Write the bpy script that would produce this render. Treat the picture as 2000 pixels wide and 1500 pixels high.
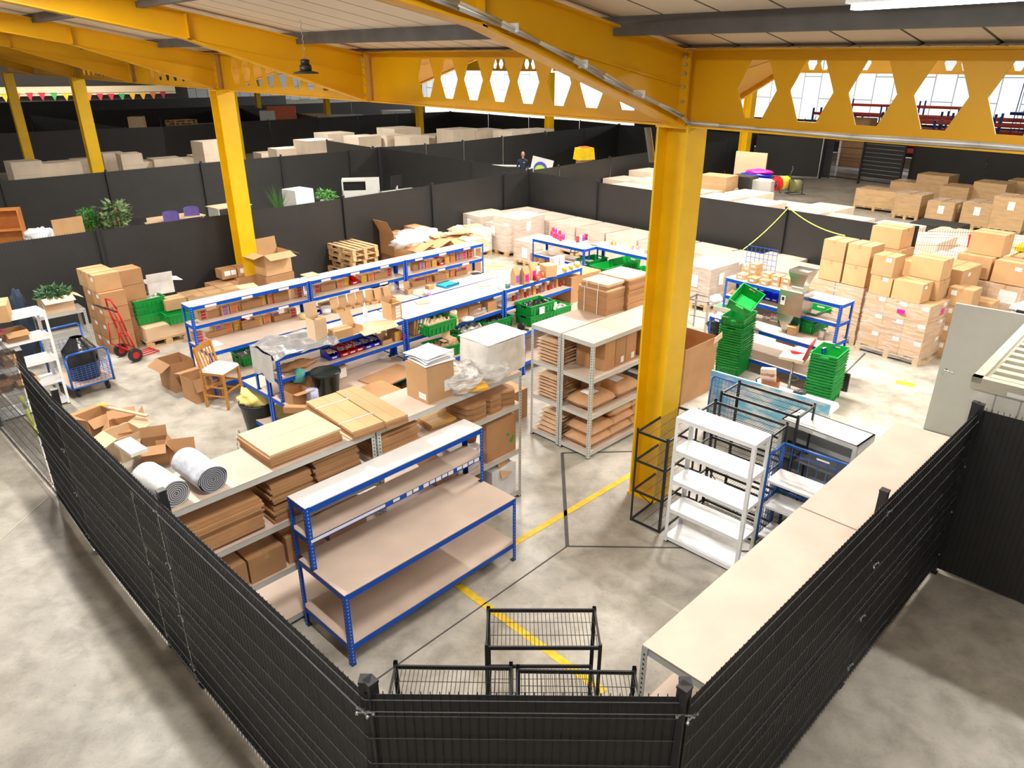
import bpy, math, random
from mathutils import Vector, Matrix, noise
random.seed(11)
for o in list(bpy.data.objects): bpy.data.objects.remove(o, do_unlink=True)
SC = bpy.context.scene
COL = SC.collection
R = math.radians
# ---------------------------------------------------------------- camera
CAMZ, FPX, PITCH = 5.07, 1397.0, R(23.69)
cam = bpy.data.cameras.new('camera'); camo = bpy.data.objects.new('camera', cam); COL.objects.link(camo)
cam.sensor_width = 36; cam.lens = FPX / 2000 * 36; cam.clip_end = 400
camo.location = (0, 0, CAMZ); camo.rotation_euler = (R(90) - PITCH, 0, 0)
SC.camera = camo
def at(px, py, z=0.0):
    """point of the plane z that the photograph shows at pixel (px, py)"""
    f = Vector((0, math.cos(PITCH), -math.sin(PITCH))); u = Vector((0, math.sin(PITCH), math.cos(PITCH)))
    d = f + Vector((1, 0, 0)) * ((px - 1000) / FPX) - u * ((py - 750) / FPX)
    return Vector((0, 0, CAMZ)) + d * ((z - CAMZ) / d.z)
# ---------------------------------------------------------------- world, exposure
SC.view_settings.view_transform = 'Standard'; SC.view_settings.look = 'None'
SC.view_settings.gamma = 1; SC.view_settings.use_curve_mapping = False
SC.view_settings.exposure = 0.0
W = bpy.data.worlds.new('world'); SC.world = W; W.use_nodes = True
W.node_tree.nodes['Background'].inputs[0].default_value = (1.0, 0.96, 0.90, 1)
W.node_tree.nodes['Background'].inputs[1].default_value = 0.45
# ---------------------------------------------------------------- building frame: C1 = main yellow column
C1 = Vector((1.8, 7.9, 0)); U = Vector((-.669, .743, 0)); V = Vector((.743, .669, 0))
def bp(a, b, z=0): return C1 + V * a + U * b + Vector((0, 0, z))
U2 = Vector((-.682, .731, 0))
# ---------------------------------------------------------------- lights inside the LED strips (their tubes are built below)
LED = []   # (a, b, z)
def area(name, loc, sx, sy, rz, power, colr=(1, .965, .91), rot=(0, 0)):
    l = bpy.data.lights.new(name, 'AREA'); l.shape = 'RECTANGLE'; l.size = sx; l.size_y = sy; l.energy = power; l.color = colr
    o = bpy.data.objects.new(name, l); COL.objects.link(o); o.location = loc; o.rotation_euler = (rot[0], rot[1], rz); return o
for a, b, z, pw in ((-5.0, 4.2, 5.97, 400), (-5.0, 10.2, 5.97, 400), (-5.0, -1.7, 5.97, 210), (-2.3, -3.4, 5.40, 60), (4.4, 1.5, 5.75, 620), (4.4, 7.5, 5.8, 620), (4.4, -4.5, 5.75, 330),
                 (4.4, 13.5, 5.8, 400), (10, 4, 6.9, 520), (10, -5, 6.9, 420), (10, 13, 6.9, 420), (17, 9, 6.6, 600), (17, -1, 6.6, 500), (17, 20, 6.6, 500),
                 (-4.6, 16, 5.95, 200), (4.4, 22, 5.9, 450), (10, 30, 6.9, 700), (26, 14, 6.6, 950), (26, 2, 6.6, 950), (26, 30, 6.6, 700), (2, 42, 6.3, 900)):
    LED.append((a, b, z, pw))
LEDROT = math.atan2(U.y, U.x)
for a, b, z, pw in LED:
    area('led_light', bp(a, b, z - .06), 1.5, .16, LEDROT, pw)
# fill lamps added near the far walls to brighten them; no skylights there
for b in (-10, 8, 26, 44, 62):
    area('far_fill_light', bp(62, b + 10, 8.2), 14, 5, LEDROT, 3800, (.93, .97, 1), (0, 0))
area('far_fill_light', bp(2, 78, 7.4), 10, 8, LEDROT, 1800, (1, .95, .85))  # added fill lamp for the far left
area('far_fill_light', bp(5, 104, 6.8), 3, 40, LEDROT, 5000, (1, .93, .8))  # long fill lamp added to brighten the cream fascia
for b in (70, 95): area('far_fill_light', bp(64, b, 8.2), 14, 8, LEDROT, 5000, (.93, .97, 1))  # more added fill on the white wall
# ---------------------------------------------------------------- mesh builder
class MB:
    def __init__(s): s.v = []; s.f = []; s.m = []; s.s = []; s.M = None
    def pt(s, p):
        p = Vector(p)
        if s.M is not None: p = s.M @ p
        s.v.append(p); return len(s.v) - 1
    def face(s, idx, m=0, sm=False): s.f.append(tuple(idx)); s.m.append(m); s.s.append(sm)
    def poly(s, pts, m=0): s.face([s.pt(p) for p in pts], m); return s
    def box(s, x0, x1, y0, y1, z0, z1, m=0, taper=0):
        t = taper
        a = [s.pt(p) for p in ((x0, y0, z0), (x1, y0, z0), (x1, y1, z0), (x0, y1, z0), (x0 + t, y0 + t, z1), (x1 - t, y0 + t, z1), (x1 - t, y1 - t, z1), (x0 + t, y1 - t, z1))]
        for q in ((3, 2, 1, 0), (4, 5, 6, 7), (0, 1, 5, 4), (1, 2, 6, 5), (2, 3, 7, 6), (3, 0, 4, 7)): s.face([a[i] for i in q], m)
        return s
    def prism(s, pts, h, axis=(0, 0, 1), m=0):
        ax = Vector(axis) * h; n = len(pts)
        a = [s.pt(p) for p in pts]; b = [s.pt(Vector(p) + ax) for p in pts]
        s.face(a[::-1], m); s.face(b, m)
        for i in range(n): s.face((a[i], a[(i + 1) % n], b[(i + 1) % n], b[i]), m)
        return s
    def cyl(s, p0, p1, r0, r1=None, n=8, m=0, caps=True, sm=True):
        r1 = r0 if r1 is None else r1
        p0, p1 = Vector(p0), Vector(p1); d = (p1 - p0).normalized()
        x = d.orthogonal().normalized(); y = d.cross(x)
        A = []; B = []
        for i in range(n):
            t = 2 * math.pi * (i + .5) / n; o = x * math.cos(t) + y * math.sin(t)
            A.append(s.pt(p0 + o * r0)); B.append(s.pt(p1 + o * r1))
        for i in range(n): s.face((A[i], A[(i + 1) % n], B[(i + 1) % n], B[i]), m, sm and n > 4)
        if caps: s.face(A[::-1], m); s.face(B, m)
        return s
    def tube(s, pts, r, n=6, m=0):
        for i in range(len(pts) - 1): s.cyl(pts[i], pts[i + 1], r, r, n, m)
        return s
    def lathe(s, prof, n=16, m=0, c=(0, 0)):
        rings = []
        for r, z in prof: rings.append([s.pt((c[0] + r * math.cos(2 * math.pi * i / n), c[1] + r * math.sin(2 * math.pi * i / n), z)) for i in range(n)])
        for k in range(len(rings) - 1):
            for i in range(n): s.face((rings[k][i], rings[k][(i + 1) % n], rings[k + 1][(i + 1) % n], rings[k + 1][i]), m, True)
        if prof[0][0] > 1e-4: s.face(rings[0][::-1], m)
        if prof[-1][0] > 1e-4: s.face(rings[-1], m)
        return s
    def grid(s, fn, nu, nv, m=0, sm=True):
        g = [[s.pt(fn(i / nu, j / nv)) for j in range(nv + 1)] for i in range(nu + 1)]
        for i in range(nu):
            for j in range(nv): s.face((g[i][j], g[i + 1][j], g[i + 1][j + 1], g[i][j + 1]), m, sm)
        return s
    def mesh(s, name, mats):
        me = bpy.data.meshes.new(name); me.from_pydata([tuple(p) for p in s.v], [], s.f)
        for mt in (mats if isinstance(mats, (list, tuple)) else [mats]): me.materials.append(mt)
        me.polygons.foreach_set('material_index', s.m); me.polygons.foreach_set('use_smooth', s.s); me.update(); return me
    def build(s, name, mats, parent=None, loc=None, rz=0): return link(name, s.mesh(name, mats), parent, loc, rz)
def link(name, me, parent=None, loc=None, rz=0):
    o = bpy.data.objects.new(name, me); COL.objects.link(o)
    if parent is not None: o.parent = parent
    if loc is not None: o.location = loc
    o.rotation_euler[2] = rz
    return o
def tag(o, label=None, cat=None, group=None, kind=None):
    if label: o['label'] = label
    if cat: o['category'] = cat
    if group: o['group'] = group
    if kind: o['kind'] = kind
    return o
def thing(name, label, cat, loc=(0, 0, 0), rz=0, group=None, kind=None):
    o = bpy.data.objects.new(name, None); COL.objects.link(o); o.empty_display_size = .1
    o.location = loc; o.rotation_euler[2] = rz
    return tag(o, label, cat, group, kind)
def dup(root, loc=None, rz=None, label=None, group=None):
    def cp(o, par):
        c = o.copy(); COL.objects.link(c); c.parent = par
        for ch in kids.get(o.name, []): cp(ch, c)
        return c
    kids = {}
    def walk(o):
        kids[o.name] = list(o.children)
        for ch in o.children: walk(ch)
    walk(root)
    r = cp(root, None)
    if loc is not None: r.location = loc
    if rz is not None: r.rotation_euler[2] = rz
    if label: r['label'] = label
    if group: r['group'] = group
    return r
# ---------------------------------------------------------------- materials
MATS = {}
def pm(name, c, rough=.6, metal=0, var=.12, scale=6, rnd=0, bump=0, bscale=40, emit=0, alpha=1, coat=0, stretch=None):
    m = bpy.data.materials.new(name); m.use_nodes = True; nt = m.node_tree; N = nt.nodes; L = nt.links
    b = N['Principled BSDF']; b.inputs['Roughness'].default_value = rough; b.inputs['Metallic'].default_value = metal
    if coat: b.inputs['Coat Weight'].default_value = coat
    tc = N.new('ShaderNodeTexCoord'); nz = N.new('ShaderNodeTexNoise'); nz.inputs['Scale'].default_value = scale; nz.inputs['Detail'].default_value = 4
    mp = N.new('ShaderNodeMapping'); L.new(tc.outputs['Object'], mp.inputs[0]); L.new(mp.outputs[0], nz.inputs['Vector'])
    if stretch: mp.inputs['Scale'].default_value = stretch
    mr = N.new('ShaderNodeMapRange'); mr.inputs['From Min'].default_value = .3; mr.inputs['From Max'].default_value = .7
    mr.inputs['To Min'].default_value = 1 - var; mr.inputs['To Max'].default_value = 1 + var; L.new(nz.outputs['Fac'], mr.inputs['Value'])
    last = mr.outputs[0]
    if rnd:
        oi = N.new('ShaderNodeObjectInfo'); r2 = N.new('ShaderNodeMapRange'); r2.inputs['To Min'].default_value = 1 - rnd; r2.inputs['To Max'].default_value = 1 + rnd
        L.new(oi.outputs['Random'], r2.inputs['Value']); mu = N.new('ShaderNodeMath'); mu.operation = 'MULTIPLY'; L.new(last, mu.inputs[0]); L.new(r2.outputs[0], mu.inputs[1]); last = mu.outputs[0]
    vm = N.new('ShaderNodeVectorMath'); vm.operation = 'SCALE'; vm.inputs[0].default_value = c[:3]; L.new(last, vm.inputs['Scale']); L.new(vm.outputs[0], b.inputs['Base Color'])
    if bump:
        n2 = N.new('ShaderNodeTexNoise'); n2.inputs['Scale'].default_value = bscale; L.new(tc.outputs['Object'], n2.inputs['Vector'])
        bu = N.new('ShaderNodeBump'); bu.inputs['Strength'].default_value = bump; bu.inputs['Distance'].default_value = .02; L.new(n2.outputs['Fac'], bu.inputs['Height']); L.new(bu.outputs[0], b.inputs['Normal'])
    if emit: b.inputs['Emission Color'].default_value = (*c[:3], 1); b.inputs['Emission Strength'].default_value = emit
    if alpha < 1: b.inputs['Alpha'].default_value = alpha
    MATS[name] = m; return m
def mth(nt, op, a, b=None):
    n = nt.nodes.new('ShaderNodeMath'); n.operation = op
    for i, x in enumerate((a, b)):
        if x is None: continue
        if isinstance(x, (int, float)): n.inputs[i].default_value = x
        else: nt.links.new(x, n.inputs[i])
    return n.outputs[0]
def stripes(m, axis, period, width, dark, soft=False):
    """thin joints of another colour every `period` metres along a local axis"""
    nt = m.node_tree; N = nt.nodes; L = nt.links; b = N['Principled BSDF']
    src = b.inputs['Base Color'].links[0].from_socket
    tc = N.new('ShaderNodeTexCoord'); sp = N.new('ShaderNodeSeparateXYZ'); L.new(tc.outputs['Object'], sp.inputs[0])
    f = mth(nt, 'FRACT', mth(nt, 'DIVIDE', sp.outputs[axis], period)); k = mth(nt, 'LESS_THAN', f, width / period)
    mx = N.new('ShaderNodeMixRGB'); L.new(k, mx.inputs[0]); L.new(src, mx.inputs[1]); mx.inputs[2].default_value = (*dark, 1); L.new(mx.outputs[0], b.inputs['Base Color'])
    return m
yel = pm('yellow_paint', (.80, .42, .0), .42, var=.06, scale=1.2)
yelc = pm('yellow_column_paint', (.86, .52, .0), .4, var=.08, scale=2)
blk = pm('black_steel', (.018, .018, .02), .45, var=.1)
blkp = pm('black_plastic', (.02, .02, .022), .4, var=.1)
wirem = pm('black_wire', (.045, .048, .055), .28, metal=.35, var=.1)
wireh = pm('wire_painted_highlight', (.22, .23, .25), .25, metal=.6)  # lit copy of the wire: highlight put into the colour of near horizontals
scr = stripes(pm('black_slat_screen', (.023, .0225, .022), .5, var=.15, scale=1.5), 0, .05, .006, (.006, .006, .006))
zinc = pm('zinc', (.55, .57, .6), .3, metal=.8)
greyst = pm('grey_steel_beam', (.11, .105, .10), .6, var=.25, scale=3)
gutter = pm('galvanised_gutter', (.35, .36, .36), .45, metal=.5)
roofm = stripes(pm('cream_roof_panel', (.80, .70, .56), .7, var=.05, scale=.8), 1, .55, .025, (.10, .08, .06))
white = pm('white_melamine', (.86, .86, .84), .35, var=.03)
whitem = pm('white_metal', (.85, .86, .87), .3, var=.03)
mdf = pm('mdf_board', (.60, .475, .385), .6, var=.1, scale=2.2)
blue = pm('blue_powder_coat', (.0, .080, .52), .45, var=.06); blue.node_tree.nodes['Principled BSDF'].inputs['Specular IOR Level'].default_value = .25
hole_pale = pm('pale_punched_hole', (.30, .42, .70), .6)
trol = pm('blue_trolley_paint', (.006, .10, .45), .35)
greyp = pm('light_grey_powder_coat', (.56, .57, .54), .45, var=.05)
hole = pm('punched_hole', (.02, .02, .025), .8)
kraft = pm('kraft_card', (.56, .34, .165), .75, var=.08, scale=3, rnd=.10)
kraft2 = pm('brown_card', (.46, .245, .11), .75, var=.10, scale=3, rnd=.12)
kraft3 = pm('pale_card', (.72, .52, .33), .75, var=.06, scale=3, rnd=.08)
kraftin = pm('card_inside', (.40, .23, .11), .8)
stack_card = stripes(pm('stacked_card_edges', (.46, .26, .13), .8, var=.2, scale=14, stretch=(1, 1, 9)), 2, .03, .006, (.12, .06, .03))
paper = pm('white_paper', (.86, .86, .86), .6, var=.03)
tape = pm('parcel_tape', (.50, .30, .13), .25)
green = pm('green_crate_plastic', (.004, .30, .045), .38, var=.06, rnd=.1)
dgreen = pm('dark_green_plastic', (.004, .12, .05), .4)
redp = pm('red_plastic', (.55, .01, .012), .35)
bluep = pm('blue_bin_plastic', (.008, .02, .55), .3)
wood = pm('pallet_wood', (.58, .38, .19), .75, var=.25, scale=3, stretch=(1, 8, 8), rnd=.12)
chairw = pm('oak_wood', (.50, .22, .045), .45, var=.12, scale=4)
steel = pm('stainless_steel', (.55, .54, .52), .25, metal=.9, var=.1)
silver = pm('silver_foil', (.40, .41, .43), .3, metal=.5, var=.2, bump=.8, bscale=12)
greyfab = pm('grey_quilted_roll', (.52, .54, .60), .8, var=.2, scale=9, bump=.6, bscale=16)
whitefab = pm('white_wrap_roll', (.80, .80, .80), .6, var=.05, bump=.3, bscale=12)
greyplate = pm('grey_door_paint', (.42, .43, .40), .45, var=.03)
cream = pm('cream_cladding', (.50, .48, .38), .5, var=.04)
purple = pm('purple_fabric', (.13, .09, .33), .8)
orng = pm('orange_laminate', (.62, .23, .05), .5)
leafm = pm('green_leaf', (.06, .22, .035), .5, var=.3, scale=5, rnd=.2)
leafd = pm('dark_leaf', (.05, .13, .05), .45, var=.4, scale=6)
skinm = pm('skin', (.60, .33, .24), .5)
hairm = pm('brown_hair', (.16, .075, .04), .6)
navy = pm('navy_cloth', (.02, .035, .06), .8)
skyb = pm('light_blue_print', (.22, .55, .78), .5)
yelline = pm('yellow_floor_paint', (.78, .52, .02), .6, var=.15, scale=12)
jointm = pm('dark_floor_joint', (.085, .08, .075), .8)
blackbag = pm('black_bin_bag', (.014, .014, .016), .22, bump=.5, bscale=18)
greybag = pm('dark_grey_film_sack', (.07, .07, .08), .25, bump=.4, bscale=12)
yelbag = pm('pale_yellow_foam', (.95, .85, .28), .7, bump=.3, bscale=20)
terra = pm('terracotta', (.42, .16, .07), .8)
tanleather = pm('tan_leather', (.38, .10, .03), .45)
teal = pm('teal_cloth', (.10, .45, .40), .8)
foilbag = pm('pale_kraft_sack', (.62, .42, .25), .7, var=.1, scale=5, bump=.25, bscale=14, rnd=.06)
tansack = pm('tan_paper_sack', (.52, .28, .13), .55, var=.08, scale=5, bump=.25, bscale=12, rnd=.06)
screenm = pm('display_glow', (.72, .8, .9), .2, emit=.6)
PC = {'purple': pm('purple_label', (.33, .12, .52), .5), 'orange': pm('orange_label', (.78, .17, .05), .5), 'yellow': pm('yellow_label', (.80, .47, .02), .5),
      'red': pm('crimson_label', (.50, .03, .07), .5), 'pink': pm('magenta_label', (.80, .01, .28), .5), 'green': pm('green_label', (.05, .35, .1), .5)}
def filmmat(name, mixf, c=(.85, .84, .82), rough=.12):
    m = bpy.data.materials.new(name); m.use_nodes = True; nt = m.node_tree; N = nt.nodes; L = nt.links; N.remove(N['Principled BSDF'])
    tr = N.new('ShaderNodeBsdfTransparent'); di = N.new('ShaderNodeBsdfPrincipled'); di.inputs['Base Color'].default_value = (*c, 1); di.inputs['Roughness'].default_value = rough
    tc = N.new('ShaderNodeTexCoord'); mp = N.new('ShaderNodeMapping'); mp.inputs['Scale'].default_value = (1, 1, 7); nz = N.new('ShaderNodeTexNoise'); nz.inputs['Scale'].default_value = 2.6; nz.inputs['Detail'].default_value = 6; nz.inputs['Distortion'].default_value = 1.2
    L.new(tc.outputs['Object'], mp.inputs[0]); L.new(mp.outputs[0], nz.inputs[0])
    mr = N.new('ShaderNodeMapRange'); mr.inputs['From Min'].default_value = .38; mr.inputs['From Max'].default_value = .68; mr.inputs['To Min'].default_value = mixf * .35; mr.inputs['To Max'].default_value = mixf * 1.7
    L.new(nz.outputs['Fac'], mr.inputs[0]); bu = N.new('ShaderNodeBump'); bu.inputs['Strength'].default_value = .7; L.new(nz.outputs['Fac'], bu.inputs['Height']); L.new(bu.outputs[0], di.inputs['Normal'])
    mx = N.new('ShaderNodeMixShader'); L.new(mr.outputs[0], mx.inputs[0]); L.new(tr.outputs[0], mx.inputs[1]); L.new(di.outputs[0], mx.inputs[2]); L.new(mx.outputs[0], N['Material Output'].inputs[0]); return m
film = filmmat('stretch_film', .26)
milky = filmmat('milky_plastic_film', .85)
clearp = filmmat('clear_plastic', .4)
def concrete():
    m = bpy.data.materials.new('concrete_floor'); m.use_nodes = True; nt = m.node_tree; N = nt.nodes; L = nt.links; b = N['Principled BSDF']
    tc = N.new('ShaderNodeTexCoord')
    def nz(scale, det, dist=0):
        n = N.new('ShaderNodeTexNoise'); n.inputs['Scale'].default_value = scale; n.inputs['Detail'].default_value = det; n.inputs['Roughness'].default_value = .6; n.inputs['Distortion'].default_value = dist
        L.new(tc.outputs['Object'], n.inputs['Vector']); return n.outputs['Fac']
    def ramp(s, a, ca, z, cz):
        r = N.new('ShaderNodeValToRGB'); r.color_ramp.elements[0].position = a; r.color_ramp.elements[0].color = ca; r.color_ramp.elements[1].position = z; r.color_ramp.elements[1].color = cz; L.new(s, r.inputs[0]); return r.outputs[0]
    base = ramp(nz(.5, 6, .2), .3, (.35, .325, .275, 1), .68, (.58, .545, .475, 1))
    def mul(a, b2):
        x = N.new('ShaderNodeMixRGB'); x.blend_type = 'MULTIPLY'; x.inputs[0].default_value = 1; L.new(a, x.inputs[1]); L.new(b2, x.inputs[2]); return x.outputs[0]
    c = mul(base, ramp(nz(3.2, 8, .3), .3, (.66, .65, .63, 1), .6, (1.06, 1.06, 1.06, 1)))
    c = mul(c, ramp(nz(38, 3), .28, (.75, .75, .75, 1), .42, (1, 1, 1, 1)))
    c = mul(c, ramp(nz(1.1, 4, .5), .33, (.84, .82, .78, 1), .5, (1, 1, 1, 1)))
    L.new(c, b.inputs['Base Color']); b.inputs['Roughness'].default_value = .42
    rr = N.new('ShaderNodeMapRange'); rr.inputs['To Min'].default_value = .33; rr.inputs['To Max'].default_value = .62; L.new(nz(1.7, 5), rr.inputs[0]); L.new(rr.outputs[0], b.inputs['Roughness'])
    return m
# ================================================================ SETTING
fl = MB(); fl.poly([(-110, -12, 0), (110, -12, 0), (110, 190, 0), (-110, 190, 0)]); tag(fl.build('floor', concrete()), kind='structure')
def whitewall():
    m = pm('white_wall_panels', (.80, .82, .85), .6, var=.05, scale=.3); nt = m.node_tree; N = nt.nodes; L = nt.links; b = N['Principled BSDF']
    src = b.inputs['Base Color'].links[0].from_socket; tc = N.new('ShaderNodeTexCoord'); mp = N.new('ShaderNodeMapping'); mp.inputs['Rotation'].default_value = (0, R(90), R(90)); L.new(tc.outputs['Object'], mp.inputs[0])
    sp = N.new('ShaderNodeSeparateXYZ'); L.new(tc.outputs['Object'], sp.inputs[0])
    v = mth(nt, 'LESS_THAN', mth(nt, 'FRACT', mth(nt, 'DIVIDE', sp.outputs[0], 1.9)), .05)
    row = mth(nt, 'FLOOR', mth(nt, 'DIVIDE', sp.outputs[0], 1.9)); off = mth(nt, 'MULTIPLY', mth(nt, 'MODULO', row, 2), .5)
    h = mth(nt, 'LESS_THAN', mth(nt, 'FRACT', mth(nt, 'ADD', mth(nt, 'DIVIDE', sp.outputs[2], 4.4), off)), .022)
    k = mth(nt, 'MAXIMUM', v, h); mx = N.new('ShaderNodeMixRGB'); L.new(k, mx.inputs[0]); L.new(src, mx.inputs[1]); mx.inputs[2].default_value = (.22, .24, .28, 1); L.new(mx.outputs[0], b.inputs['Base Color']); return m
ww = whitewall()
def wall(name, p, ang, L, h, m, z0=0):
    w = MB(); w.box(0, L, 0, .2, z0, h); return tag(w.build(name, m, loc=p, rz=ang), kind='structure')
wall('wall_right', bp(74, -60), math.atan2(U.y, U.x), 190, 13, ww)
pW = bp(74, 130); wall('wall_back', pW, math.atan2(-V.y, -V.x), 40, 13, ww)
darkw = pm('dark_wall_cladding', (.035, .032, .03), .7, var=.1, scale=.2)
pL = bp(34, 112); wall('wall_left', pL, math.atan2(-V.y, -V.x), 110, 9, darkw)
tr = MB(); tr.box(0, 78, -.3, 0, 2.0, 3.1); tag(tr.build('trim_1', pm('cream_fascia', (.80, .66, .48), .6), loc=pL + U * -1 - V * 2, rz=math.atan2(-V.y, -V.x)), kind='structure')
# roof: planes falling from ridges to valleys (x = along the valley, y = across)
def zr(s): return 5.27 + .175 * s
SL = .0116
AV = math.atan2(V.y, V.x)     # local x = across the bays (a), local y = along the valleys (b)
n_ = 0
for v0, dz in ((0, 0), (24.3, .3), (48.6, .6)):
    for sgn in (-1, 1):
        b0, b1 = -30, 150; n_ += 1; m = MB(); a0, a1 = v0 - sgn * .12, v0 + sgn * 12.15; z0, z1 = zr(0) + dz, zr(12.15) + dz
        for t in (0, .1): m.poly([(a0, b0, z0 + b0 * SL + t), (a0, b1, z0 + b1 * SL + t), (a1, b1, z1 + b1 * SL + t), (a1, b0, z1 + b0 * SL + t)])
        tag(m.build('ceiling' if n_ == 1 else 'ceiling_%d' % n_, roofm, loc=C1, rz=AV), kind='structure')
g = MB()
for v0, dz in ((0, 0), (24.3, .3), (48.6, .6)):
    g.prism([(v0 - .19, -30, 5.21 + dz - .23), (v0 + .19, -30, 5.21 + dz - .23), (v0 + .19, -30, 5.235 + dz - .23), (v0 - .19, -30, 5.235 + dz - .23)], 1, (0, 180, 180 * SL))
tag(g.build('trim_2', gutter, loc=C1, rz=AV), kind='structure')
# floor joints and paint
def strip(name, pts, w, m, z=.004, label=None, cat=None, kind=None):
    b = MB()
    for (p, q) in zip(pts[:-1], pts[1:]):
        p, q = Vector(p[:2]).to_3d(), Vector(q[:2]).to_3d(); d = (q - p).normalized(); n = Vector((-d.y, d.x, 0)) * w / 2
        b.prism([tuple((x.x, x.y, .0005)) for x in (p - n, q - n, q + n, p + n)], z - .0005)
    return tag(b.build(name, m), label, cat, None, kind)
J = lambda x, y: at(x, y)
strip('trim_3', [J(1098, 885), J(1108, 1067)], .045, jointm, kind='structure')
strip('trim_4', [J(1108, 1067), J(1330, 1070), J(1560, 1082)], .022, jointm, kind='structure')
strip('trim_5', [J(1108, 1067), J(710, 1345)], .016, jointm, kind='structure')
strip('trim_6', [J(1098, 885), J(1235, 882)], .03, jointm, kind='structure')
strip('trim_7', [J(1690, 690), J(1530, 850)], .03, jointm, kind='structure')
strip('trim_8', [J(0, 1055), J(95, 970)], .03, pm('pale_joint', (.5, .46, .38), .8), kind='structure')
strip('floor_line', [J(1236, 925), J(1010, 1058), J(890, 1140)], .085, yelline, label='straight yellow painted line running from the yellow column base towards the near blue bench', cat='floor marking')
strip('floor_line', [J(893, 1142), J(1052, 1258), J(1180, 1352)], .085, yelline, label='yellow painted line slanting under the black wire racks by the front fence', cat='floor marking')
for p, q, lb in (((183, 795), (207, 790), 'small yellow square sticker on the floor beside the blue mesh trolley'), ((1750, 746), (1786, 753), 'small yellow floor sticker in front of the shrink-wrapped carton pallet'), ((938, 519), (985, 521), 'faded yellow floor mark near the wrapped pallets at the far corner')):
    strip('floor_sticker', [J(*p), J(*q)], .17 if 'faded' not in lb else .1, yelline, label=lb, cat='floor marking')
# ================================================================ STEEL FRAME
def web_with_holes(L=12.1, z0=-.36, z1=.34):
    m = MB(); P_, HW, TW, HH = .54, .205, .09, .255; th = .014
    cs = [.77 + P_ * k for k in range(8)] + [L - .77 - P_ * k for k in range(7, -1, -1)]
    def q(pts):
        m.poly([(th / 2, y, z) for y, z in pts]); m.poly([(-th / 2, y, z) for y, z in pts[::-1]])
    prev = 0
    for c in cs:
        l, r = c - P_ / 2, c + P_ / 2
        if l - prev > .01: q([(prev, z0), (l, z0), (l, z1), (prev, z1)])
        q([(l, 0), (c - HW, 0), (c - TW, HH), (c - TW, z1), (l, z1)]); q([(c - TW, HH), (c + TW, HH), (c + TW, z1), (c - TW, z1)])
        q([(c + HW, 0), (r, 0), (r, z1), (c + TW, z1), (c + TW, HH)]); q([(l, z0), (c - TW, z0), (c - TW, -HH), (c - HW, 0), (l, 0)])
        q([(c - TW, z0), (c + TW, z0), (c + TW, -HH), (c - TW, -HH)]); q([(c + TW, z0), (r, z0), (r, 0), (c + HW, 0), (c + TW, -HH)])
        H6 = [(c - HW, 0), (c - TW, HH), (c + TW, HH), (c + HW, 0), (c + TW, -HH), (c - TW, -HH)]
        for i in range(6):
            (ya, za), (yb, zb) = H6[i], H6[(i + 1) % 6]; m.poly([(-th / 2, ya, za), (th / 2, ya, za), (th / 2, yb, zb), (-th / 2, yb, zb)])
        prev = r
    q([(prev, z0), (L, z0), (L, z1), (prev, z1)])
    return m.mesh('web', yel)
WEB = web_with_holes()
fb = MB(); fb.box(-.12, .12, 0, 12.1, -.375, -.355); FLB = fb.mesh('bottom_flange', yel)
ft = MB(); ft.box(-.12, .12, 0, 12.1, .335, .35); FLT = ft.mesh('top_flange', yel)
def castellated(o3, ang, z, label, tilt=.012):
    t = thing('castellated_beam', label, 'roof beam', Vector((o3.x, o3.y, z)), ang, 'yellow castellated valley beams'); t.rotation_euler = (math.atan(tilt), 0, ang)
    link('web', WEB, t); link('bottom_flange', FLB, t); link('top_flange', FLT, t); return t
angB = math.atan2(-8.1, 9.0) * -1 + 0
AB = math.atan2(9.0, -8.1) - math.pi / 2          # rotation that turns local +y into the C1->C2 direction
STEP = Vector((-8.1, 9.0, 0))
names0 = ['yellow beam with hexagonal holes running off the right edge from the main column', 'yellow beam with hexagonal holes between the main column and the second column',
          'yellow beam with hexagonal holes between the second and third columns on the left', 'distant yellow castellated beam beyond the third column at far left']
for k in range(-1, 3):
    castellated(C1 + STEP * k, AB, 4.91 + .14 * k, names0[k + 1], .0116)
COLZ = {}
def column_mesh(h):
    m = MB(); s = .19; f = .024
    m.box(-s, s, -s, -s + f, 0, h); m.box(-s, s, s - f, s, 0, h); m.box(-.012, .012, -s + f, s - f, 0, h)
    return m
def column(p, h, label, ang=AB):
    t = thing('steel_column', label, 'column', p, ang, 'yellow H-section columns')
    column_mesh(h).build('shaft', yelc, t)
    b = MB(); b.box(-.205, .205, -.205, .205, 0, .02)
    for sx in (-1, 1):
        for sy in (-1, 1): b.cyl((sx * .12, sy * .12, .02), (sx * .12, sy * .12, .05), .014, n=6)
    b.build('base_plate', yelc, t); c = MB(); c.box(-.2, .2, -.2, .2, h - .02, h); c.build('cap_plate', yelc, t)
    return t
column(Vector((1.80, 8.02, 0)), 4.54, 'large yellow steel column standing beside the loaded grey sack shelving', AB + R(4))
column(Vector((-6.3, 16.75, 0)), 4.68, 'yellow steel column behind the open carton by the back fence', AB + R(3))
column(Vector((-14.5, 25.9, 0)), 4.85, 'yellow steel column at left among the pale wrapped goods', AB)
column(Vector((-22.6, 34.9, 0)), 5.0, 'yellow steel column cut by the left edge of the photo', AB)
for k, lb in ((1, 'yellow column behind the cables and reels at right'), (2, 'distant yellow column in front of the black slatted gate'), (3, 'distant yellow column behind the pale wrapped goods at centre'), (4, 'far yellow column with a grey strip left of centre'), (5, 'far yellow column with a red tag near the second column')):
    column(Vector((18.9 - 8.4 * k, 24.9 + 9 * k, 0)), 4.95, lb, AB)
column(bp(24.3, -1.0), 4.9, 'yellow column seen through the right-hand hexagonal holes', AB)
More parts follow.
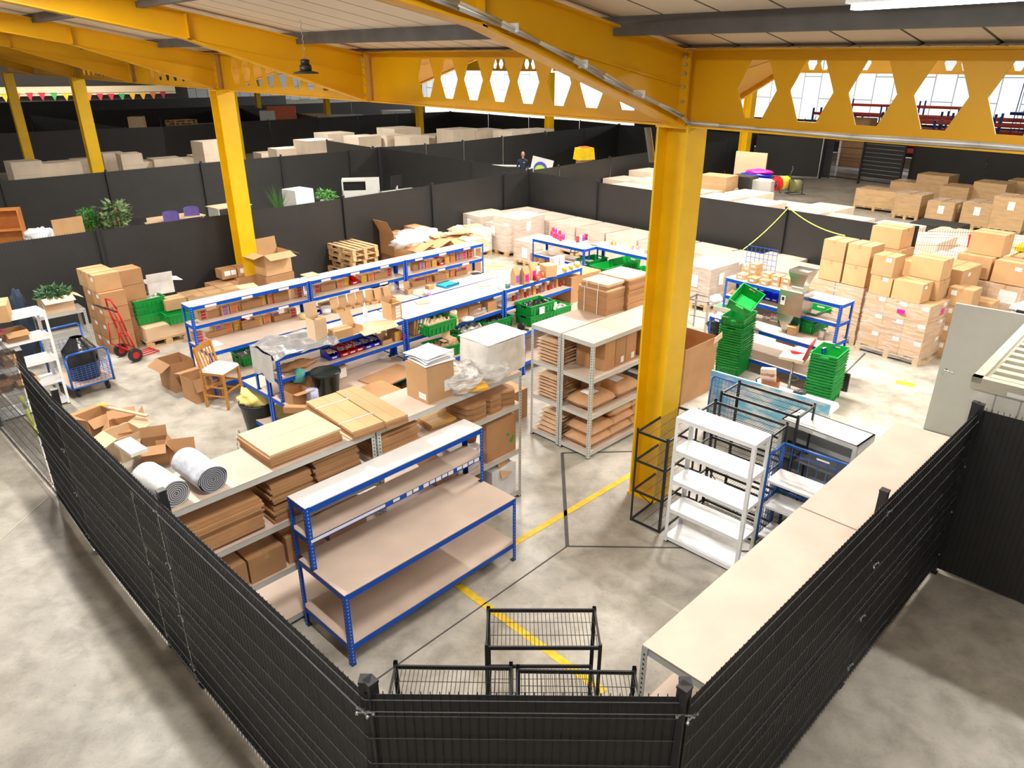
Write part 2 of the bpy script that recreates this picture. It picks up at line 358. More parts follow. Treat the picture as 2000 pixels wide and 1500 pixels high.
column(Vector((-16.5, 45.5, 0)), 5.0, 'short length of yellow column with grey strip below the far rafter', AB)
for k in (-1, 0, 1, 2, 3, 4): castellated(Vector((18.9 - 8.4 * k, 24.9 + 9 * k, 0)), math.atan2(9, -8.4) - math.pi / 2, 5.28 + .05 * k, ['farther yellow castellated beam at far right behind the first valley beam', 'farther yellow castellated beam seen through the right-hand holes', 'farther yellow castellated beam above the black slatted gate', 'farther yellow castellated beam left of centre', 'farther yellow castellated beam near the second column', 'farthest yellow castellated beam at left'][k + 1], .006)
# rafters: local x runs up the slope away from the valley
SLP = .175
def rafter_meshes():
    Lr = 12.1; t = .012; out = {}
    def rp(pts, y0, y1):
        m = MB(); m.prism([(x, y0, z) for x, z in pts], y1 - y0, (0, 1, 0)); return m
    top = lambda s: 5.20 + SLP * s; mid = lambda s: 4.90 + SLP * s
    out['web'] = rp([(.15, mid(.15)), (Lr, mid(Lr)), (Lr, top(Lr)), (.15, top(.15))], -t / 2, t / 2).mesh('web', yel)
    out['top_flange'] = rp([(.15, top(.15)), (Lr, top(Lr)), (Lr, top(Lr) + .018), (.15, top(.15) + .018)], -.095, .095).mesh('top_flange', yel)
    out['bottom_flange'] = rp([(2.75, mid(2.75) - .018), (Lr, mid(Lr) - .018), (Lr, mid(Lr)), (2.75, mid(2.75))], -.095, .095).mesh('bottom_flange', yel)
    h = rp([(.15, 4.56), (2.8, mid(2.8)), (.15, mid(.15))], -t / 2, t / 2)
    h.prism([(.15, -.095, 4.545), (2.8, -.095, mid(2.8) - .018), (2.8, -.095, mid(2.8)), (.15, -.095, 4.563)], .19, (0, 1, 0))
    h.prism([(.15, -.035, mid(.15) - .006), (2.8, -.035, mid(2.8) - .006), (2.8, -.035, mid(2.8) + .006), (.15, -.035, mid(.15) + .006)], .07, (0, 1, 0))
    out['haunch'] = h.mesh('haunch', yel)
    m = MB()
    m.box(2.77, 2.785, -.09, .09, mid(2.77), top(2.77))
    out['stiffener'] = m.mesh('stiffener', yel)
    m = MB(); m.box(.13, .155, -.1, .1, 4.54, 5.25); out['end_plate'] = m.mesh('end_plate', yel)
    m = MB()
    for z in (4.64, 4.78, 4.92, 5.04, 5.12, 5.19):
        for y in (-.06, .06): m.cyl((.155, y, z), (.185, y, z), .018, n=6)
    out['bolt_row'] = m.mesh('bolt_row', zinc)
    return out
RM = rafter_meshes()
def rafter(p, sgn, dz, label):
    t = thing('rafter', label, 'rafter', Vector((p.x, p.y, dz)), AV + (math.pi if sgn < 0 else 0), 'yellow haunched rafters')
    for k, me in RM.items(): link(k, me, t)
    return t
rl = {0: 'nearest yellow rafter carrying the cable bundle, rising from the main column', .5: 'yellow rafter second from the main column, its foot at the beam without a column',
      1: 'yellow rafter rising from the second column on the left', 1.5: 'yellow rafter behind the left pendant lamp', 2: 'yellow rafter rising from the third column at far left', 2.5: 'farthest yellow rafter at the upper left edge', -.5: 'yellow rafter out over the top right corner'}
for k in (0, .5, 1, 1.5, 2, 2.5):
    rafter(C1 + STEP * k, -1, .14 * k, rl[k])
for k in (-.5, 0, .5, 1, 1.5, 2):
    rafter(C1 + STEP * k, 1, .14 * k, 'yellow rafter on the far side of the valley beam, ' + {-.5: 'glimpsed through the rightmost hexagonal holes', 0: 'behind the main column', .5: 'glimpsed through the middle hexagonal holes', 1: 'behind the second column', 1.5: 'between the second and third columns', 2: 'behind the third column'}[k])
# cable bundle clipped along the nearest rafter
cb = thing('cable_bundle', 'grey cable bundle strapped along the bottom of the nearest yellow rafter', 'cable', (0, 0, 0))
def rp3(s, off=0, dz=.05): return C1 - V * s + U * (-.105 + off) + Vector((0, 0, (4.56 + (.83) * (s - .15) / 2.65 if s < 2.8 else 4.90 + SLP * s) + dz))
for i, o_ in enumerate((0, .022, -.018)):
    m = MB(); m.tube([rp3(s * .4 + .25, o_ * .6 - .02, .045 + .012 * i + .012 * math.sin(s * 1.7 + i)) for s in range(0, 24)], .011 + .003 * (i == 0), 6)
    m.tube([rp3(.25, o_ * .6 - .02, .045)] + [C1 + STEP.normalized() * (-d) + V * -.14 + Vector((0, 0, 4.565 + .008 * math.sin(d * 2.2 + i) - .0116 * d + .012 * i)) for d in (.15, .5, .9, 1.3, 1.8, 2.3, 2.8, 3.4)], .009, 6)
    m.build('cable', [pm('grey_cable_sheath', (.42, .42, .40), .5), whitem, pm('beige_cable', (.55, .5, .4), .5)][i], cb)
for s in (.9, 1.7, 2.5, 3.3, 4.2): m = MB(); m.box(-.012, .012, -.045, .045, -.02, .045); m.build('cable_clip', whitem, cb, rp3(s, 0, .06), AV)
# purlins
pur = MB(); pur.box(-.07, .07, -6.0, 12, -.2, 0); PUR = None
def purlin(a, b0, b1, z, lb):
    m = MB(); m.box(-.05, .05, b0, b1, -.165, .0)
    for b in (b0 + .5, b0 + 6.5): m.box(.051, .058, b, b + .16, -.15, -.02, 1)
    o = m.build('purlin', [greyst, yel], loc=bp(a, 0, z), rz=AV); o.rotation_euler = (math.atan(SL), 0, AV); return tag(o, lb, 'purlin', 'dark grey purlins')
pl_ = ['dark grey purlin nearest the valley, crossing behind the white strip light', 'dark grey purlin second from the valley', 'dark grey purlin third from the valley', 'dark grey purlin fourth from the valley', 'dark grey purlin fifth from the valley, near the ridge']
for i, a in enumerate((-1.17, -3.3, -5.6, -7.9, -10.2)): purlin(a, -12, 60, zr(-a) + .04, pl_[i])
for i, a in enumerate((1.05, 3.3, 5.6, 7.9, 10.2)): purlin(a, -12, 60, zr(a) + .02, 'dark grey purlin on the far side of the valley, ' + ['nearest the valley', 'second up', 'third up', 'fourth up', 'top one by the ridge'][i])
# LED strip fixtures
stripm = pm('led_diffuser', (1, .98, 1), .3, emit=9)
for i, (a, b, z, pw) in enumerate(LED):
    lb = {3: 'glowing white strip light at the top right under the dark purlin'}.get(i, 'white LED strip light hanging under the cream roof, ' + ('near bay' if a < 0 else 'far bay'))
    t = thing('strip_light', lb, 'lamp', bp(a, b, z), LEDROT, 'LED strip lights under the roof')
    m = MB(); m.box(-.78, .78, -.05, .05, .0, .06); m.build('housing', whitem, t)
    m = MB(); m.box(-.75, .75, -.04, .04, -.03, -.001); m.build('diffuser', stripm, t)
# pendant lamps
def pendant(p, top, lb):
    t = thing('pendant_lamp', lb, 'lamp', p, 0, 'black high-bay pendant lamps')
    m = MB(); m.lathe([(.03, .10), (.055, .10), (.06, .16), (.03, .17)], 16); m.lathe([(.07, .02), (.08, .05), (.075, .10), (.03, .105)], 20)
    for i in range(12):
        an = i * math.pi / 6; m.box(-.004, .004, -.004, .004, 0, 0) if 0 else None
        m.cyl((.07 * math.cos(an), .07 * math.sin(an), .02), (.06 * math.cos(an), .06 * math.sin(an), .1), .006, n=4)
    m.build('heat_sink', blk, t)
    m = MB(); m.lathe([(.075, .03), (.155, .012), (.165, .0), (.16, -.008)], 28); m.build('reflector', blk, t)
    m = MB(); m.lathe([(.0, -.004), (.15, -.006)], 24); m.build('lens', pm('lamp_lens', (.75, .75, .7), .3), t)
    m = MB(); n = int((top - p.z - .17) / .035)
    for i in range(n): z = .17 + i * .035; m.cyl((0, 0, z), (.009 if i % 2 else -.009, 0, z + .035), .0045, n=5)
    m.build('chain', zinc, t); return t
def on_b(px, py, dist):
    d = at(px, py, 0) - Vector((0, 0, CAMZ)); return Vector((0, 0, CAMZ)) + d * (dist / math.hypot(d.x, d.y))
pendant(on_b(598, 143, 10.6), 6.2, 'larger black pendant lamp on a chain in front of the valley beam')
pendant(on_b(232, 132, 14.6), 6.4, 'smaller black pendant lamp on a chain at the upper left')
# grey hose loop behind the main column
m = MB(); q0 = Vector((1.50, 8.22, 0)); m.grid(lambda u, v: q0 + Vector((-.03 + .08 * u, .02 * math.cos(v * 6.28), 4.5 - .36 * u)) + Vector((.04 * math.cos(v * 6.28), .03 * math.sin(v * 6.28), 0)), 8, 10)
tag(m.build('downpipe', pm('grey_rubber', (.18, .18, .19), .6)), 'short grey bent pipe hanging beside the top of the main column', 'pipe')

# ================================================================ FENCES
def panel_meshes(L=3.0, wires=True, hi=0):
    w = MB(); n = int(round(L / .05)); zs = (.03, .12, .17, .22, .95, 1.0, 1.05, 1.82, 1.88, 1.94, 2.0); ys = (0, 0, -.022, 0, 0, -.022, 0, 0, -.022, 0, 0)
    for i in range(n + 1):
        x = L * i / n
        if x < .01 or x > L - .01: continue
        for k in range(len(zs) - 1): w.cyl((x, ys[k], zs[k]), (x, ys[k + 1], zs[k + 1]), .0028, n=4, caps=False)
    for z, y in ((.12, 0), (.17, -.024), (.22, 0), (.4, 0), (.6, 0), (.8, 0), (.95, 0), (1.0, -.024), (1.05, 0), (1.25, 0), (1.45, 0), (1.65, 0), (1.82, 0), (1.88, -.024), (1.94, 0)):
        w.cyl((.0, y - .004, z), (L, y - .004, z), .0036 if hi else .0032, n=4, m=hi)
    s = MB(); s.box(0, L, .008, .011, .04, 1.97)
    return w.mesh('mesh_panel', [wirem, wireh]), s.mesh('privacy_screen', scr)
PAN = {}
def post_mesh():
    m = MB(); m.box(-.03, .03, -.03, .03, 0, 2.03); m.box(-.033, .033, -.033, .033, 2.03, 2.045)
    m.box(-.045, .045, -.045, .045, 0, .006)
    return m.mesh('post', blk)
POST = post_mesh()
cm = MB(); cm.box(-.045, .045, -.064, -.06, -.004, .004)
for z in (0,):
    for sx in (-.045, .045): cm.cyl((sx, -.06, z), (sx, -.075, z), .009, n=8); cm.cyl((sx, -.065, z), (sx * .2, -.05, z), .003, n=4)
CLAMP = cm.mesh('clamp', zinc)
pm_far = MB(); pm_far.box(.03, 1, -.003, .003, .04, 1.97)
def fence(pts, label, screen=None, clamps=False, kindn='mesh_fence', flip=False, mask=None, low=False):
    pts = [Vector((p[0], p[1], 0)) for p in pts]
    if flip: pts = pts[::-1]
    t = thing(kindn, label, 'fence', pts[0], 0, 'black screened mesh fences')
    for i, p in enumerate(pts):
        d = (pts[min(i + 1, len(pts) - 1)] - pts[max(i - 1, 0)]); rz = math.atan2(d.y, d.x)
        o = link('post', POST, t, p - pts[0] + Vector((-math.sin(rz), math.cos(rz), 0)) * .046, rz)
        for z_ in ((.25, .8, 1.35, 1.86) if clamps else ()): link('clamp', CLAMP, o, (0, 0, z_))
        if i < len(pts) - 1:
            d = pts[i + 1] - p; L = d.length; key = (round(L, 1), int(clamps))
            if low:
                m = MB(); m.box(.035, L - .035, -.002, .002, .04, 2.0); m.build('screened_panel', scr, t, p - pts[0], math.atan2(d.y, d.x)); continue
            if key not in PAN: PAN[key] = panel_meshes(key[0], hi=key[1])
            w = link('mesh_panel', PAN[key][0], t, p - pts[0], math.atan2(d.y, d.x)); w.scale.x = L / key[0]
            if screen is None or screen[i]: link('privacy_screen', PAN[key][1], w)
    return t
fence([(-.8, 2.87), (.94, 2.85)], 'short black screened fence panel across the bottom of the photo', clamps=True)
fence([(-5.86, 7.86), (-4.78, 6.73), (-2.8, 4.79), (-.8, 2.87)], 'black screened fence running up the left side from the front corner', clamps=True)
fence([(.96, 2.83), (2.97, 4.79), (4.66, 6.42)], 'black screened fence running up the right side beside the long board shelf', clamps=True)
fence([(9.1, 2.2), (6.9, 4.3), (4.68, 6.44)], 'black screened fence going off the right edge from the tall corner post')
fence([(-10.0, 11.9), (-8, 9.9), (-5.9, 7.9)], 'open black wire gate without screen at the left edge', screen=[0, 0])
fence([(-12.9, 10.7), (-10.9, 13.0), (-8.78, 15.15), (-6.57, 17.08)][::-1], 'black screened fence at the left with the yellow column at its end')
fence([(-6.5, 17.15), (-4.49, 19.28), (-2.38, 21.59), (-.28, 23.85), (.58, 24.75)][::-1], 'black screened fence behind the stack of wooden pallets')
fence([(.56, 24.75), (2.6, 22.23), (4.65, 19.9), (6.69, 17.6), (8.57, 15.26)][::-1], 'black screened fence behind the row of shrink-wrapped pallets with a yellow cord')
fence([(8.6, 15.2), (10.9, 14.9), (13.4, 13.9), (15.8, 12.8)], 'open black mesh fence panels behind the brown cartons at right', screen=[0, 0, 0])
fence([(-17.5, 20.3), (-15.6, 22.45), (-13.53, 24.62), (-11.35, 27.07), (-9.1, 29.29), (-6.86, 31.45), (-5.81, 32.3)][::-1], 'second black fence behind the plants and purple chairs')
fence([(-5.7, 32.3), (-3.7, 30.04), (-1.51, 27.3), (.5, 24.9)], 'black fence slanting down from the second fence to the back corner', low=True)
fence([(.7, 24.9), (1.65, 25.9), (3.78, 28.6), (6.05, 31.1), (8.3, 33.6), (10.4, 36.2), (12.6, 39)], 'black fence behind the pale wrapped pallets leading to the far right corner', low=True)
fence([(12.7, 39), (16.2, 37.8)], 'black fence panel left of the open slatted gate', low=True)
fence([(18.4, 34.3), (20.0, 31.3), (21.6, 28), (23.2, 25), (25, 22)], 'black fence at far right behind the brown carton pallets', low=True)
fence([(-6.0, 32.5), (-3.9, 33.9), (-2.3, 35.6), (-.47, 38.0), (1.84, 41.0), (4.16, 43.7), (6.58, 46.7)], 'black fence behind the standing person', low=True)
fence([(6.6, 46.72), (9.3, 43.9), (12.5, 39.3)], 'far black fence meeting the right-hand corner', low=True)
fence([(-8.9, 36.0), (-6.1, 32.6)], 'short black fence stub between wrapped goods at centre left', low=True)
fence([(-33, 33), (-29.8, 36.5), (-26.3, 41), (-23.6, 43.2), (-20.8, 45), (-18.5, 48.5), (-16.3, 51), (-13.7, 53.5), (-11.4, 56.2), (-8.9, 58.8), (-5, 62)], 'long black fence behind the pale goods at left, with loose pallets beyond', low=True)
fence([(-5, 62), (-1.8, 58.3), (1.2, 54), (4.5, 50.5), (6.6, 47)], 'far black fence in front of the centre yellow column', low=True)
fence([(-52, 46), (-45, 53), (-38, 60), (-31, 67), (-24, 74), (-17, 81), (-10, 88)], 'far black fence with dark posts at upper left', low=True)
fence([(-36, 57), (-31, 52.5), (-26.5, 48), (-22.5, 44)], 'dark cross fence joining the two left fence rows', low=True)
fence([(-26, 72), (-21, 66), (-17, 60), (-14, 54.5)], 'dark cross fence left of the short yellow column', low=True)
fence([(-70, 62), (-60, 72), (-50, 82), (-40, 92), (-30, 102)], 'farthest black fence under the bunting', low=True)
fence([(10, 62), (20, 52), (30, 42), (40, 34)], 'far black fence below the red and blue racking', low=True)
# ================================================================ FURNITURE BUILDERS
GA = R(45.6); GR = R(41.0)               # yard grid direction; slightly turned on the right-hand side
def dirs(g): return Vector((math.cos(g), math.sin(g), 0)), Vector((-math.sin(g), math.cos(g), 0))
A_, B_ = dirs(GA)
LEGC = {}
def leg_mesh(h, frame, w=.045, key='', holes=True):
    k = (round(h, 2), frame.name, w)
    if k in LEGC: return LEGC[k]
    m = MB(); t = .003; m.box(0, w, 0, t, 0, h); m.box(0, t, t, w, 0, h); m.box(-.001, w + .002, -.001, w + .002, 0, .012, 2)
    if holes:
        n = int(h / .04)
        for i in range(1, n):
            z = i * .04
            m.poly([(w * .35, -.0008, z), (w * .65, -.0008, z), (w * .6, -.0008, z + .016), (w * .4, -.0008, z + .016)], 1)
            m.poly([(-.0008, w * .35, z), (-.0008, w * .4, z + .016), (-.0008, w * .6, z + .016), (-.0008, w * .65, z)], 1)
    LEGC[k] = m.mesh('leg', [frame, hole_pale if frame is blue else hole, blkp]); return LEGC[k]
def rack(name, label, cat, loc, rz, L, D, levels, frame, H, deck=None, group=None, bh=.06, w=.045, names=None, d0=0, partname='leg', zbase=0, root=None, wire=False, holes=True):
    """boltless shelving: levels = [(z, deck material)], posts at the four corners; d0 pushes it back"""
    t = root or thing(name, label, cat, loc, rz, group)
    me = leg_mesh(H - zbase, frame, w, holes=holes)
    for (x, y, r) in ((0, d0, 0), (L, d0, 90), (L, d0 + D, 180), (0, d0 + D, 270)): link(partname, me, t, (x, y, zbase), R(r))
    for i, (z, dm) in enumerate(levels):
        b = MB(); t_ = .004; x0, x1, y0, y1 = t_, L - t_, d0 + t_, d0 + D - t_
        b.box(x0, x1, y0, y0 + .014, z - bh, z); b.box(x0, x1, y1 - .014, y1, z - bh, z); b.box(x0, x0 + .014, y0 + .014, y1 - .014, z - bh, z); b.box(x1 - .014, x1, y0 + .014, y1 - .014, z - bh, z)
        b.build('shelf_beam', frame, t)
        if wire:
            g_ = MB(); n = int(L / .03)
            for k in range(1, n): g_.cyl((L * k / n, y0, z - .012), (L * k / n, y1, z - .012), .0024, n=4, caps=False)
            for yy in (.33, .66): g_.cyl((x0, y0 + (y1 - y0) * yy, z - .015), (x1, y0 + (y1 - y0) * yy, z - .015), .0032, n=4)
            g_.build('wire_shelf', frame, t)
        else:
            d = MB(); d.box(.002, L - .002, d0 + .002, d0 + D - .002, z - .006, z + .004); d.build(names[i] if names else 'shelf', dm, t)
    return t
def bench(label, loc, rz=GA, L=2.2, D=.8, td=.34, group='blue workbenches', low=True, topm=None, midm=None):
    t = rack('blue_workbench', label, 'workbench', loc, rz, L, D, [(.82, mdf)] + ([(.25, mdf)] if low else []), blue, .82, group=group, names=['worktop', 'lower_shelf'], bh=.07)
    return rack(None, None, None, None, None, L, td, [(1.17, midm or mdf), (1.5, topm or white)], blue, 1.5, names=['middle_shelf', 'top_shelf'], d0=D - td, partname='upright', zbase=.82, root=t, bh=.065)
# near bench
FB = Vector((-1.48, 5.02, 0)); t = bench('empty blue workbench with white top shelf, nearest the camera', FB, R(46.2), td=.30)
for i in range(11):
    x = 1.12 + i * .085 + (.05 if i > 1 else 0) + (.04 if i > 6 else 0)
    lb_ = MB(); lb_.box(x, x + .07, .497, .4995, 1.118 + .006 * (i % 2), 1.16); lb_.build('shelf_label', paper, t)
for x0, x1 in ((.02, .85), (.95, 1.03)): lb_ = MB(); lb_.box(x0, x1, .4955, .4995, 1.125, 1.155); lb_.build('label_holder', paper, t)
# row 1 (far) and row 2 (back to back pair)
R1 = Vector((-4.97, 10.94, 0))
for i, lb in enumerate(('left blue workbench of the far row, beside the wooden chair', 'middle blue workbench of the far row with the open cartons', 'right blue workbench of the far row holding the blue tray')):
    t = bench(lb, R1 + A_ * 2.225 * i)
    for x, z in ((.25, 1.46), (.9, 1.46), (1.6, 1.465), (.85, 1.13), (1.55, 1.13)): m = MB(); m.box(x, x + .2, .4565, .4595, z - .02, z + .02); m.build('label_holder', paper, t)
G2 = R(46.6); A2, B2 = dirs(G2)
R2 = Vector((-2.86, 8.70, 0))
for i, lb in enumerate(('blue workbench with the black tub, left end of the middle row', 'centre blue workbench of the middle row holding tape roll and crates', 'right blue workbench of the middle row with paper bags on top')):
    bench(lb, R2 + A2 * 2.235 * i, G2)
for i, lb in enumerate(('blue workbench behind the black tub bench, back to back with it', 'blue workbench backing onto the centre bench of the middle row', 'blue workbench backing onto the paper bag bench')):
    bench(lb, R2 + A2 * (2.235 * i + 2.2) + B2 * 1.62, G2 + math.pi)
# bench at right and the two by the wrapped pallets
GB = R(-50.2); AB_, BB_ = dirs(GB)
RB = at(1381, 619, .82); RB.z = 0; RB = RB + BB_ * .08
t = bench('blue workbench at right carrying the steel hopper', RB, GB, L=2.27, td=.42)
for x in (.12, .95): m = MB(); m.box(x, x + .1, -.003, -.001, .76, .80); m.build('label_holder', paper, t)
pX = at(1040, 466, 1.5); pX.z = 0
bk = rack('blue_workbench', 'small blue shelf bench with red tins on top, before the wrapped pallets', 'workbench', pX, R(-45), 1.55, .5, [(1.5, white), (1.15, mdf), (.82, mdf), (.25, mdf)], blue, 1.5, group='blue workbenches', bh=.065)
pX = at(1150, 478, 1.5); pX.z = 0
rack('blue_workbench', 'blue shelf bench behind the green crates, white top with small packs', 'workbench', pX, R(-47), 2.2, .5, [(1.5, white), (.82, mdf), (.25, mdf)], blue, 1.5, group='blue workbenches', bh=.065)
# grey shelving
G1 = Vector((-2.86, 4.86, 0)); gl = [(1.75, mdf), (1.19, mdf), (.67, mdf), (.1, mdf)]
Dg = .62
rack('grey_shelving', 'grey shelving with stacked flat cartons and grey rolls, nearest the left fence', 'shelving', G1, R(46), 2.13, Dg, gl, greyp, 1.75, group='light grey boltless shelving')
G1b = G1 + Vector((math.cos(R(46)), math.sin(R(46)), 0)) * 2.155
rack('grey_shelving', 'grey shelving with tall white paper box on top, behind the near blue bench', 'shelving', G1b, R(46), 2.13, Dg, [(1.75, mdf), (1.33, mdf), (.7, mdf), (.1, mdf)], greyp, 1.75, group='light grey boltless shelving')
CG = Vector((1.08, 8.88, 0)); CA, CB = dirs(R(44.7))
rack('grey_shelving', 'front grey shelving unit of kraft sacks beside the yellow column', 'shelving', CG, R(44.7), 2.05, .56, [(1.75, mdf), (1.22, mdf), (.67, mdf), (.1, mdf)], greyp, 1.75, group='light grey boltless shelving')
rack('grey_shelving', 'rear grey shelving unit under the tall bundle of folded cartons', 'shelving', CG + CB * .58, R(44.7), 2.05, .56, [(1.75, mdf), (1.22, mdf), (.67, mdf), (.1, mdf)], greyp, 1.75, group='light grey boltless shelving')
pN = Vector((.82, 3.47, 0)) - dirs(R(44.8))[1] * .6
pN = Vector((.82, 3.47, 0)); DA, DB = dirs(R(44.8)); pN = pN - DB * .5
rack('grey_shelving', 'long grey shelf with bare board top at the bottom right, nearer half', 'shelving', pN, R(44.8), 2.2, .5, [(1.75, mdf), (1.2, mdf), (.65, mdf), (.1, mdf)], greyp, 1.75, group='light grey boltless shelving')
rack('grey_shelving', 'long grey shelf with bare board top, farther half next to the grey door', 'shelving', pN + DA * 2.215, R(44.8), 2.22, .5, [(1.75, mdf), (1.2, mdf), (.65, mdf), (.1, mdf)], greyp, 1.75, group='light grey boltless shelving')
# white metal shelving
wl = [(z, whitem) for z in (1.62, 1.22, .84, .46, .08)]
pw = at(1296, 1056); rack('white_shelving', 'bright white metal shelving unit with five empty shelves', 'shelving', pw, R(-44.5), .93, .34, wl, whitem, 1.62, bh=.045, w=.04, holes=False, group='white metal shelving')
pw2 = at(138, 787); wr = rack('white_shelving', 'white metal shelving at the left edge holding small boxes', 'shelving', pw2 + Vector((math.cos(R(229)), math.sin(R(229)), 0)) * 1.35, R(49), 1.35, .42, [(z, whitem) for z in (1.60, 1.2, .82, .45, .08)], whitem, 1.6, bh=.045, w=.04, holes=False, group='white metal shelving')
pw3 = at(150, 660); pw3.z = 0
rack('grey_shelving', 'small grey shelf holding the box of greenery by the carton stack', 'shelving', at(165, 722) - Vector((.62, .0, 0)), R(45), .8, .45, [(1.0, greyp), (.5, greyp)], greyp, 1.0, group='light grey boltless shelving')
# black wire racks
def wrack(lb, loc, rz, L, D, H, zs, brace=True):
    t = rack('wire_rack', lb, 'rack', loc, rz, L, D, [(z, blk) for z in zs], blk, H, bh=.03, w=.028, wire=True, group='black wire racks', holes=False)
    if brace:
        m = MB(); m.cyl((L / 2, D - .01, zs[0] - .02), (.02, D - .01, zs[1]), .006, n=5); m.cyl((L / 2, D - .01, zs[0] - .02), (L - .02, D - .01, zs[1]), .006, n=5); m.build('brace', blk, t)
    return t
# tall rack around the column foot, long side along A
pr_ = at(1288, 1042); AR, BR = dirs(R(48))
wrack('tall black wire rack standing around the foot of the yellow column', pr_, R(48), .92, .42, 1.27, (.03, .45, .86, 1.24))
q = pr_ + BR * -.06 + AR * .62
wrack('black wire rack directly behind the white shelving unit', at(1330, 1010) + AR * .12, R(-44.5), .92, .40, 1.45, (.05, .5, .95, 1.42))
wrack('black wire rack against the light blue board behind the white unit', at(1330, 1010) + AR * .62 + Vector((.02, -.02, 0)), R(-44.5), .98, .45, 1.52, (.05, .5, .95, 1.5), False)
# racks at the front fence
wrack('black wire rack standing highest behind the front fence', Vector((-.2, 4.02, 0)), 0, .86, .42, 1.22, (.05, .62, 1.2), False)
wrack('low black wire rack at left behind the front fence', Vector((-.86, 3.5, 0)), R(-1), .86, .42, 1.18, (.05, .62, 1.14), False)
wrack('low black wire rack at right behind the front fence', Vector((.02, 3.46, 0)), R(-1), .86, .42, 1.18, (.05, .62, 1.14), False)
# grey cabinet (open front faces the near left)
def cabinet(lb, loc, rz, L, D, H, name='metal_cabinet'):
    t = thing(name, lb, 'cabinet', loc, rz); m = MB(); e = .02
    m.box(0, e, 0, D, 0, H); m.box(L - e, L, 0, D, 0, H); m.box(0, L, 0, D, H - e, H); m.box(0, L, D - e, D, 0, H); m.box(0, L, 0, .02, 0, .07); m.box(0, .045, -.002, .02, 0, H); m.box(L - .045, L, -.002, .02, 0, H); m.box(0, L, -.003, .02, H - .05, H)
    m.build('body', greyp, t)
    for z in (.4, .82, 1.2):
        if z < H - .2: s = MB(); s.box(e, L - e, .03, D - e, z, z + .03); s.build('shelf', pm('cabinet_shelf_grey', (.2, .2, .21), .5) if 'cabinet_shelf_grey' not in MATS else MATS['cabinet_shelf_grey'], t)
    s = MB(); s.box(.4, .56, -.005, -.003, H - .045, H - .01); s.build('label', paper, t); return t
pc = at(1526, 818, 1.3); pc.z = 0; cabinet('open light grey metal cabinet behind the blue roll cage', pc, R(-49), .91, .44, 1.3)
# blue roll cage with two white shelves
t = thing('roll_cage', 'blue roll cage trolley with two white shelves beside the long board shelf', 'trolley', at(1474, 1068), R(-44))
L, D, H = .9, .36, 1.22
m = MB()
for x, y in ((0, 0), (L, 0), (0, D), (L, D)): m.cyl((x, y, .1), (x, y, H), .016)
for z in (H, .14, .62): m.tube([(0, 0, z), (0, D, z), (L, D, z), (L, 0, z)], .016)
m.build('frame', trol, t)
m = MB()
for i in range(1, 9): m.cyl((L * i / 9, D, .14), (L * i / 9, D, H), .004, n=4)
for i in range(1, 5): m.cyl((0, D * i / 5, .14), (0, D * i / 5, H), .004, n=4); m.cyl((L, D * i / 5, .14), (L, D * i / 5, H), .004, n=4)
m.cyl((0, D, 1.12), (L, D, 1.12), .005, n=4); m.build('wire_sides', trol, t)
for z in (.88, .56, .16): s = MB(); s.box(.01, L - .01, .0, D - .01, z, z + .025); s.build('shelf', white, t)
s = MB(); s.box(.38, .52, D - .02, D - .018, 1.17, 1.19); s.build('label', paper, t)
for x, y in ((.06, .05), (L - .06, .05), (.06, D - .05), (L - .06, D - .05)): s = MB(); s.cyl((x - .015, y, .05), (x + .015, y, .05), .05, n=14); s.build('castor', blkp, t)
# blue mesh gate panel leaning on the sky print
t = thing('mesh_cage_side', 'loose blue wire mesh panel leaning on the light blue board', 'panel', at(1372, 850) + Vector((.02, .0, 0)), R(-47)); m = MB(); m.tube([(0, 0, 0), (0, .05, .92), (.04, .055, .97), (.40, .055, .97), (.44, .05, .92), (.44, 0, 0)], .011); m.build('frame', trol, t)
m = MB()
for i in range(1, 8): m.cyl((.44 * i / 8, 0, .03), (.44 * i / 8, .053, .97), .003, n=4)
for i in range(1, 14): m.cyl((0, .053 * i / 14, .97 * i / 14), (.44, .053 * i / 14, .97 * i / 14), .003, n=4)
m.build('wire_mesh', trol, t)
# sky board
def skymat():
    m = bpy.data.materials.new('sky_cloud_print'); m.use_nodes = True; nt = m.node_tree; N = nt.nodes; Lk = nt.links; b = N['Principled BSDF']; tc = N.new('ShaderNodeTexCoord'); n = N.new('ShaderNodeTexNoise'); n.inputs['Scale'].default_value = 3.2; n.inputs['Detail'].default_value = 5
    mp = N.new('ShaderNodeMapping'); mp.inputs['Scale'].default_value = (1, 1, 2.4); Lk.new(tc.outputs['Object'], mp.inputs[0]); Lk.new(mp.outputs[0], n.inputs[0])
    r = N.new('ShaderNodeValToRGB'); r.color_ramp.elements[0].position = .42; r.color_ramp.elements[0].color = (.20, .56, .80, 1); r.color_ramp.elements[1].position = .58; r.color_ramp.elements[1].color = (.82, .86, .88, 1); Lk.new(n.outputs['Fac'], r.inputs[0]); Lk.new(r.outputs[0], b.inputs['Base Color']); b.inputs['Roughness'].default_value = .35; return m
m = MB(); m.box(0, 1.75, 0, .03, 0, 1.0); tag(m.build('display_board', skymat(), loc=at(1372, 846) + Vector((.05, .1, 0)), rz=R(-43)), 'light blue board printed with white clouds behind the wire racks', 'board')
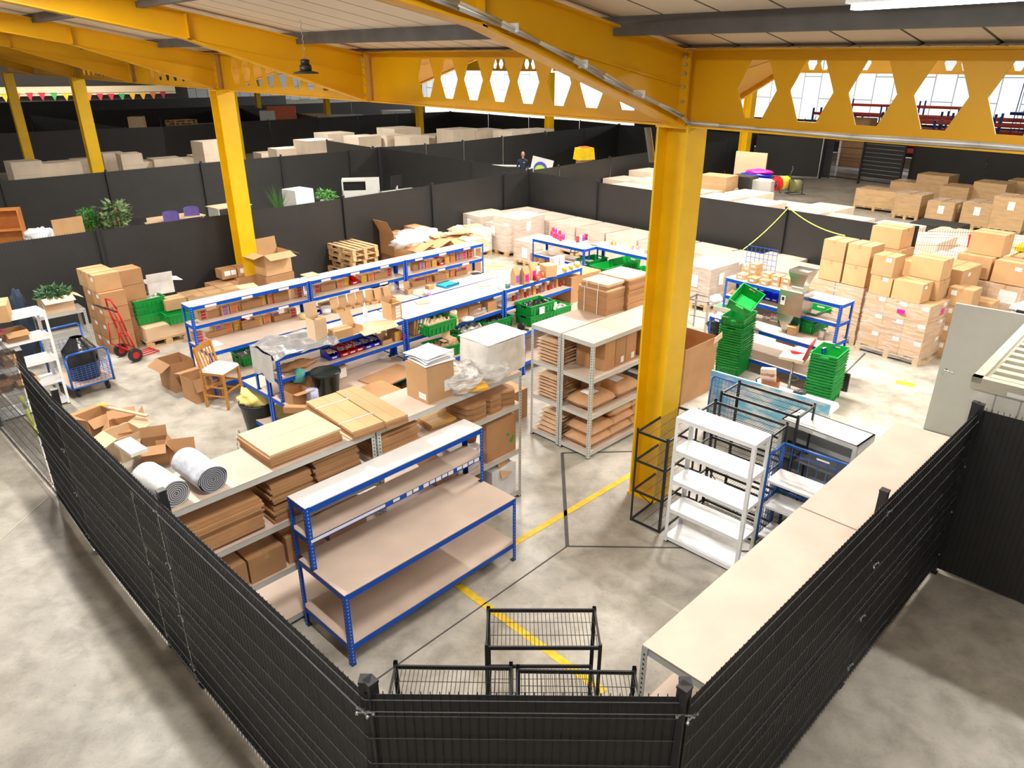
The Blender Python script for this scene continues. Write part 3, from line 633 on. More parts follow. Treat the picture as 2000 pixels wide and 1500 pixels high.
# white table with things
bo = at(1372, 846) + Vector((.05, .1, 0)); bx_, bn_ = dirs(R(-43))
t = thing('white_table', 'white table with headphones and a brown paper bag behind the cloud board', 'table', bo + bx_ * .62 + bn_ * .1, R(-43))
m = MB(); m.prism([(0, 0, .71), (.92, 0, .71), (1.02, .05, .71), (1.06, .14, .71), (1.06, .52, .71), (1.0, .62, .71), (0, .62, .71)], .03); m.build('tabletop', white, t)
for x, y in ((.05, .06), (.95, .06), (.05, .55), (.95, .55)): s = MB(); s.cyl((x, y, 0), (x, y, .71), .02); s.build('leg', whitem, t)
# door + right container with corrugated roof
t = thing('grey_door', 'open pale grey door with a lever handle at right', 'door', at(1803, 838), R(-40)); m = MB(); m.box(0, .86, 0, .045, .01, 2.02); m.build('door_leaf', greyplate, t)
m = MB(); m.cyl((.09, -.01, 1.02), (.09, -.05, 1.02), .012); m.cyl((.09, -.05, 1.02), (.22, -.05, 1.01), .01); m.cyl((.09, -.004, 1.02), (.09, 0, 1.02), .026, n=14); m.build('handle', steel, t)
m = MB(); m.cyl((.09, -.006, .94), (.09, 0, .94), .024, n=14); m.build('keyhole_plate', steel, t)
# ================================================================ CARTONS
BOXC = {}
def boxmesh(L, W_, H, m=kraft):
    k = (round(L, 2), round(W_, 2), round(H, 2), m.name)
    if k not in BOXC:
        b = MB(); e = .004
        b.box(0, L, 0, W_, e, H - e, 0); b.box(e, L - e, e, W_ - e, 0, e, 0); b.box(e, L - e, e, W_ - e, H - e, H, 0)
        b.box(L / 2 - .0015 if W_ > L else e, L / 2 + .0015 if W_ > L else L - e, e if W_ > L else W_ / 2 - .0015, W_ - e if W_ > L else W_ / 2 + .0015, H, H + .0008, 1)
        me = b.mesh('cardboard_box', [m, kraftin])
        t = MB()
        if W_ > L: t.box(L / 2 - .024, L / 2 + .024, 0, W_, H + .0008, H + .0016); t.box(L / 2 - .024, L / 2 + .024, -.001, 0, H - .07, H + .001)
        else: t.box(0, L, W_ / 2 - .024, W_ / 2 + .024, H + .0008, H + .0016); t.box(-.001, 0, W_ / 2 - .024, W_ / 2 + .024, H - .07, H + .001)
        BOXC[k] = (me, t.mesh('tape', tape))
    return BOXC[k]
LABC = {}
def carton(lb, loc, rz, L, W_, H, m=kraft, lab=None, tp=True, group=None, name='cardboard_box', cat='box'):
    """near bottom corner at loc; L along local x, W along local y; lab = (side, u, z, w, h) with side 'x' (left-near face) or 'y' (right-near face)"""
    me, tm = boxmesh(L, W_, H, m)
    o = link(name, me, None, loc, rz); tag(o, lb, cat, group)
    if tp: link('tape', tm, o)
    for l in (lab or []):
        side, u, z, w, h = l; k = l
        if k not in LABC:
            b = MB()
            if side == 'y': b.box(u, u + w, -.0015, 0, z, z + h)
            else: b.box(-.0015, 0, u, u + w, z, z + h)
            LABC[k] = b.mesh('label', paper)
        link('label', LABC[k], o)
    return o
def P(px, py, z=0): return at(px, py, z)
def obox(lb, loc, rz, L, W_, H, flaps=(60, 60, 100, 100), m=kraft, fill=None, name='open_box', group=None, cat='box', fl_len=None, z_in=.7):
    """open carton; flaps = opening angles from upright of the -y, +y, -x, +x flaps"""
    t = thing(name, lb, cat, loc, rz, group); e = .005; b = MB()
    b.box(0, L, 0, e, 0, H); b.box(0, L, W_ - e, W_, 0, H); b.box(0, e, e, W_ - e, 0, H); b.box(L - e, L, e, W_ - e, 0, H); b.box(e, L - e, e, W_ - e, 0, e)
    b.build('body', m, t)
    f = fl_len or min(L, W_) / 2
    for i, a in enumerate(flaps):
        if a is None: continue
        a = R(a); s, c = math.sin(a) * f, math.cos(a) * f; b = MB()
        if i == 0: b.prism([(0, 0, H), (L, 0, H), (L, -s, H + c), (0, -s, H + c)], e, (0, c / f, s / f))
        if i == 1: b.prism([(0, W_, H), (L, W_, H), (L, W_ + s, H + c), (0, W_ + s, H + c)], e, (0, -c / f, s / f))
        if i == 2: b.prism([(0, 0, H), (0, W_, H), (-s, W_, H + c), (-s, 0, H + c)], e, (c / f, 0, s / f))
        if i == 3: b.prism([(L, 0, H), (L, W_, H), (L + s, W_, H + c), (L + s, 0, H + c)], e, (-c / f, 0, s / f))
        b.build('flap', m, t)
    if fill:
        b = MB(); sd = random.random() * 50
        b.grid(lambda u, v: (.01 + (L - .02) * u, .01 + (W_ - .02) * v, H * z_in + .12 * H * noise.noise(Vector((u * 4 + sd, v * 4, 0)))), 12, 12, sm=False); b.build('contents', fill, t)
    return t
# ---- palletised brown cartons at right
wl3 = 'shrink-wrapped '
PALL = None
def pallet_mesh(L=1.2, W_=.8):
    t = thing('wooden_pallet', '', 'pallet', (0, 0, 0))
    m = MB()
    for i in range(5): y = i * (W_ - .1) / 4; m.box(0, L, y, y + .1, .122, .144)
    for x in (0, L / 2 - .05, L - .1): m.box(x, x + .1, 0, W_, .1, .122)
    a = m.mesh('deck_boards', wood)
    m = MB(); m.box(0, L, 0, .1, 0, .022)
    for x in (0, L / 2 - .07, L - .14): m.box(x, x + .14, 0, .1, .022, .1)
    b = m.mesh('skid', wood); bpy.data.objects.remove(t); return a, b
PM = {}
def pallet(lb, loc, rz, L=1.2, W_=.8, group='wooden pallets', parts=True):
    k = (L, W_)
    if k not in PM: PM[k] = pallet_mesh(L, W_)
    t = thing('wooden_pallet', lb, 'pallet', loc, rz, group)
    link('deck', PM[k][0], t)
    for y in (0, W_ / 2 - .05, W_ - .1): link('skid', PM[k][1], t, (0, y, 0))
    return t
AR_, BR_ = dirs(GR)
def filmbox(lb, loc, rz, L, W_, z0, z1, m=None, name='stretch_film'):
    b = MB(); n = 10; sd = random.random() * 30
    def side(u, v):
        s = u * 4; k = int(min(s, 3.999)); f = s - k; c = [(0, 0), (L, 0), (L, W_), (0, W_), (0, 0)]
        x = c[k][0] + (c[k + 1][0] - c[k][0]) * f; y = c[k][1] + (c[k + 1][1] - c[k][1]) * f
        w = .006 * noise.noise(Vector((x * 5 + sd, y * 5, v * 9))); nx, ny = [(0, -1), (1, 0), (0, 1), (-1, 0)][k]
        return (x + nx * (w + .006), y + ny * (w + .006), z0 + (z1 - z0) * v)
    b.grid(side, 40, 14)
    return tag(b.build(name, m or film, loc=loc, rz=rz), lb, 'film', 'stretch film round the pallets')
def wrapload(desc, p, g, nx, ny, nz, bl, bw, bh, labs=True, wrap=None, m=kraft, pl=(1.2, 1.0), skip=None, grp='wrapped cartons at right'):
    """pallet + nx*ny*nz cartons (the hidden core is left out) + film"""
    ax, by = dirs(g)
    pallet('wooden pallet under ' + desc, p, g, pl[0], pl[1])
    hv = ['bottom', 'second', 'third', 'fourth']; hz = ['left', 'middle', 'right', 'far right']
    for k in range(nz):
        for i in range(nx):
            for j in range(ny):
                if 0 < i < nx - 1 and 0 < j: continue
                if j and i and k < nz - 1 and j < ny and i != 0: 
                    if j > 0 and i > 0 and not (i == nx - 1): continue
                row = 'near row' if j == 0 else 'row ' + ['', 'second', 'third'][j] + ' from the front'
                lab = [('y', bl * .62, bh * .62, .09, .07)] if labs and j == 0 else None
                carton('carton in %s, %s layer, %s column, %s' % (desc, hv[k], hz[i], row), p + ax * (.02 + i * (bl + .004)) + by * (.02 + j * (bw + .004)) + Vector((0, 0, .144 + k * (bh + .002))), g, bl, bw, bh, m, lab, tp=(k == nz - 1), group=grp)
    zt = .144 + nz * (bh + .002)
    filmbox('clear stretch film around ' + desc, p + ax * .01 + by * .01, g, nx * (bl + .004) + .02, ny * (bw + .004) + .02, .06, zt + .01)
    return zt
# main wrapped pallet P1 : its long face runs from (1672,683) to (1790,717)
gP = R(38.5); ap, bpp = dirs(gP)
pP = P(1790, 717)
# b direction to the left: three boxes wide; use local y as the run
def stack_box(lb, px, py, z, L, W_, H, g=gP, lab=None, m=kraft, grp='brown cartons stacked at right', tp=True, loc=None):
    p = at(px, py, z) if loc is None else loc
    return carton(lb, p, g, L, W_, H, m, lab, tp, grp)
pallet('wooden pallet under the big wrapped carton block with pink stickers', pP, gP, 1.0, 1.2)
hh = .335
for k in range(3):
    for j in range(3):
        for i in range(2):
            o = stack_box('carton in the wrapped block with pink stickers, %s layer, %s, %s row' % (('bottom', 'middle', 'top')[k], ('right', 'centre', 'left')[j], ('front', 'rear')[i]), 0, 0, 0, .47, .39, hh, lab=[('x', .02, hh * .72, .12, .07)] if i == 0 else [('y', .1, hh * .7, .12, .07)],
                      loc=pP + ap * (.02 + .475 * i) + bpp * (.01 + .395 * j) + Vector((0, 0, .144 + k * (hh + .003))), grp='cartons of the wrapped block with pink stickers', tp=k == 2)
filmbox('clear stretch film around the carton block with pink stickers', pP, gP, .97, 1.2, .05, .144 + 3 * hh + .03)
ZT = .144 + 3 * (hh + .003) + .004
for bx_s, ls_ in (((-.012, -.009, .42, .56, .92, 1.0), 'left'), ((.5, .6, -.014, -.011, .92, 1.04), 'right')): m = MB(); m.box(*bx_s); tag(m.build('sticker', PC['pink'], loc=pP, rz=gP), 'bright pink sticker on the %s face of the wrapped carton block' % ls_, 'sticker')
# loose cartons on top of it
T = lambda a, b, z: pP + ap * a + bpp * b + Vector((0, 0, z))
stack_box('large carton lying at the right front corner on the pink-sticker block', 0, 0, 0, .42, .52, .36, loc=T(.02, .22, ZT), lab=[('y', .1, .26, .09, .05)])
stack_box('carton with label at the left front on the pink-sticker block', 0, 0, 0, .42, .40, .36, loc=T(.02, .77, ZT), lab=[('x', .08, .28, .1, .06)])
stack_box('upper left labelled carton two above the pink-sticker block', 0, 0, 0, .42, .40, .38, loc=T(.02, .80, ZT + .364), lab=[('x', .06, .28, .1, .07)])
stack_box('big unlabelled carton standing back on top of the pink-sticker block', 0, 0, 0, .44, .56, .36, loc=T(.46, .12, ZT), )
stack_box('big carton at the top of the pink-sticker stack', 0, 0, 0, .44, .56, .38, loc=T(.46, .14, ZT + .364), )
# P2 : wrapped stack to the left/back
g2 = R(40); a2, b2 = dirs(g2); p2 = P(1665, 688) + a2 * -.02
p2 = pP + bpp * 1.32 + ap * .18
pallet('wooden pallet under the taller wrapped stack behind the blue bench', p2, g2, 1.0, 1.2)
for k in range(3):
    for j in range(2):
        for i in range(2):
            stack_box('carton in the tall wrapped stack behind the blue bench, %s layer, %s, %s row' % (('bottom', 'middle', 'top')[k], ('right', 'left')[j], ('front', 'rear')[i]), 0, 0, 0, .49, .57, .34, loc=p2 + a2 * (.01 + .495 * i) + b2 * (.02 + .58 * j) + Vector((0, 0, .144 + k * .343)), grp='cartons of the tall wrapped stack', tp=False)
filmbox('clear stretch film around the tall stack behind the blue bench', p2, g2, 1.0, 1.18, .05, 1.18)
z2 = 1.18
for k in range(2):
    for j in range(2):
        stack_box('plain square carton above the tall wrapped stack, %s layer, %s' % (('lower', 'upper')[k], ('right', 'left')[j]), 0, 0, 0, .52, .46, .40, loc=p2 + a2 * .02 + b2 * (.03 + .50 * j) + Vector((0, 0, z2 + k * .403)))
stack_box('carton behind the upper left cartons with a white label', 0, 0, 0, .5, .5, .40, loc=p2 + a2 * .60 + b2 * .5 + Vector((0, 0, z2 + .2)), lab=[('x', .1, .3, .2, .06)])
p4 = p2 + a2 * 1.15 + b2 * -.62
pallet('wooden pallet under the carton tower topped by a single box', p4, g2, 1.0, 1.2)
for k in range(5):
    stack_box('carton in the tower topped by a single box, ' + ['bottom', 'second', 'third', 'fourth', 'top single'][k] + ' one', 0, 0, 0, .55, .60, .40, loc=p4 + a2 * .02 + b2 * (.55 if k < 4 else .62) + Vector((0, 0, .144 + .405 * k)), grp='cartons of the tower topped by a single box')
for k in range(4):
    stack_box('carton right of the tower topped by a single box, ' + ['bottom', 'second', 'third', 'top'][k] + ' one', 0, 0, 0, .6, .52, .37, loc=p4 + a2 * .02 + b2 * .01 + Vector((0, 0, .144 + .36 * k)), grp='cartons right of the tower')
p5 = pP + ap * 1.12 + bpp * .0
pallet('wooden pallet under the taped cartons behind the pink-sticker block', p5, g2, 1.0, 1.2)
for k in range(4):
    for j in range(2):
        stack_box('taped carton behind the pink-sticker block, %s layer, %s' % (['bottom', 'second', 'third', 'top'][k], ('right', 'left')[j]), 0, 0, 0, .9, .52, .37, loc=p5 + a2 * .02 + b2 * (.02 + .55 * j) + Vector((0, 0, .144 + k * .373)), grp='taped cartons behind the pink-sticker block', lab=[('y', .3, .22, .1, .07)] if k == 3 else None)
# right-hand group: two single columns, a wrapped pallet, big cartons above
for k in range(4):
    stack_box('carton in the left single column beside the pink-sticker block, ' + ['bottom', 'second', 'third', 'top'][k] + ' one', 0, 0, 0, .42, .42, .34, loc=P(1866, 706) + Vector((0, 0, .345 * k)), g=R(40), lab=[('x', .27, .2, .1, .09)], grp='single column cartons, left')
for k in range(3):
    stack_box('carton in the right single column before the wrapped grey pallet, ' + ['bottom', 'second', 'top'][k] + ' one', 0, 0, 0, .42, .44, .36, loc=P(1908, 700) + Vector((0, 0, .363 * k)), g=R(40), lab=[('x', .30, .22, .1, .09)], grp='single column cartons, right')
p6 = P(1962, 690) + Vector((.0, .0, 0)); g6 = R(40); a6, b6 = dirs(g6)
pallet('wooden pallet under the wrapped stack at the right edge', p6, g6, 1.0, 1.2)
for k in range(3):
    for j in range(2): stack_box('carton in the wrapped stack at the right edge, %s layer, %s' % (('bottom', 'middle', 'top')[k], ('right', 'left')[j]), 0, 0, 0, .95, .57, .38, loc=p6 + a6 * .02 + b6 * (.02 + .575 * j) + Vector((0, 0, .144 + k * .383)), grp='cartons of the right edge wrapped stack', lab=[('x', .06, .05, .3, .24)] if (k, j) == (2, 0) else None)
filmbox('clear stretch film around the stack at the right edge', p6, g6, .99, 1.2, .05, 1.32)
z6 = 1.31
stack_box('big carton at left on the right-edge wrapped stack', 0, 0, 0, .5, .62, .42, loc=p6 + a6 * .1 + b6 * .66 + Vector((0, 0, z6)), lab=None)
stack_box('labelled carton at right on the right-edge wrapped stack', 0, 0, 0, .5, .58, .42, loc=p6 + a6 * .05 + b6 * .02 + Vector((0, 0, z6)), lab=[('x', .1, .28, .12, .07)])
stack_box('topmost carton above the right-edge wrapped stack', 0, 0, 0, .5, .60, .42, loc=p6 + a6 * .3 + b6 * .6 + Vector((0, 0, z6 + .425)))
stack_box('carton behind at the right edge beside the yellow crate', 0, 0, 0, .5, .4, .42, loc=p6 + a6 * .65 + b6 * .1 + Vector((0, 0, z6)))
# row of wrapped beige pallets along the back fences (one load = one wrapped thing)
LOADC = {}
wrapm = pm('beige_wrapped_cartons', (.60, .50, .42), .28, var=.16, scale=3, rnd=.08, bump=.5, bscale=10, stretch=(1, 1, 5))
palew = pm('pale_wrapped_cartons', (.80, .68, .54), .5, var=.08, scale=2, rnd=.06, bump=.2, bscale=6)
brownw = pm('tan_wrapped_cartons', (.56, .37, .19), .35, var=.12, scale=2.5, rnd=.08, bump=.4, bscale=9, stretch=(1, 1, 4))
def load(lb, loc, g, L, W_, H, m=wrapm, lab=True, group='wrapped pallet loads', pal=True, parts=True):
    t = thing('wrapped_pallet_load', lb, 'pallet load', loc, g, group); h0 = .144 if pal else 0
    k = (round(L, 1), round(W_, 1), round(H, 1), m.name)
    if k not in LOADC:
        b = MB(); sd = random.random() * 40; L_, W2, H2 = k[0], k[1], k[2] - h0
        def f(u, v):
            s = u * 4; q = int(min(s, 3.999)); fr = s - q; c = [(0, 0), (L_, 0), (L_, W2), (0, W2), (0, 0)]
            x = c[q][0] + (c[q + 1][0] - c[q][0]) * fr; y = c[q][1] + (c[q + 1][1] - c[q][1]) * fr
            w = .012 * noise.noise(Vector((x * 4 + sd, y * 4, v * 7))); x += (x - L_ / 2) * w; y += (y - W2 / 2) * w
            return (x, y, h0 + H2 * v)
        b.grid(f, 16, 6, sm=False)
        b.grid(lambda u, v: (L_ * u, W2 * v, h0 + H2 + (.015 * noise.noise(Vector((u * 5 + sd, v * 5, 3))) if 0 < u < 1 and 0 < v < 1 else 0)), 6, 6, sm=False)
        for uu in (() if m is not brownw else (.34, .67)): b.box(L_ * uu - .002, L_ * uu + .002, 0.01, W2 - .01, h0 + H2 - .01, h0 + H2 + .012, 1)
        if m is brownw: b.box(.01, L_ - .01, W2 / 2 - .002, W2 / 2 + .002, h0 + H2 - .01, h0 + H2 + .012, 1)
        for zz in (.33, .66): b.box(-.003, L_ + .003, -.003, W2 + .003, h0 + H2 * zz - .002, h0 + H2 * zz + .002, 1)
        LOADC[k] = b.mesh('wrapped_cartons', [m, kraftin])
    link('wrapped_cartons', LOADC[k], t)
    if pal:
        if (L, W_) not in PM: PM[(L, W_)] = pallet_mesh(L, W_)
        link('pallet_deck', PM[(L, W_)][0], t)
        for y in (0, W_ / 2 - .05, W_ - .1): link('pallet_skid', PM[(L, W_)][1], t, (0, y, 0))
    if lab:
        for q_ in ((-.012, -.01, W_ * .35, W_ * .35 + .2, H - .45, H - .17), (L * .3, L * .3 + .18, -.012, -.01, H - .4, H - .12)): b = MB(); b.box(*q_); b.build('shipping_label', paper, t)
    return t
gF = R(-48.5); aF, bF = dirs(gF)      # back-right fence direction
gL = R(41.5); aL, bL = dirs(gL)
# front row: left pair and the long row
pw0 = Vector((.70, 19.62, 0))
names_ = ['first wrapped pallet of the back row, in the far corner', 'second wrapped pallet of the back row', 'third wrapped pallet of the back row', 'fourth wrapped pallet of the back row', 'fifth wrapped pallet of the back row behind the white-topped bench', 'sixth wrapped pallet of the back row', 'seventh wrapped pallet of the back row left of the main column', 'eighth wrapped pallet of the back row right of the main column', 'ninth wrapped pallet of the back row under the yellow cord']
fd = (Vector((8.57, 15.26, 0)) - Vector((.56, 24.75, 0))).normalized(); fn = Vector((-fd.y, fd.x, 0)) * -1
gfd = math.atan2(fd.y, fd.x)
c0 = Vector((.56, 24.75, 0)) + fn * .3
if fn.y > 0: fn = -fn
for i in range(10):
    q = Vector((.56, 24.75, 0)) + fd * (.35 + i * 1.17) + fn * 1.55
    load((names_ + ['tenth wrapped pallet of the back row near the cord', 'last wrapped pallet of the back row beside the carton tower'])[i], q, gfd, 1.08, 1.25, .86)
for i, (dd, nn, hh_, lb) in enumerate(((-.0, 3.05, 1.0, 'wrapped pallet left of the back row with two white labels'), (1.2, 3.05, .95, 'wrapped pallet in front of the far corner row'))):
    load(lb, Vector((.56, 24.75, 0)) + fd * (.3 + dd) + fn * nn, gfd, 1.0, 1.2, hh_)
load('tall wrapped pallet with labels nearest the far end of the blue benches', P(1035, 503) - Vector((.35, .0, 0)), R(48), 1.2, 1.0, 1.12)
load('lower wrapped pallet left of the small blue shelf bench', P(1020, 520) + Vector((.35, -.3, 0)), R(48), 1.1, .8, .7)
load('wrapped pallet with cloudy film at the end of the far blue row', P(975, 512) + Vector((-.9, .2, 0)), R(48), 1.0, .8, .8, m=pm('cloudy_wrapped_goods', (.68, .66, .64), .22, var=.12, scale=5, bump=.7, bscale=10))
load('wrapped pallet just right of the main column, white label on its side', P(1380, 611) , R(41), 1.1, .9, .98)
load('wrapped pallet behind the one right of the main column', P(1380, 611) + AR_ * 1.3 + BR_ * .1, R(41), 1.0, .9, .9)
load('wrapped pallet behind the small cartons on the right bench', P(1500, 600) + AR_ * .5, R(41), 1.1, 1.0, .9)
# mid zone: many pale wrapped pallets beyond the back-right fence
k_ = 0
ords = ['first', 'second', 'third', 'fourth', 'fifth', 'sixth', 'seventh', 'eighth', 'ninth', 'tenth', 'eleventh', 'twelfth']
for r_ in range(5):
    for i in range(11):
        q = Vector((.56, 24.75, 0)) + fd * (-1.0 + i * 1.35 + r_ * .1) - fn * (.35 + r_ * 1.35)
        if r_ == 4 and i > 3: continue
        if r_ == 3 and i > 6: continue
        if i == 0 and r_ < 3: continue
        load('pale wrapped pallet beyond the cord fence, %s row back, %s from its far-corner end' % (ords[r_], ords[i]), q, gfd, 1.1, 1.2, 1.32 + random.uniform(-.1, .1) + (.1 if r_ == 4 else 0), m=palew, lab=False, group='pale wrapped pallets beyond the cord fence')
# brown carton pallets at far right
for i, (px, py, L_, W2, H2, lb) in enumerate(((1925, 453, 1.1, .9, .95, 'tan wrapped pallet with white sheet label, second from the right edge'), (1855, 443, 1.1, .9, .85, 'tan wrapped pallet of two stacked columns at far right'), (1990, 462, 1.1, 1.0, 1.25, 'tan wrapped pallet with label cut by the right edge'), (1790, 432, 1.1, .9, .9, 'tan wrapped pallet left of the labelled one at far right'),
        (1745, 418, 1.1, 1.6, .85, 'long low tan wrapped pallet at far right'), (1880, 420, 1.1, 1.0, 1.0, 'grey-wrapped pallet behind the labelled tan one'), (1950, 425, 1.1, 1.1, 1.25, 'tall strapped tan carton block at far right'), (1840, 405, 1.1, 1.2, 1.25, 'strapped tan carton block in front of the black gate fence'), (1790, 398, 1.1, 1.2, .85, 'low tan carton load beside the black gate'), (2010, 420, 1.1, 1.0, 1.2, 'tan carton load at the far right edge'))):
    load(lb, P(px, py), R(41), L_, W2, H2, m=brownw, lab=i in (0, 1, 2), group='tan carton pallets at far right')
for i, (px, py, lb) in enumerate(((1860, 478, 'dark covered pallet behind the open mesh fence'), (1900, 498, 'low tan pallet load behind the open mesh fence'), (1965, 520, 'low grey sheeted load at right behind the open mesh fence'))):
    load(lb, P(px, py), R(41), 1.2, 1.4, .5, m=[darkw, palew, wrapm][i], lab=False, group='low loads behind the open mesh')
# pale goods behind the left fences
def zone(pts, m, desc, zt, group, s=(1.2, 1.0)):
    for i, (px, py, z, L_, W2) in enumerate(pts):
        q = at(px, py, z); q.z = 0
        load('%s, %s from the left' % (desc, (ords + ['thirteenth', 'fourteenth', 'fifteenth', 'sixteenth', 'seventeenth', 'eighteenth', 'nineteenth', 'twentieth', 'twenty-first', 'twenty-second', 'twenty-third', 'twenty-fourth'])[i]), q, R(43 + random.uniform(-6, 6)), L_, W2, z, m=m, lab=False, group=group)
zone([(20, 318, 1.7, 1.1, 1), (62, 322, 1.5, 1.2, 1), (100, 318, 1.5, 1.1, .9), (140, 312, 1.1, 1.0, .8), (200, 300, 1.5, .9, .8), (235, 302, 1.6, .9, 1.0), (262, 318, .9, 1.4, 1.1), (300, 312, 1.0, 1.4, 1.2), (345, 312, .9, 1.3, 1.2), (385, 305, 1.0, 1.4, 1.2), (425, 300, 1.2, 1.2, 1.1), (395, 278, 1.9, 1.4, 1.2), (540, 292, 1.5, 1.4, 1.1), (510, 300, 1.0, 1.3, 1.1), (565, 300, .9, 1.3, 1.0)], palew, 'pale wrapped goods behind the second left fence', 1, 'pale goods behind the second left fence')
zone([(600, 276, 1.9, 1.5, 1.4), (625, 285, 1.2, 1.4, 1.2), (640, 262, 2.0, 1.6, 1.5), (665, 280, 1.3, 1.4, 1.2), (700, 268, 2.0, 1.4, 1.3), (715, 285, 1.0, 1.5, 1.4), (755, 265, 2.0, 1.3, 1.2), (770, 279, 1.2, 1.4, 1.3), (800, 268, 2.0, 1.3, 1.2), (825, 276, 1.3, 1.4, 1.3), (850, 265, 1.7, 1.5, 1.4), (885, 268, 1.5, 1.5, 1.3), (920, 264, 1.5, 1.5, 1.3), (950, 262, 1.4, 1.4, 1.2), (770, 252, 2.2, 1.8, 1.6), (1000, 257, 2.1, 1.6, 1.4), (1035, 255, 2.1, 1.8, 1.4), (885, 254, 2.1, 1.8, 1.4), (930, 255, 2.0, 1.8, 1.4)], palew, 'pale wrapped goods in the centre bay', 1, 'pale wrapped goods in the centre bay')
# ================================================================ SMALL GOODS BUILDERS
def crate_mesh(L=.6, W_=.4, H=.2):
    b = MB(); e = .006; tp = .02
    def wallp(p0, p1, nx, ny, hole_):
        p0, p1 = Vector(p0), Vector(p1); d = p1 - p0
        def qd(u0, u1, z0, z1):
            def pt(u, z): k = (1 - z / H) * tp; return (p0 + d * u).x + nx * -k, (p0 + d * u).y + ny * -k, z
            A = [pt(u0, z0), pt(u1, z0), pt(u1, z1), pt(u0, z1)]; b.poly(A); b.poly([(x - nx * e, y - ny * e, z) for x, y, z in A[::-1]])
        if hole_: qd(0, 1, 0, H * .66); qd(0, .32, H * .66, H * .86); qd(.68, 1, H * .66, H * .86); qd(0, 1, H * .86, H)
        else: qd(0, 1, 0, H)
        n = 7 if d.length > .5 else 5
        for i in range(1, n):
            c = p0 + d * i / n; w = d.normalized() * .006
            b.prism([tuple((c - w) + Vector((nx * -tp, ny * -tp, .01))), tuple((c + w) + Vector((nx * -tp, ny * -tp, .01))), tuple((c + w) + Vector((nx * 0, ny * 0, H * .62))), tuple((c - w) + Vector((0, 0, H * .62)))], .008, (nx, ny, 0))
    wallp((0, 0, 0), (L, 0, 0), 0, -1, False); wallp((L, 0, 0), (L, W_, 0), 1, 0, True); wallp((L, W_, 0), (0, W_, 0), 0, 1, False); wallp((0, W_, 0), (0, 0, 0), -1, 0, True)
    b.box(tp, L - tp, tp, W_ - tp, 0, .006)
    for z, o in ((H - .014, .018), (H * .62, .006)):
        b.box(-o, L + o, -o, 0, z, z + .012); b.box(-o, L + o, W_, W_ + o, z, z + .012); b.box(-o, 0, 0, W_, z, z + .012); b.box(L, L + o, 0, W_, z, z + .012)
    return b.mesh('green_crate', green)
CR = crate_mesh(); CRS = crate_mesh(.6, .4, .26)
def crate(lb, loc, rz, group='green plastic crates', me=None, sheet=False, fill=None):
    o = link('plastic_crate', me or CR, None, loc, rz); tag(o, lb, 'crate', group)
    if sheet: s = MB(); s.box(.2, .33, -.022, -.020, .02, .15); s.build('label', paper, o)
    if fill:
        sd = random.random() * 60; b = MB(); b.grid(lambda u, v: (.035 + .53 * u, .035 + .33 * v, .13 + .09 * noise.noise(Vector((u * 9 + sd, v * 7, 0))) + .02), 22, 16, sm=False); tag(b.build('packed_goods', fill, loc=loc, rz=rz), 'goods in ' + ' '.join(lb.split()[:13]), 'packed goods', 'goods inside crates', 'stuff')
    return o
# nested stacks at right
o5 = ['bottom', 'second', 'third', 'fourth', 'fifth', 'sixth', 'seventh', 'eighth', 'ninth', 'tenth', 'eleventh', 'twelfth', 'thirteenth', 'fourteenth', 'fifteenth', 'sixteenth', 'seventeenth', 'eighteenth']
pg = P(1437, 741); gg = R(52)
for i in range(17): crate('green crate, %s from the floor in the left nested stack' % o5[i], pg + Vector((random.uniform(-.004, .004), random.uniform(-.004, .004), .047 * i)), gg, 'nested green crates, left stack')
crate('green crate sitting crosswise near the top of the left stack', pg + Vector((.0, .0, .047 * 16 + .165)), gg, 'nested green crates, left stack')
o = crate('tilted empty green crate on top of the left nested stack', pg + Vector((.02, -.05, .047 * 16 + .40)), gg, 'nested green crates, left stack'); o.rotation_euler = (R(22), R(-14), gg)
pg = P(1617, 794) - Vector((.05, .10, 0)); gg2 = R(50)
for i in range(15): crate('green crate, %s from the floor in the right nested stack' % o5[i], pg + Vector((random.uniform(-.004, .004), random.uniform(-.004, .004), .05 * i)), gg2, 'nested green crates, right stack')
m = MB(); m.box(0, .05, 0, .35, 0, .33); tag(m.build('folded_trolley', blkp, loc=P(1634, 772) + Vector((.22, .12, 0)), rz=R(50)), 'black folded frame standing behind the right crate stack', 'frame')
KC = [silver, kraft, clearp, kraft3]
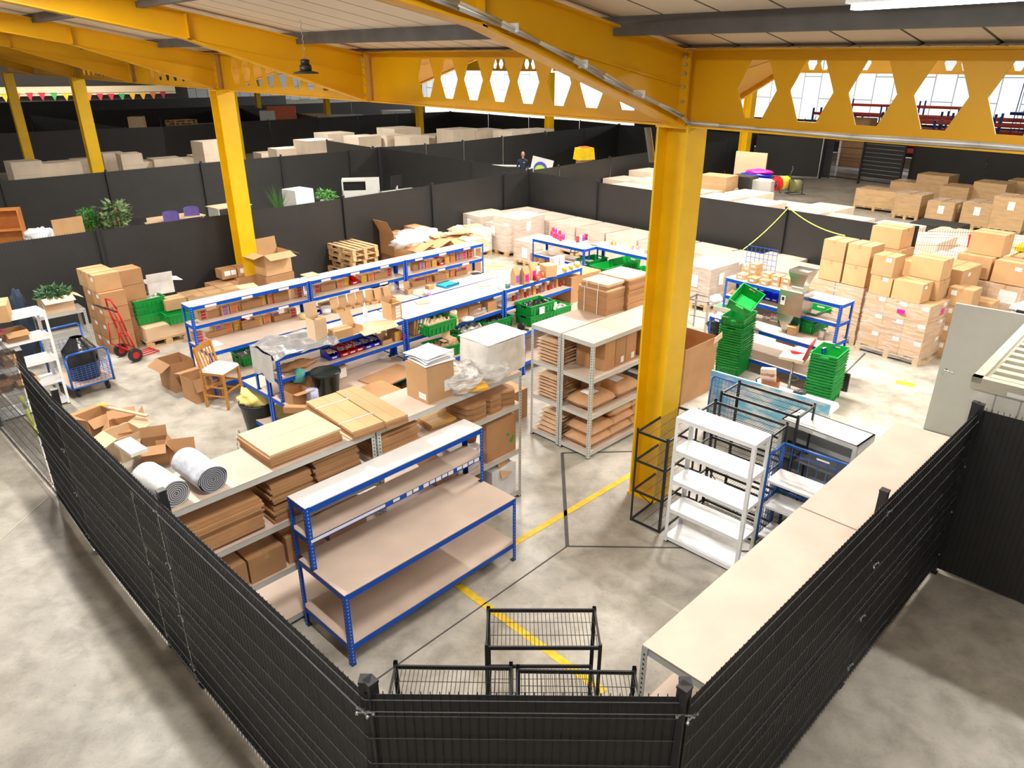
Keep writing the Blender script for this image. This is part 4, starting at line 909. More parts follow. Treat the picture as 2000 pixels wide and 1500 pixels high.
# crates on and under the benches
def on(px, py, z, dx=0, dy=0): return at(px, py, z) + Vector((dx, dy, 0))
for i, (px, py, z, f, lb, sh, g) in enumerate((
    (838, 660, 1.176, kraft3, 'green crate of card sleeves on the middle shelf, centre bench', False, G2), (852, 705, .826, kraftin, 'green crate with a white label on the worktop of the centre bench', True, G2 - R(8)),
    (905, 672, .826, milky, 'green crate of clear bags on the worktop behind the small house-shaped carton', False, G2), (955, 652, .826, greybag, 'green crate of grey bags at the right of the centre bench', False, G2),
    (1036, 640, .826, blkp, 'green crate of black goods, lower one of two on the right bench', False, G2 - R(4)), (1075, 628, .826, milky, 'green crate behind the crate of black goods', False, G2),
    (706, 712, .26, kraft2, 'green crate under the bench with the red bins', False, G2), (560, 720, .256, silver, 'green crate of tins under the left far bench', False, GA), (475, 718, .256, silver, 'green crate with jars under the left far bench by the chair', False, GA), (520, 705, .256, kraft3, 'second green crate under the left far bench', False, GA),
    (1150, 545, .83, None, 'open green crate left of the main group behind the paper boxes', False, R(42)), (1180, 560, .83, None, 'green crate stack front left behind the folded carton bundle', True, R(42)), (1215, 548, .83, None, 'open green crate second from left behind the folded carton bundle', True, R(42)), (1250, 552, .83, None, 'green crate nearest the main column behind the carton bundle', False, R(42)),
    (620, 800, .256, greybag, 'green crate under the black tub bench', False, G2), (790, 790, .256, kraft2, 'green crate under the centre bench', False, G2))):
    crate(lb, on(px, py, z), g, sheet=sh, fill=f)
    if i == 4:
        crate('labelled green crate of black goods, upper of two on the right bench', on(px, py, z) + Vector((0, 0, .19)), g, sheet=True, fill=blackbag)
    if i in (10, 11, 12): crate('empty green crate stacked on the crate %s' % ['at left', 'at front left', 'second from left'][i - 10] + ' behind the carton bundle', on(px, py, z) + Vector((0, 0, .19)), g)
# crates in the left zone
pq = P(290, 682)
pallet('wooden pallet with green crates and white film at left', pq, R(45), .85, 1.0)
ql, qa, qb = pq + Vector((0, 0, .146)), *dirs(R(45))
carton('pale low carton under the green crates at left', ql + qa * .02 + qb * .02, R(45), .8, .62, .26, kraft3)
for i in range(3): crate('green crate, %s of three on the left pallet' % ['lowest', 'middle', 'top'][i], ql + qa * .0 + qb * .28 + Vector((0, 0, .265 + .15 * i)), R(45 + i * 2), fill=None if i < 2 else milky)
crate('green crate beside the three stacked ones on the left pallet', ql + qa * .45 + qb * -.12 + Vector((0, 0, .265)), R(45))
m = MB(); sd = 3
m.grid(lambda u, v: (.55 * math.copysign(abs(math.cos(u * 6.28)) ** .6, math.cos(u * 6.28)) * (1 + .06 * noise.noise(Vector((u * 8, v * 6, 2)))), .42 * math.copysign(abs(math.sin(u * 6.28)) ** .6, math.sin(u * 6.28)), .95 * v), 32, 10)
m.grid(lambda u, v: ((u - .5) * 1.0, (v - .5) * .78, .94 + .05 * noise.noise(Vector((u * 5, v * 5, 8)))), 12, 12)
tag(m.build('wrapped_goods', pm('white_wrapped_goods', (.74, .73, .71), .25, bump=.6, bscale=14), loc=ql + qa * .1 + qb * 1.12 - Vector((0, 0, .14)), rz=R(45)), 'white film-wrapped goods behind the hand truck', 'wrapped goods')
crate('green crate holding an open carton on top of the white wrapped goods', ql + qa * -.22 + qb * .85 + Vector((0, 0, .86)), R(40), fill=kraft3)
obox('small open carton in the topmost green crate at left', ql + qa * -.05 + qb * .98 + Vector((0, 0, .95)), R(40), .26, .2, .16, (20, 150, None, None))
obox('white open carton on the wrapped goods beside the far row', ql + qa * .42 + qb * .62 + Vector((0, 0, .72)), R(42), .5, .4, .25, (10, 120, 60, 100), m=pm('white_card', (.75, .74, .72), .6))
carton('brown carton on the left pallet beside the crates', ql + qa * .55 + qb * .2 + Vector((0, 0, .46)), R(45), .42, .34, .22, kraft)
load('bundle of flat brown cartons on end behind the left far bench', P(358, 650) + Vector((.0, .5, 0)), R(45), 1.2, .6, .62, m=brownw, lab=False)
# cartons at the column C2 foot
for i, (a_, b_, z_, L_, W2, H2, lb) in enumerate(((0, 0, 0, .6, .45, .3, 'bottom left'), (0, .5, 0, .6, .45, .3, 'bottom rear'), (0, 0, .31, .6, .45, .26, 'middle left with labels'), (.62, .1, 0, .6, .5, .34, 'right, bottom'), (.62, .1, .35, .55, .42, .26, 'middle right with two labels'), (.32, .16, .62, .36, .34, .22, 'top left'), (.70, .16, .62, .36, .34, .22, 'top right'))):
    carton('brown labelled carton in the pile left of the second column, ' + lb, P(424, 606) + A_ * a_ + B_ * b_ + Vector((0, 0, z_)), GA, L_, W2, H2, kraft2, [('y', .06, H2 * .35, .14, .11), ('y', .22, H2 * .35, .12, .11)] if z_ > .4 else None, group='brown labelled cartons by the second column')
q = at(519, 541, .63); q.z = 0; carton('large plain carton under the open one beside the second column', q, R(48), .75, .6, .62, kraft2)
obox('big open carton with raised flaps beside the second column', q + Vector((.02, .02, .63)), R(50), .7, .55, .5, (110, 8, 100, 115), m=kraft)
# carton stack at far left
qs = P(222, 693)
for k in range(4):
    for j in range(2):
        carton('labelled brown carton in the left stack behind the hand truck, %s layer, %s' % (o5[k] if k else 'bottom', ('front', 'left')[j]), qs + dirs(R(48))[1] * (.42 * j) + Vector((0, 0, .305 * k)), R(48), .46, .41, .30, kraft2, [('x', .06, .2, .12, .07)], tp=k == 3, group='labelled cartons in the left stack')
for k in range(5): carton('labelled brown carton in the left stack, back column, %s from the floor' % (o5[k]), qs + dirs(R(48))[0] * .47 + dirs(R(48))[1] * .2 + Vector((0, 0, .305 * k)), R(48), .44, .42, .30, kraft2, tp=k == 4, group='labelled cartons in the left stack')
for j in range(2): carton('top carton of the left stack, ' + ('front with blue-white label', 'rear')[j], qs + dirs(R(48))[1] * (.1 + .44 * j) + Vector((0, 0, 1.221)), R(48), .46, .42, .33, kraft, [('x', .06, .2, .12, .07)] if j == 0 else None)
# ---- hand truck
t = thing('hand_truck', 'red sack truck with black wheels in front of the carton stack', 'hand truck', P(262, 706) + Vector((-.1, .22, 0)), R(147))
m = MB()
for x in (-.16, .16): m.tube([(x, 0, .08), (x, .12, .6), (x * .95, .2, 1.05), (x * .5, .24, 1.22)], .016, 8)
m.tube([(-.08, .24, 1.22), (.08, .24, 1.22)], .016, 8)
for z, y in ((.25, .04), (.5, .1), (.78, .155)): m.cyl((-.16, y, z), (.16, y, z), .013, n=6)
m.tube([(0, .04, .25), (0, .2, 1.05)], .012); m.tube([(.16, .0, .1), (.16, .3, .35), (.16, .25, .75)], .012); m.tube([(-.16, .0, .1), (-.16, .3, .35), (-.16, .25, .75)], .012)
m.build('frame', redp, t)
m = MB()
for x in (-.16, -.05, .06, .16): m.tube([(x, 0, .03), (x, -.42, .03)], .012, 6)
m.tube([(-.16, -.42, .03), (.16, -.42, .03)], .012, 6); m.build('folding_toe_plate', redp, t)
for x in (-.24, .24):
    m = MB(); m.cyl((x - .03, .1, .13), (x + .03, .1, .13), .13, n=22); w = m.build('wheel', blkp, t); m = MB(); m.cyl((x - .033, .1, .13), (x + .033, .1, .13), .065, n=18); m.build('hub', redp, w)
for x in (-.17, .17): m = MB(); m.cyl((x, .22, 1.0), (x * 1.1, .42, 1.14), .017, n=8); m.build('handle_grip', blkp, t)
# ---- blue mesh trolley with bin bag
t = thing('mesh_trolley', 'blue mesh-sided platform trolley on castors at left', 'trolley', P(147, 782, .0), R(50))
L, D = .68, 1.0
m = MB(); m.box(0, L, 0, D, .2, .225); m.build('platform', pm('worn_ply', (.5, .36, .25), .6), t)
m = MB()
for y, h in ((0, .78), (D, .98)): m.tube([(.01, y, .17), (.01, y, h - .06), (.06, y, h), (L - .06, y, h), (L - .01, y, h - .06), (L - .01, y, .17)], .018, 8)
m.tube([(0, 0, .19), (0, D, .19), (L, D, .19), (L, 0, .19), (0, 0, .19)], .015, 6); m.build('frame', trol, t)
m = MB()
for y, h in ((0, .55), (D, .75)):
    for i in range(1, 10): m.cyl((L * i / 10, y, .22), (L * i / 10, y, h), .0028, n=4)
    for i in range(0, 9): m.cyl((0, y, .25 + (h - .25) * i / 8), (L, y, .25 + (h - .25) * i / 8), .0028, n=4)
for i in range(1, 14): m.cyl((L, D * i / 14, .22), (L, D * i / 14, .6), .0028, n=4)
for i in range(6): m.cyl((L, 0, .25 + .07 * i), (L, D, .25 + .07 * i), .0028, n=4)
m.build('wire_mesh', trol, t)
for x, y in ((.1, .1), (L - .1, .1), (.1, D - .1), (L - .1, D - .1)): s = MB(); s.cyl((x - .02, y, .075), (x + .02, y, .075), .075, n=16); s.box(x - .03, x + .03, y - .03, y + .03, .15, .2); s.build('castor', blkp, t)
def lump(lb, name, mt, loc, rz, rx, ry, rz_, cat, n=.18, fr=1.6, group=None, nu=32, nv=16, flat=True):
    sd = random.random() * 99; b = MB()
    def f(u, v):
        th = u * 2 * math.pi; ph = (v - .5) * math.pi; d = Vector((math.cos(ph) * math.cos(th), math.cos(ph) * math.sin(th), math.sin(ph)))
        k = 1 + n * noise.noise(d * fr + Vector((sd, 0, 0))) + n * .5 * noise.noise(d * fr * 3 + Vector((0, sd, 0)))
        z = d.z * k; p = Vector((d.x * k * rx, d.y * k * ry, (max(z, -.55) + .55) * rz_ / 1.55)); return p
    b.grid(f, nu, nv); o = b.build(name, mt, loc=loc, rz=rz); return tag(o, lb, cat, group)
b = MB(); b.grid(lambda u, v: ((.24 + .035 * math.sin(v * 3)) * (1 if v < .7 else max(.25, 1 - (v - .7) * 2)) * math.cos(u * 6.283) * (1 + .08 * noise.noise(Vector((u * 9, v * 5, 1)))), (.23) * (1 if v < .7 else max(.25, 1 - (v - .7) * 2)) * math.sin(u * 6.283) * (1 + .08 * noise.noise(Vector((u * 9, v * 5, 5)))), .72 * v), 36, 16)
tag(b.build('bin_bag', blackbag, loc=P(147, 782) + dirs(R(50))[0] * .36 + dirs(R(50))[1] * .36 + Vector((0, 0, .226)), rz=0), 'full black bin bag standing on the blue trolley', 'bag')
# ---- wooden chair
t = thing('wooden_chair', 'oak high chair with white seat pad by the far row end', 'chair', Vector((-4.76, 10.76, 0)), R(-15))
for x, y in ((-.2, -.2), (.2, -.2)): s = MB(); s.box(x - .018, x + .018, y - .018, y + .018, 0, .62); s.build('leg', chairw, t)
for x, y in ((-.2, .2), (.2, .2)): s = MB(); s.M = Matrix.Translation((x, y, 0)); s.prism([(-.018, -.018, 0), (.018, -.018, 0), (.018, .018, 0), (-.018, .018, 0)], .62); s.build('leg', chairw, t)
s = MB(); s.box(-.21, .21, -.21, .21, .58, .62); s.build('seat_frame', chairw, t)
s = MB(); s.box(-.215, .215, -.215, .215, .62, .665, taper=.012); s.build('seat_pad', paper, t)
s = MB()
for sy in (-.2, .2):
    for z in (.2, .36): s.box(-.2, .2, sy - .009, sy + .009, z, z + .025)
for sx in (-.2, .2): s.box(sx - .009, sx + .009, -.2, .2, .28, .305)
s.build('stretcher', chairw, t)
for y in (-.2, .2): s = MB(); s.prism([(-.2, y - .016, .62), (-.165, y - .016, .62), (-.24, y - .016, 1.02), (-.275, y - .016, 1.02)], .032, (0, 1, 0)); s.build('back_post', chairw, t)
s = MB(); s.grid(lambda u, v: (-.265 - .03 * math.sin(u * 3.14) + 0, -.23 + .46 * u, .93 + .09 * v), 10, 2); s.grid(lambda u, v: (-.24 - .03 * math.sin(u * 3.14), -.23 + .46 * (1 - u), .93 + .09 * v), 10, 2); s.build('top_rail', chairw, t)
for i in range(5): s = MB(); y = -.14 + .07 * i; s.prism([(-.195, y - .012, .66), (-.18, y - .012, .66), (-.255, y - .012, .94), (-.27, y - .012, .94)], .024, (0, 1, 0)); s.build('back_slat', chairw, t)
q = P(378, 783)
obox('open brown carton on the floor left of the wooden chair', q + Vector((-.42, .3, 0)), R(50), .4, .5, .52, (None, 140, 120, None), m=kraft2)
obox('open brown carton on the floor behind the wooden chair legs', P(384, 790), R(50), .42, .42, .42, (150, 100, None, 130), m=kraft2)
# ---- bins of yellow foam
def tub(lb, loc, r0, r1, h, mt, name='waste_tub', n=24):
    t = thing(name, lb, 'tub', loc, 0); b = MB(); b.lathe([(0, .005), (r0, .005), (r0, 0), (r1, h), (r1 + .012, h), (r1 + .012, h - .03), (r1 + .004, h - .035)], n); b.build('bucket', mt, t); b = MB(); b.lathe([(r1 - .006, h), (r0 - .006, .01)], n); b.build('inner_wall', mt, t); return t
q = P(497, 850) + Vector((.02, .25, 0)); tub('black tub overflowing with yellow foam scraps', q, .2, .26, .46, blkp); lump('heap of pale yellow foam in the black tub', 'foam_scraps', yelbag, q + Vector((0, 0, .4)), 0, .25, .24, .34, 'foam', .35, 2.4)
lump('second heap of pale yellow bags on the floor by the cardboard', 'foam_scraps', yelbag, P(545, 845) + Vector((.05, .15, 0)), 0, .28, .22, .36, 'foam', .3, 2.4)
lump('clear crumpled bag on the yellow foam', 'plastic_bag', clearp, q + Vector((.16, .12, .5)), 0, .14, .12, .34, 'bag', .3, 2)
q = P(470, 885); m = MB(); m.tube([(-.13 + .0, .13 * math.cos(a), .16 + .16 * math.sin(a)) for a in [i * .45 for i in range(15)]], .008); tag(m.build('cable_hoop', pm('silver_strip', (.6, .6, .55), .4), loc=q + Vector((.1, .1, 0)), rz=R(10)), 'pale hoop of strapping on the floor behind the flat cartons', 'strapping')
# ---- scrap boxes along the left fence
for i, (px, py, L_, W2, H2, fl, g, lb) in enumerate(((180, 860, .42, .34, .32, (130, 100, 60, 110), 60, 'open torn brown carton farthest along the left fence'), (222, 872, .38, .34, .28, (100, 60, 140, 40), 30, 'open brown carton second along the left fence'), (240, 905, .36, .42, .38, (None, 120, 110, 70), 52, 'pale open carton with a drawing, by the left fence'), (280, 915, .34, .3, .32, (120, 20, 100, 150), 20, 'brown carton with flap up beside the grey roll'))):
    obox(lb, P(px, py), R(g), L_, W2, H2, fl, m=[kraft2, kraft2, kraft3, kraft2][i], fill=kraft2 if i == 1 else None)
m = MB(); m.box(0, .5, 0, .02, 0, .34); o = m.build('loose_sheet', kraft2, loc=P(292, 915) + Vector((.08, .1, 0)), rz=R(15)); o.rotation_euler = (R(-18), 0, R(15)); tag(o, 'bare brown card sheet leaning by the left fence cartons', 'card sheet')
m = MB(); m.box(0, .75, 0, .05, 0, .03); o = m.build('timber_offcut', kraft3, loc=P(225, 858) + Vector((0, 0, .5)), rz=R(-22)); tag(o, 'pale edge strip lying across the torn cartons', 'strip')
m = MB(); m.box(0, .5, 0, .22, 0, .05); o = m.build('foam_block', white, loc=P(248, 935) + Vector((-.12, .1, .45)), rz=R(-40)); tag(o, 'white foam block lying by the fence beside the cartons', 'foam')
# rolls on the near grey shelf
def roll(lb, loc, rz, r, L_, mt, name='fabric_roll'):
    t = thing(name, lb, 'roll', loc, rz); b = MB(); sd = random.random() * 9
    b.grid(lambda u, v: ((L_ * v), (r * (1 + .07 * noise.noise(Vector((math.cos(u * 6.28) * 2, math.sin(u * 6.28) * 2, v * 4 + sd))))) * math.cos(u * 6.283), r * .92 + r * .92 * math.sin(u * 6.283) * (1 + .05 * noise.noise(Vector((u * 7, v * 4, sd))))), 40, 12); b.build('outer_wrap', mt, t)
    n = 150; w = .0045
    for end_ in (0, 1):
        b = MB()
        for k in range(n):
            a0, a1 = k * .26, (k + 1) * .26; r0, r1 = r * (.96 - .86 * k / n), r * (.96 - .86 * (k + 1) / n); xx = L_ + .004 if end_ else -.004
            b.poly([(xx, r0 * math.cos(a0), r * .92 + r0 * math.sin(a0)), (xx, r1 * math.cos(a1), r * .92 + r1 * math.sin(a1)), (xx, (r1 - w) * math.cos(a1), r * .92 + (r1 - w) * math.sin(a1)), (xx, (r0 - w) * math.cos(a0), r * .92 + (r0 - w) * math.sin(a0))])
        b.build('spiral_edge', mt, t)
    b = MB(); b.cyl((.004, 0, r * .92), (L_ - .004, 0, r * .92), r * .82, n=30); b.build('core', pm('roll_core_dark', (.16, .17, .2), .9) if 'roll_core_dark' not in MATS else MATS['roll_core_dark'], t); return t
E1 = dirs(R(46)); top1 = lambda a, b, z=1.754: G1 + E1[0] * a + E1[1] * b + Vector((0, 0, z))
roll('grey quilted roll on the near grey shelf', top1(.50, .05), R(46) + R(92), .13, .5, greyfab)
roll('white roll beside the grey quilted one, against the left fence', top1(.19, .06), R(46) + R(96), .125, .5, whitefab)
m = MB(); m.box(0, .04, 0, .1, 0, .10); tag(m.build('black_block', blkp, loc=top1(.07, .0, 1.756), rz=R(46)), 'small dark object tucked between white roll and fence', 'object')
# flat-packed cartons
def flatstack(lb, loc, rz, L_, W2, H2, group='flat-packed carton stacks', m=kraft3, straps=0, name='flat_carton_stack', n=None, jit=.012):
    t = thing(name, lb, 'card stack', loc, rz, group); n = n or max(2, int(H2 / .028)); b = MB(); e = H2 / n
    for i in range(n):
        dx, dy = random.uniform(-jit, jit), random.uniform(-jit, jit); b.box(dx, L_ + dx, dy, W2 + dy, e * i + .0015, e * (i + 1) - .0015, 1 if i < n - 1 else 0)
        b.box(dx + .006, L_ + dx - .006, dy + .006, W2 + dy - .006, e * i - .001, e * i + .0015, 2)
    b.box(.01, L_ - .01, W2 * .5 - .0015, W2 * .5 + .0015, H2 - .002, H2 - .0005, 2)
    b.build('card_sheets', [m, kraft2, kraftin], t)
    for k in range(straps):
        x = L_ * (.25 + .5 * k); b = MB(); b.box(x - .006, x + .006, -jit - .006, W2 + jit + .006, H2 - .0005, H2 + .003); b.box(x - .006, x + .006, -jit - .008, -jit - .004, 0, H2 + .003); b.build('strap', paper, t)
    return t
flatstack('neat stack of large flat cartons on top of the near grey shelf', top1(1.02, .04), R(46), .75, .6, .14)
for i, (a_, b_, z_, L_, W2, H2, lb) in enumerate(((.1, .04, 1.197, .78, .5, .33, 'under the rolls'), (.98, .04, 1.197, .42, .52, .40, 'centre'), (1.46, .06, 1.197, .5, .5, .44, 'right one'),)):
    flatstack('brown flat cartons stacked on the near grey unit second shelf, ' + lb, top1(a_, b_, z_), R(46), L_, W2, H2, m=kraft2, jit=.02)
top1b = lambda a, b, z=1.754: G1b + E1[0] * a + E1[1] * b + Vector((0, 0, z))
flatstack('strapped bundle of folded cartons lying across the joint of the grey shelves', top1b(.05, -.06) + Vector((0, 0, .0)), R(46) + R(86), .95, .35, .10, straps=2, m=kraft)
flatstack('bundle of narrow folded cartons behind the strapped bundle', top1b(.32, -.10, 1.754), R(46) + R(86), 1.0, .26, .09, m=kraft)
o = flatstack('large pale carton sheet bridging the shelves', top1b(-.30, .0, 1.754), R(46), .25, .62, .012, n=2)
flatstack('stack of folded cartons below the strapped bundle', top1b(.04, .02, 1.337), R(46), .5, .5, .3, m=kraft2, jit=.02)
flatstack('flat golden padded envelopes on the shelf below the white box', top1b(.86, .2, 1.337), R(40), .34, .3, .07, m=pm('golden_envelope', (.72, .43, .12), .5))
# die-cut card stack
t = thing('die_cut_card_stack', 'stack of curved die-cut brown card blanks at the end of the grey shelf', 'card stack', top1b(1.25, .02, 1.336), R(46), 'flat-packed carton stacks')
for k in range(9):
    b = MB(); s_ = .006 * math.sin(k * 2.1); out_ = [(.02, .04), (.10, 0), (.30, .0), (.32, .05), (.36, .05), (.37, 0), (.55, .0), (.60, .06), (.78, .0), (.86, .1), (.84, .52), (.05, .52), (0, .3)]
    b.prism([(x + s_, y + s_, .022 * k) for x, y in out_], .019); b.build('card_blank', kraft2, t)
carton('tall brown carton stuffed with white sheets on the grey shelf', top1b(.74, .08), R(46), .38, .36, .42, kraft, [('x', .03, .04, .12, .07), ('y', .24, .08, .13, .13)], tp=False)
t = thing('paper_sheets', 'sheaf of white sheets bulging out of the tall brown carton', 'paper', top1b(.76, .10, 2.176), R(46))
for k in range(4): b = MB(); b.grid(lambda u, v: (-.03 + .40 * u, -.02 + .37 * v, .012 + .024 * k + .03 * math.sin(u * 3 + k) * math.sin(v * 3)), 8, 8); b.build('sheet', paper, t, (.01 * k, .015 * (k % 2), 0), R(4 * k - 6))
# plastic bag mess + milk-white wrapped block
lump('clear white carrier bag with orange papers on the grey shelf', 'plastic_bag', milky, top1b(1.3, .22), R(60), .30, .24, .27, 'bag', .32, 2.6)
m = MB(); m.box(0, .38, 0, .26, 0, .03); tag(m.build('orange_folder', pm('orange_paper', (.85, .45, .04), .5), loc=top1b(1.14, .06), rz=R(20)), 'orange and yellow papers under the carrier bag', 'paper')
lump('crumpled clear film over the pale card tray', 'plastic_sheet', clearp, top1b(1.72, .22, 1.754), R(46), .40, .27, .2, 'film', .3, 2.4)
obox('pale card tray wrapped in loose film beside the white block', top1b(1.52, .22), R(44), .42, .34, .09, (None, None, None, None), m=kraft3, fill=kraft3)
b = MB(); b.grid(lambda u, v: ((.36 * math.copysign(abs(math.cos(u * 6.283)) ** .45, math.cos(u * 6.283))) * (1 - .05 * v ** 6) * (1 + .02 * noise.noise(Vector((u * 12, v * 5, 0)))), .29 * math.copysign(abs(math.sin(u * 6.283)) ** .45, math.sin(u * 6.283)) * (1 + .02 * noise.noise(Vector((u * 12, v * 5, 4)))), .42 * v), 44, 12)
b.grid(lambda u, v: ((u - .5) * .66, (v - .5) * .53, .42 + .02 * math.sin(u * 3.14) * math.sin(v * 3.14)), 10, 10)
tag(b.build('wrapped_block', pm('translucent_white_wrap', (.74, .71, .66), .3, bump=.4, bscale=10), loc=top1b(2.02, .36) - E1[0] * .02, rz=R(46)), 'big rounded block wrapped in milky white plastic at the end of the grey shelf', 'wrapped goods')
# lower shelves of the near grey units
for i, a_ in enumerate((.28, .66)):
    cc = carton('brown carton with printed text on the third shelf of the near grey unit, ' + ('left', 'right')[i], top1(a_, .03, .675), R(46), .36, .5, .27, kraft2)
    b = MB()
    for k in range(6): b.box(.07, .07 + .2 - .03 * (k % 3), -.0012, 0, .08 + .022 * k, .085 + .022 * k)
    b.build('printed_text', kraftin, cc)
carton('brown carton at the right of the third shelf behind the blue bench leg', top1(1.06, .05, .675), R(46), .4, .5, .3, kraft2)
carton('brown carton farther right on the third shelf behind the blue bench', top1(1.52, .05, .675), R(46), .45, .5, .32, kraft2)
def tubbox(lb, loc, rz, L_, W2, H2, mt=clearp, fill=None, lid=None, name='plastic_box'):
    t = thing(name, lb, 'plastic box', loc, rz); b = MB(); e = .006; tp = .015
    b.box(tp, L_ - tp, tp, W2 - tp, 0, e)
    for q in (((tp, tp), (L_ - tp, tp), (L_, 0), (0, 0)), ((L_ - tp, tp), (L_ - tp, W2 - tp), (L_, W2), (L_, 0)), ((L_ - tp, W2 - tp), (tp, W2 - tp), (0, W2), (L_, W2)), ((tp, W2 - tp), (tp, tp), (0, 0), (0, W2))):
        b.poly([(q[0][0], q[0][1], 0), (q[1][0], q[1][1], 0), (q[2][0], q[2][1], H2), (q[3][0], q[3][1], H2)])
    for q in ((-.012, L_ + .012, -.012, 0), (-.012, L_ + .012, W2, W2 + .012), (-.012, 0, 0, W2), (L_, L_ + .012, 0, W2)): b.box(*q, H2 - .02, H2)
    b.build('tub', mt, t)
    if fill: s = MB(); s.box(.03, L_ - .03, .03, W2 - .03, .01, H2 * .8); s.build('contents', fill, t)
    if lid: s = MB(); s.box(-.015, L_ + .015, -.015, W2 + .015, H2, H2 + .02); s.build('lid', lid, t)
    return t
tubbox('clear plastic tub of brown goods on the bottom shelf by the front corner', top1(.30, .03, .106), R(46), .38, .55, .30, milky, kraft)
tubbox('white lidded bucket box on the middle shelf behind the near bench', top1b(1.12, .05, .706), R(46), .34, .4, .27, milky, None, white)
lump('white cotton rag hanging over the white lidded box', 'rag', paper, top1b(1.2, .04, .98), R(46), .13, .12, .06, 'cloth', .3, 2)
b = MB(); b.lathe([(.07, 0), (.085, .11), (.095, .11), (.095, .14), (.08, .14), (.07, .02)], 18); tag(b.build('plant_pot', terra, loc=top1b(1.45, .2, 1.0)), 'terracotta pot sitting on the white lidded box', 'pot')
cc = carton('upright brown flat carton with green leaf print', top1b(1.56, .03, .706), R(46), .5, .12, .5, kraft2, tp=False)
b = MB()
for (x, z, r) in ((.36, .26, .022), (.42, .16, .035), (.45, .2, .02)): b.cyl((x, -.002, z), (x, 0, z), r, n=10)
b.build('leaf_print', PC['green'], cc)
carton('white carton box with a brown flap on the bottom shelf end', top1b(1.62, .01, .106), R(46), .42, .36, .44, pm('white_box_card', (.72, .73, .75), .5), tp=False)
b = MB(); b.box(0, .24, 0, .006, 0, .22); o = b.build('loose_flap', kraft, loc=top1b(1.76, -.03, .42), rz=R(46)); o.rotation_euler = (R(-20), 0, R(56)); tag(o, 'brown card flap hanging in front of the white carton', 'card sheet')
carton('brown carton left of the white one on the bottom shelf', top1b(1.05, .1, .106), R(46), .5, .4, .4, kraft2)
obox('open brown carton with yellow handle on the middle shelf behind the near bench', top1b(.78, .05, .706), R(46), .3, .3, .14, (60, 60, None, None), m=kraft2)
# ---- sack shelving C
def sack(lb, loc, rz, L_, W2, H2, mt, group, lab=None, sd=None, cat='sack', name='paper_sack'):
    sd = random.random() * 50 if sd is None else sd; b = MB()
    def hgt_(u, v): return max(0, (1 - abs(2 * u - 1) ** 3.5)) ** .5 * max(0, (1 - abs(2 * v - 1) ** 3.5)) ** .5
    def f(s): return lambda u, v: (L_ * (u + .02 * noise.noise(Vector((u * 3, v * 3, sd)))), W2 * (v + .02 * noise.noise(Vector((v * 3, u * 3, sd + 7)))), H2 / 2 + s * H2 / 2 * hgt_(u, v) * (1 + .22 * noise.noise(Vector((u * 5 + sd, v * 5, s)))))
    b.grid(f(1), 16, 12); b.grid(lambda u, v: f(-1)(1 - u, v), 16, 12); o = tag(b.build(name, mt, loc=loc, rz=rz), lb, cat, group)
    if lab: s = MB(); s.grid(lambda u, v: (L_ * (.25 + .35 * u), W2 * (.3 + .4 * v), H2 * 1.03 + .004 - .01 * abs(u - .5)), 6, 6); s.build('label', lab, o)
    return o
gC = R(44.7); topC = lambda a, b, z: CG + CA * a + CB * b + Vector((0, 0, z))
redprint = pm('red_sack_print', (.60, .08, .08), .6, var=.5, scale=20); purprint = pm('purple_sack_print', (.12, .02, .30), .5, var=.6, scale=18)
for k in range(7): sack('pale kraft sack in the upper folded pile of the rear unit, %s from the bottom' % o5[k], topC(.02 + .01 * (k % 2), .62 + .008 * (k % 3), 1.226 + .05 * k), gC, .75, .44, .062, foilbag, 'pale kraft sacks, upper pile', redprint if k == 6 else None)
for k in range(7): sack('pale kraft sack in the middle folded pile of the rear unit, %s from the bottom' % o5[k], topC(.02 + .01 * (k % 2), .62 + .008 * (k % 3), .676 + .05 * k), gC, .75, .44, .062, foilbag, 'pale kraft sacks, middle pile', redprint if k == 6 else None)
for k in range(5): sack('pale kraft sack in the lowest leaning pile of the rear unit, %s from the bottom' % o5[k], topC(.02 + .03 * k, .62, .106 + .06 * k), gC, .7, .44, .075, foilbag, 'pale kraft sacks, lowest pile', purprint if k == 4 else None)
for k in range(2):
    for a_ in range(1): sack('pale kraft sack stacked deeper on the upper rear shelf, %s' % ('lower', 'upper')[k], topC(.85, .62, 1.226 + .12 * k), gC, .6, .44, .13, foilbag, 'deeper kraft sacks')
for i in range(3): carton('upright brown carton on the upper front shelf, ' + ('left', 'middle', 'right')[i] + ' of three', topC(.36 + .245 * i, .08, 1.226), gC, .235, .42, .42, kraft2, [('y', .13, .03, .07, .09)] if i else None, tp=False, group='upright cartons on the sack shelving')
carton('brown carton behind the column on the upper front shelf', topC(1.25, .05, 1.226), gC, .5, .45, .42, kraft2)
carton('plain brown carton standing left on the upper front shelf', topC(.30, .3, 1.226), gC, .04, .24, .4, kraft2, tp=False)
SH = 'on the middle sack-shelving shelf'
sack('tan paper sack with a white label, left one ' + SH, topC(.05, .04, .676), gC, .6, .47, .2, tansack, 'tan sacks, middle front shelf', paper)
sack('tan paper sack with a white label, right one ' + SH, topC(.66, .04, .676), gC, .58, .47, .22, tansack, 'tan sacks, middle front shelf', paper)
sack('dark grey shiny sack, near one ' + SH, topC(1.15, .03, .676), gC, .55, .46, .2, greybag, 'dark grey sacks', paper); sack('dark grey shiny sack, upper far one ' + SH, topC(1.42, .1, .84), gC, .6, .44, .26, greybag, 'dark grey sacks')
sack('dark grey shiny sack, lower far one ' + SH, topC(1.52, .06, .676), gC, .5, .42, .14, greybag, 'dark grey sacks')
carton('narrow brown carton behind the sacks ' + SH, topC(.42, .38, .676), gC, .3, .14, .34, kraft2, tp=False)
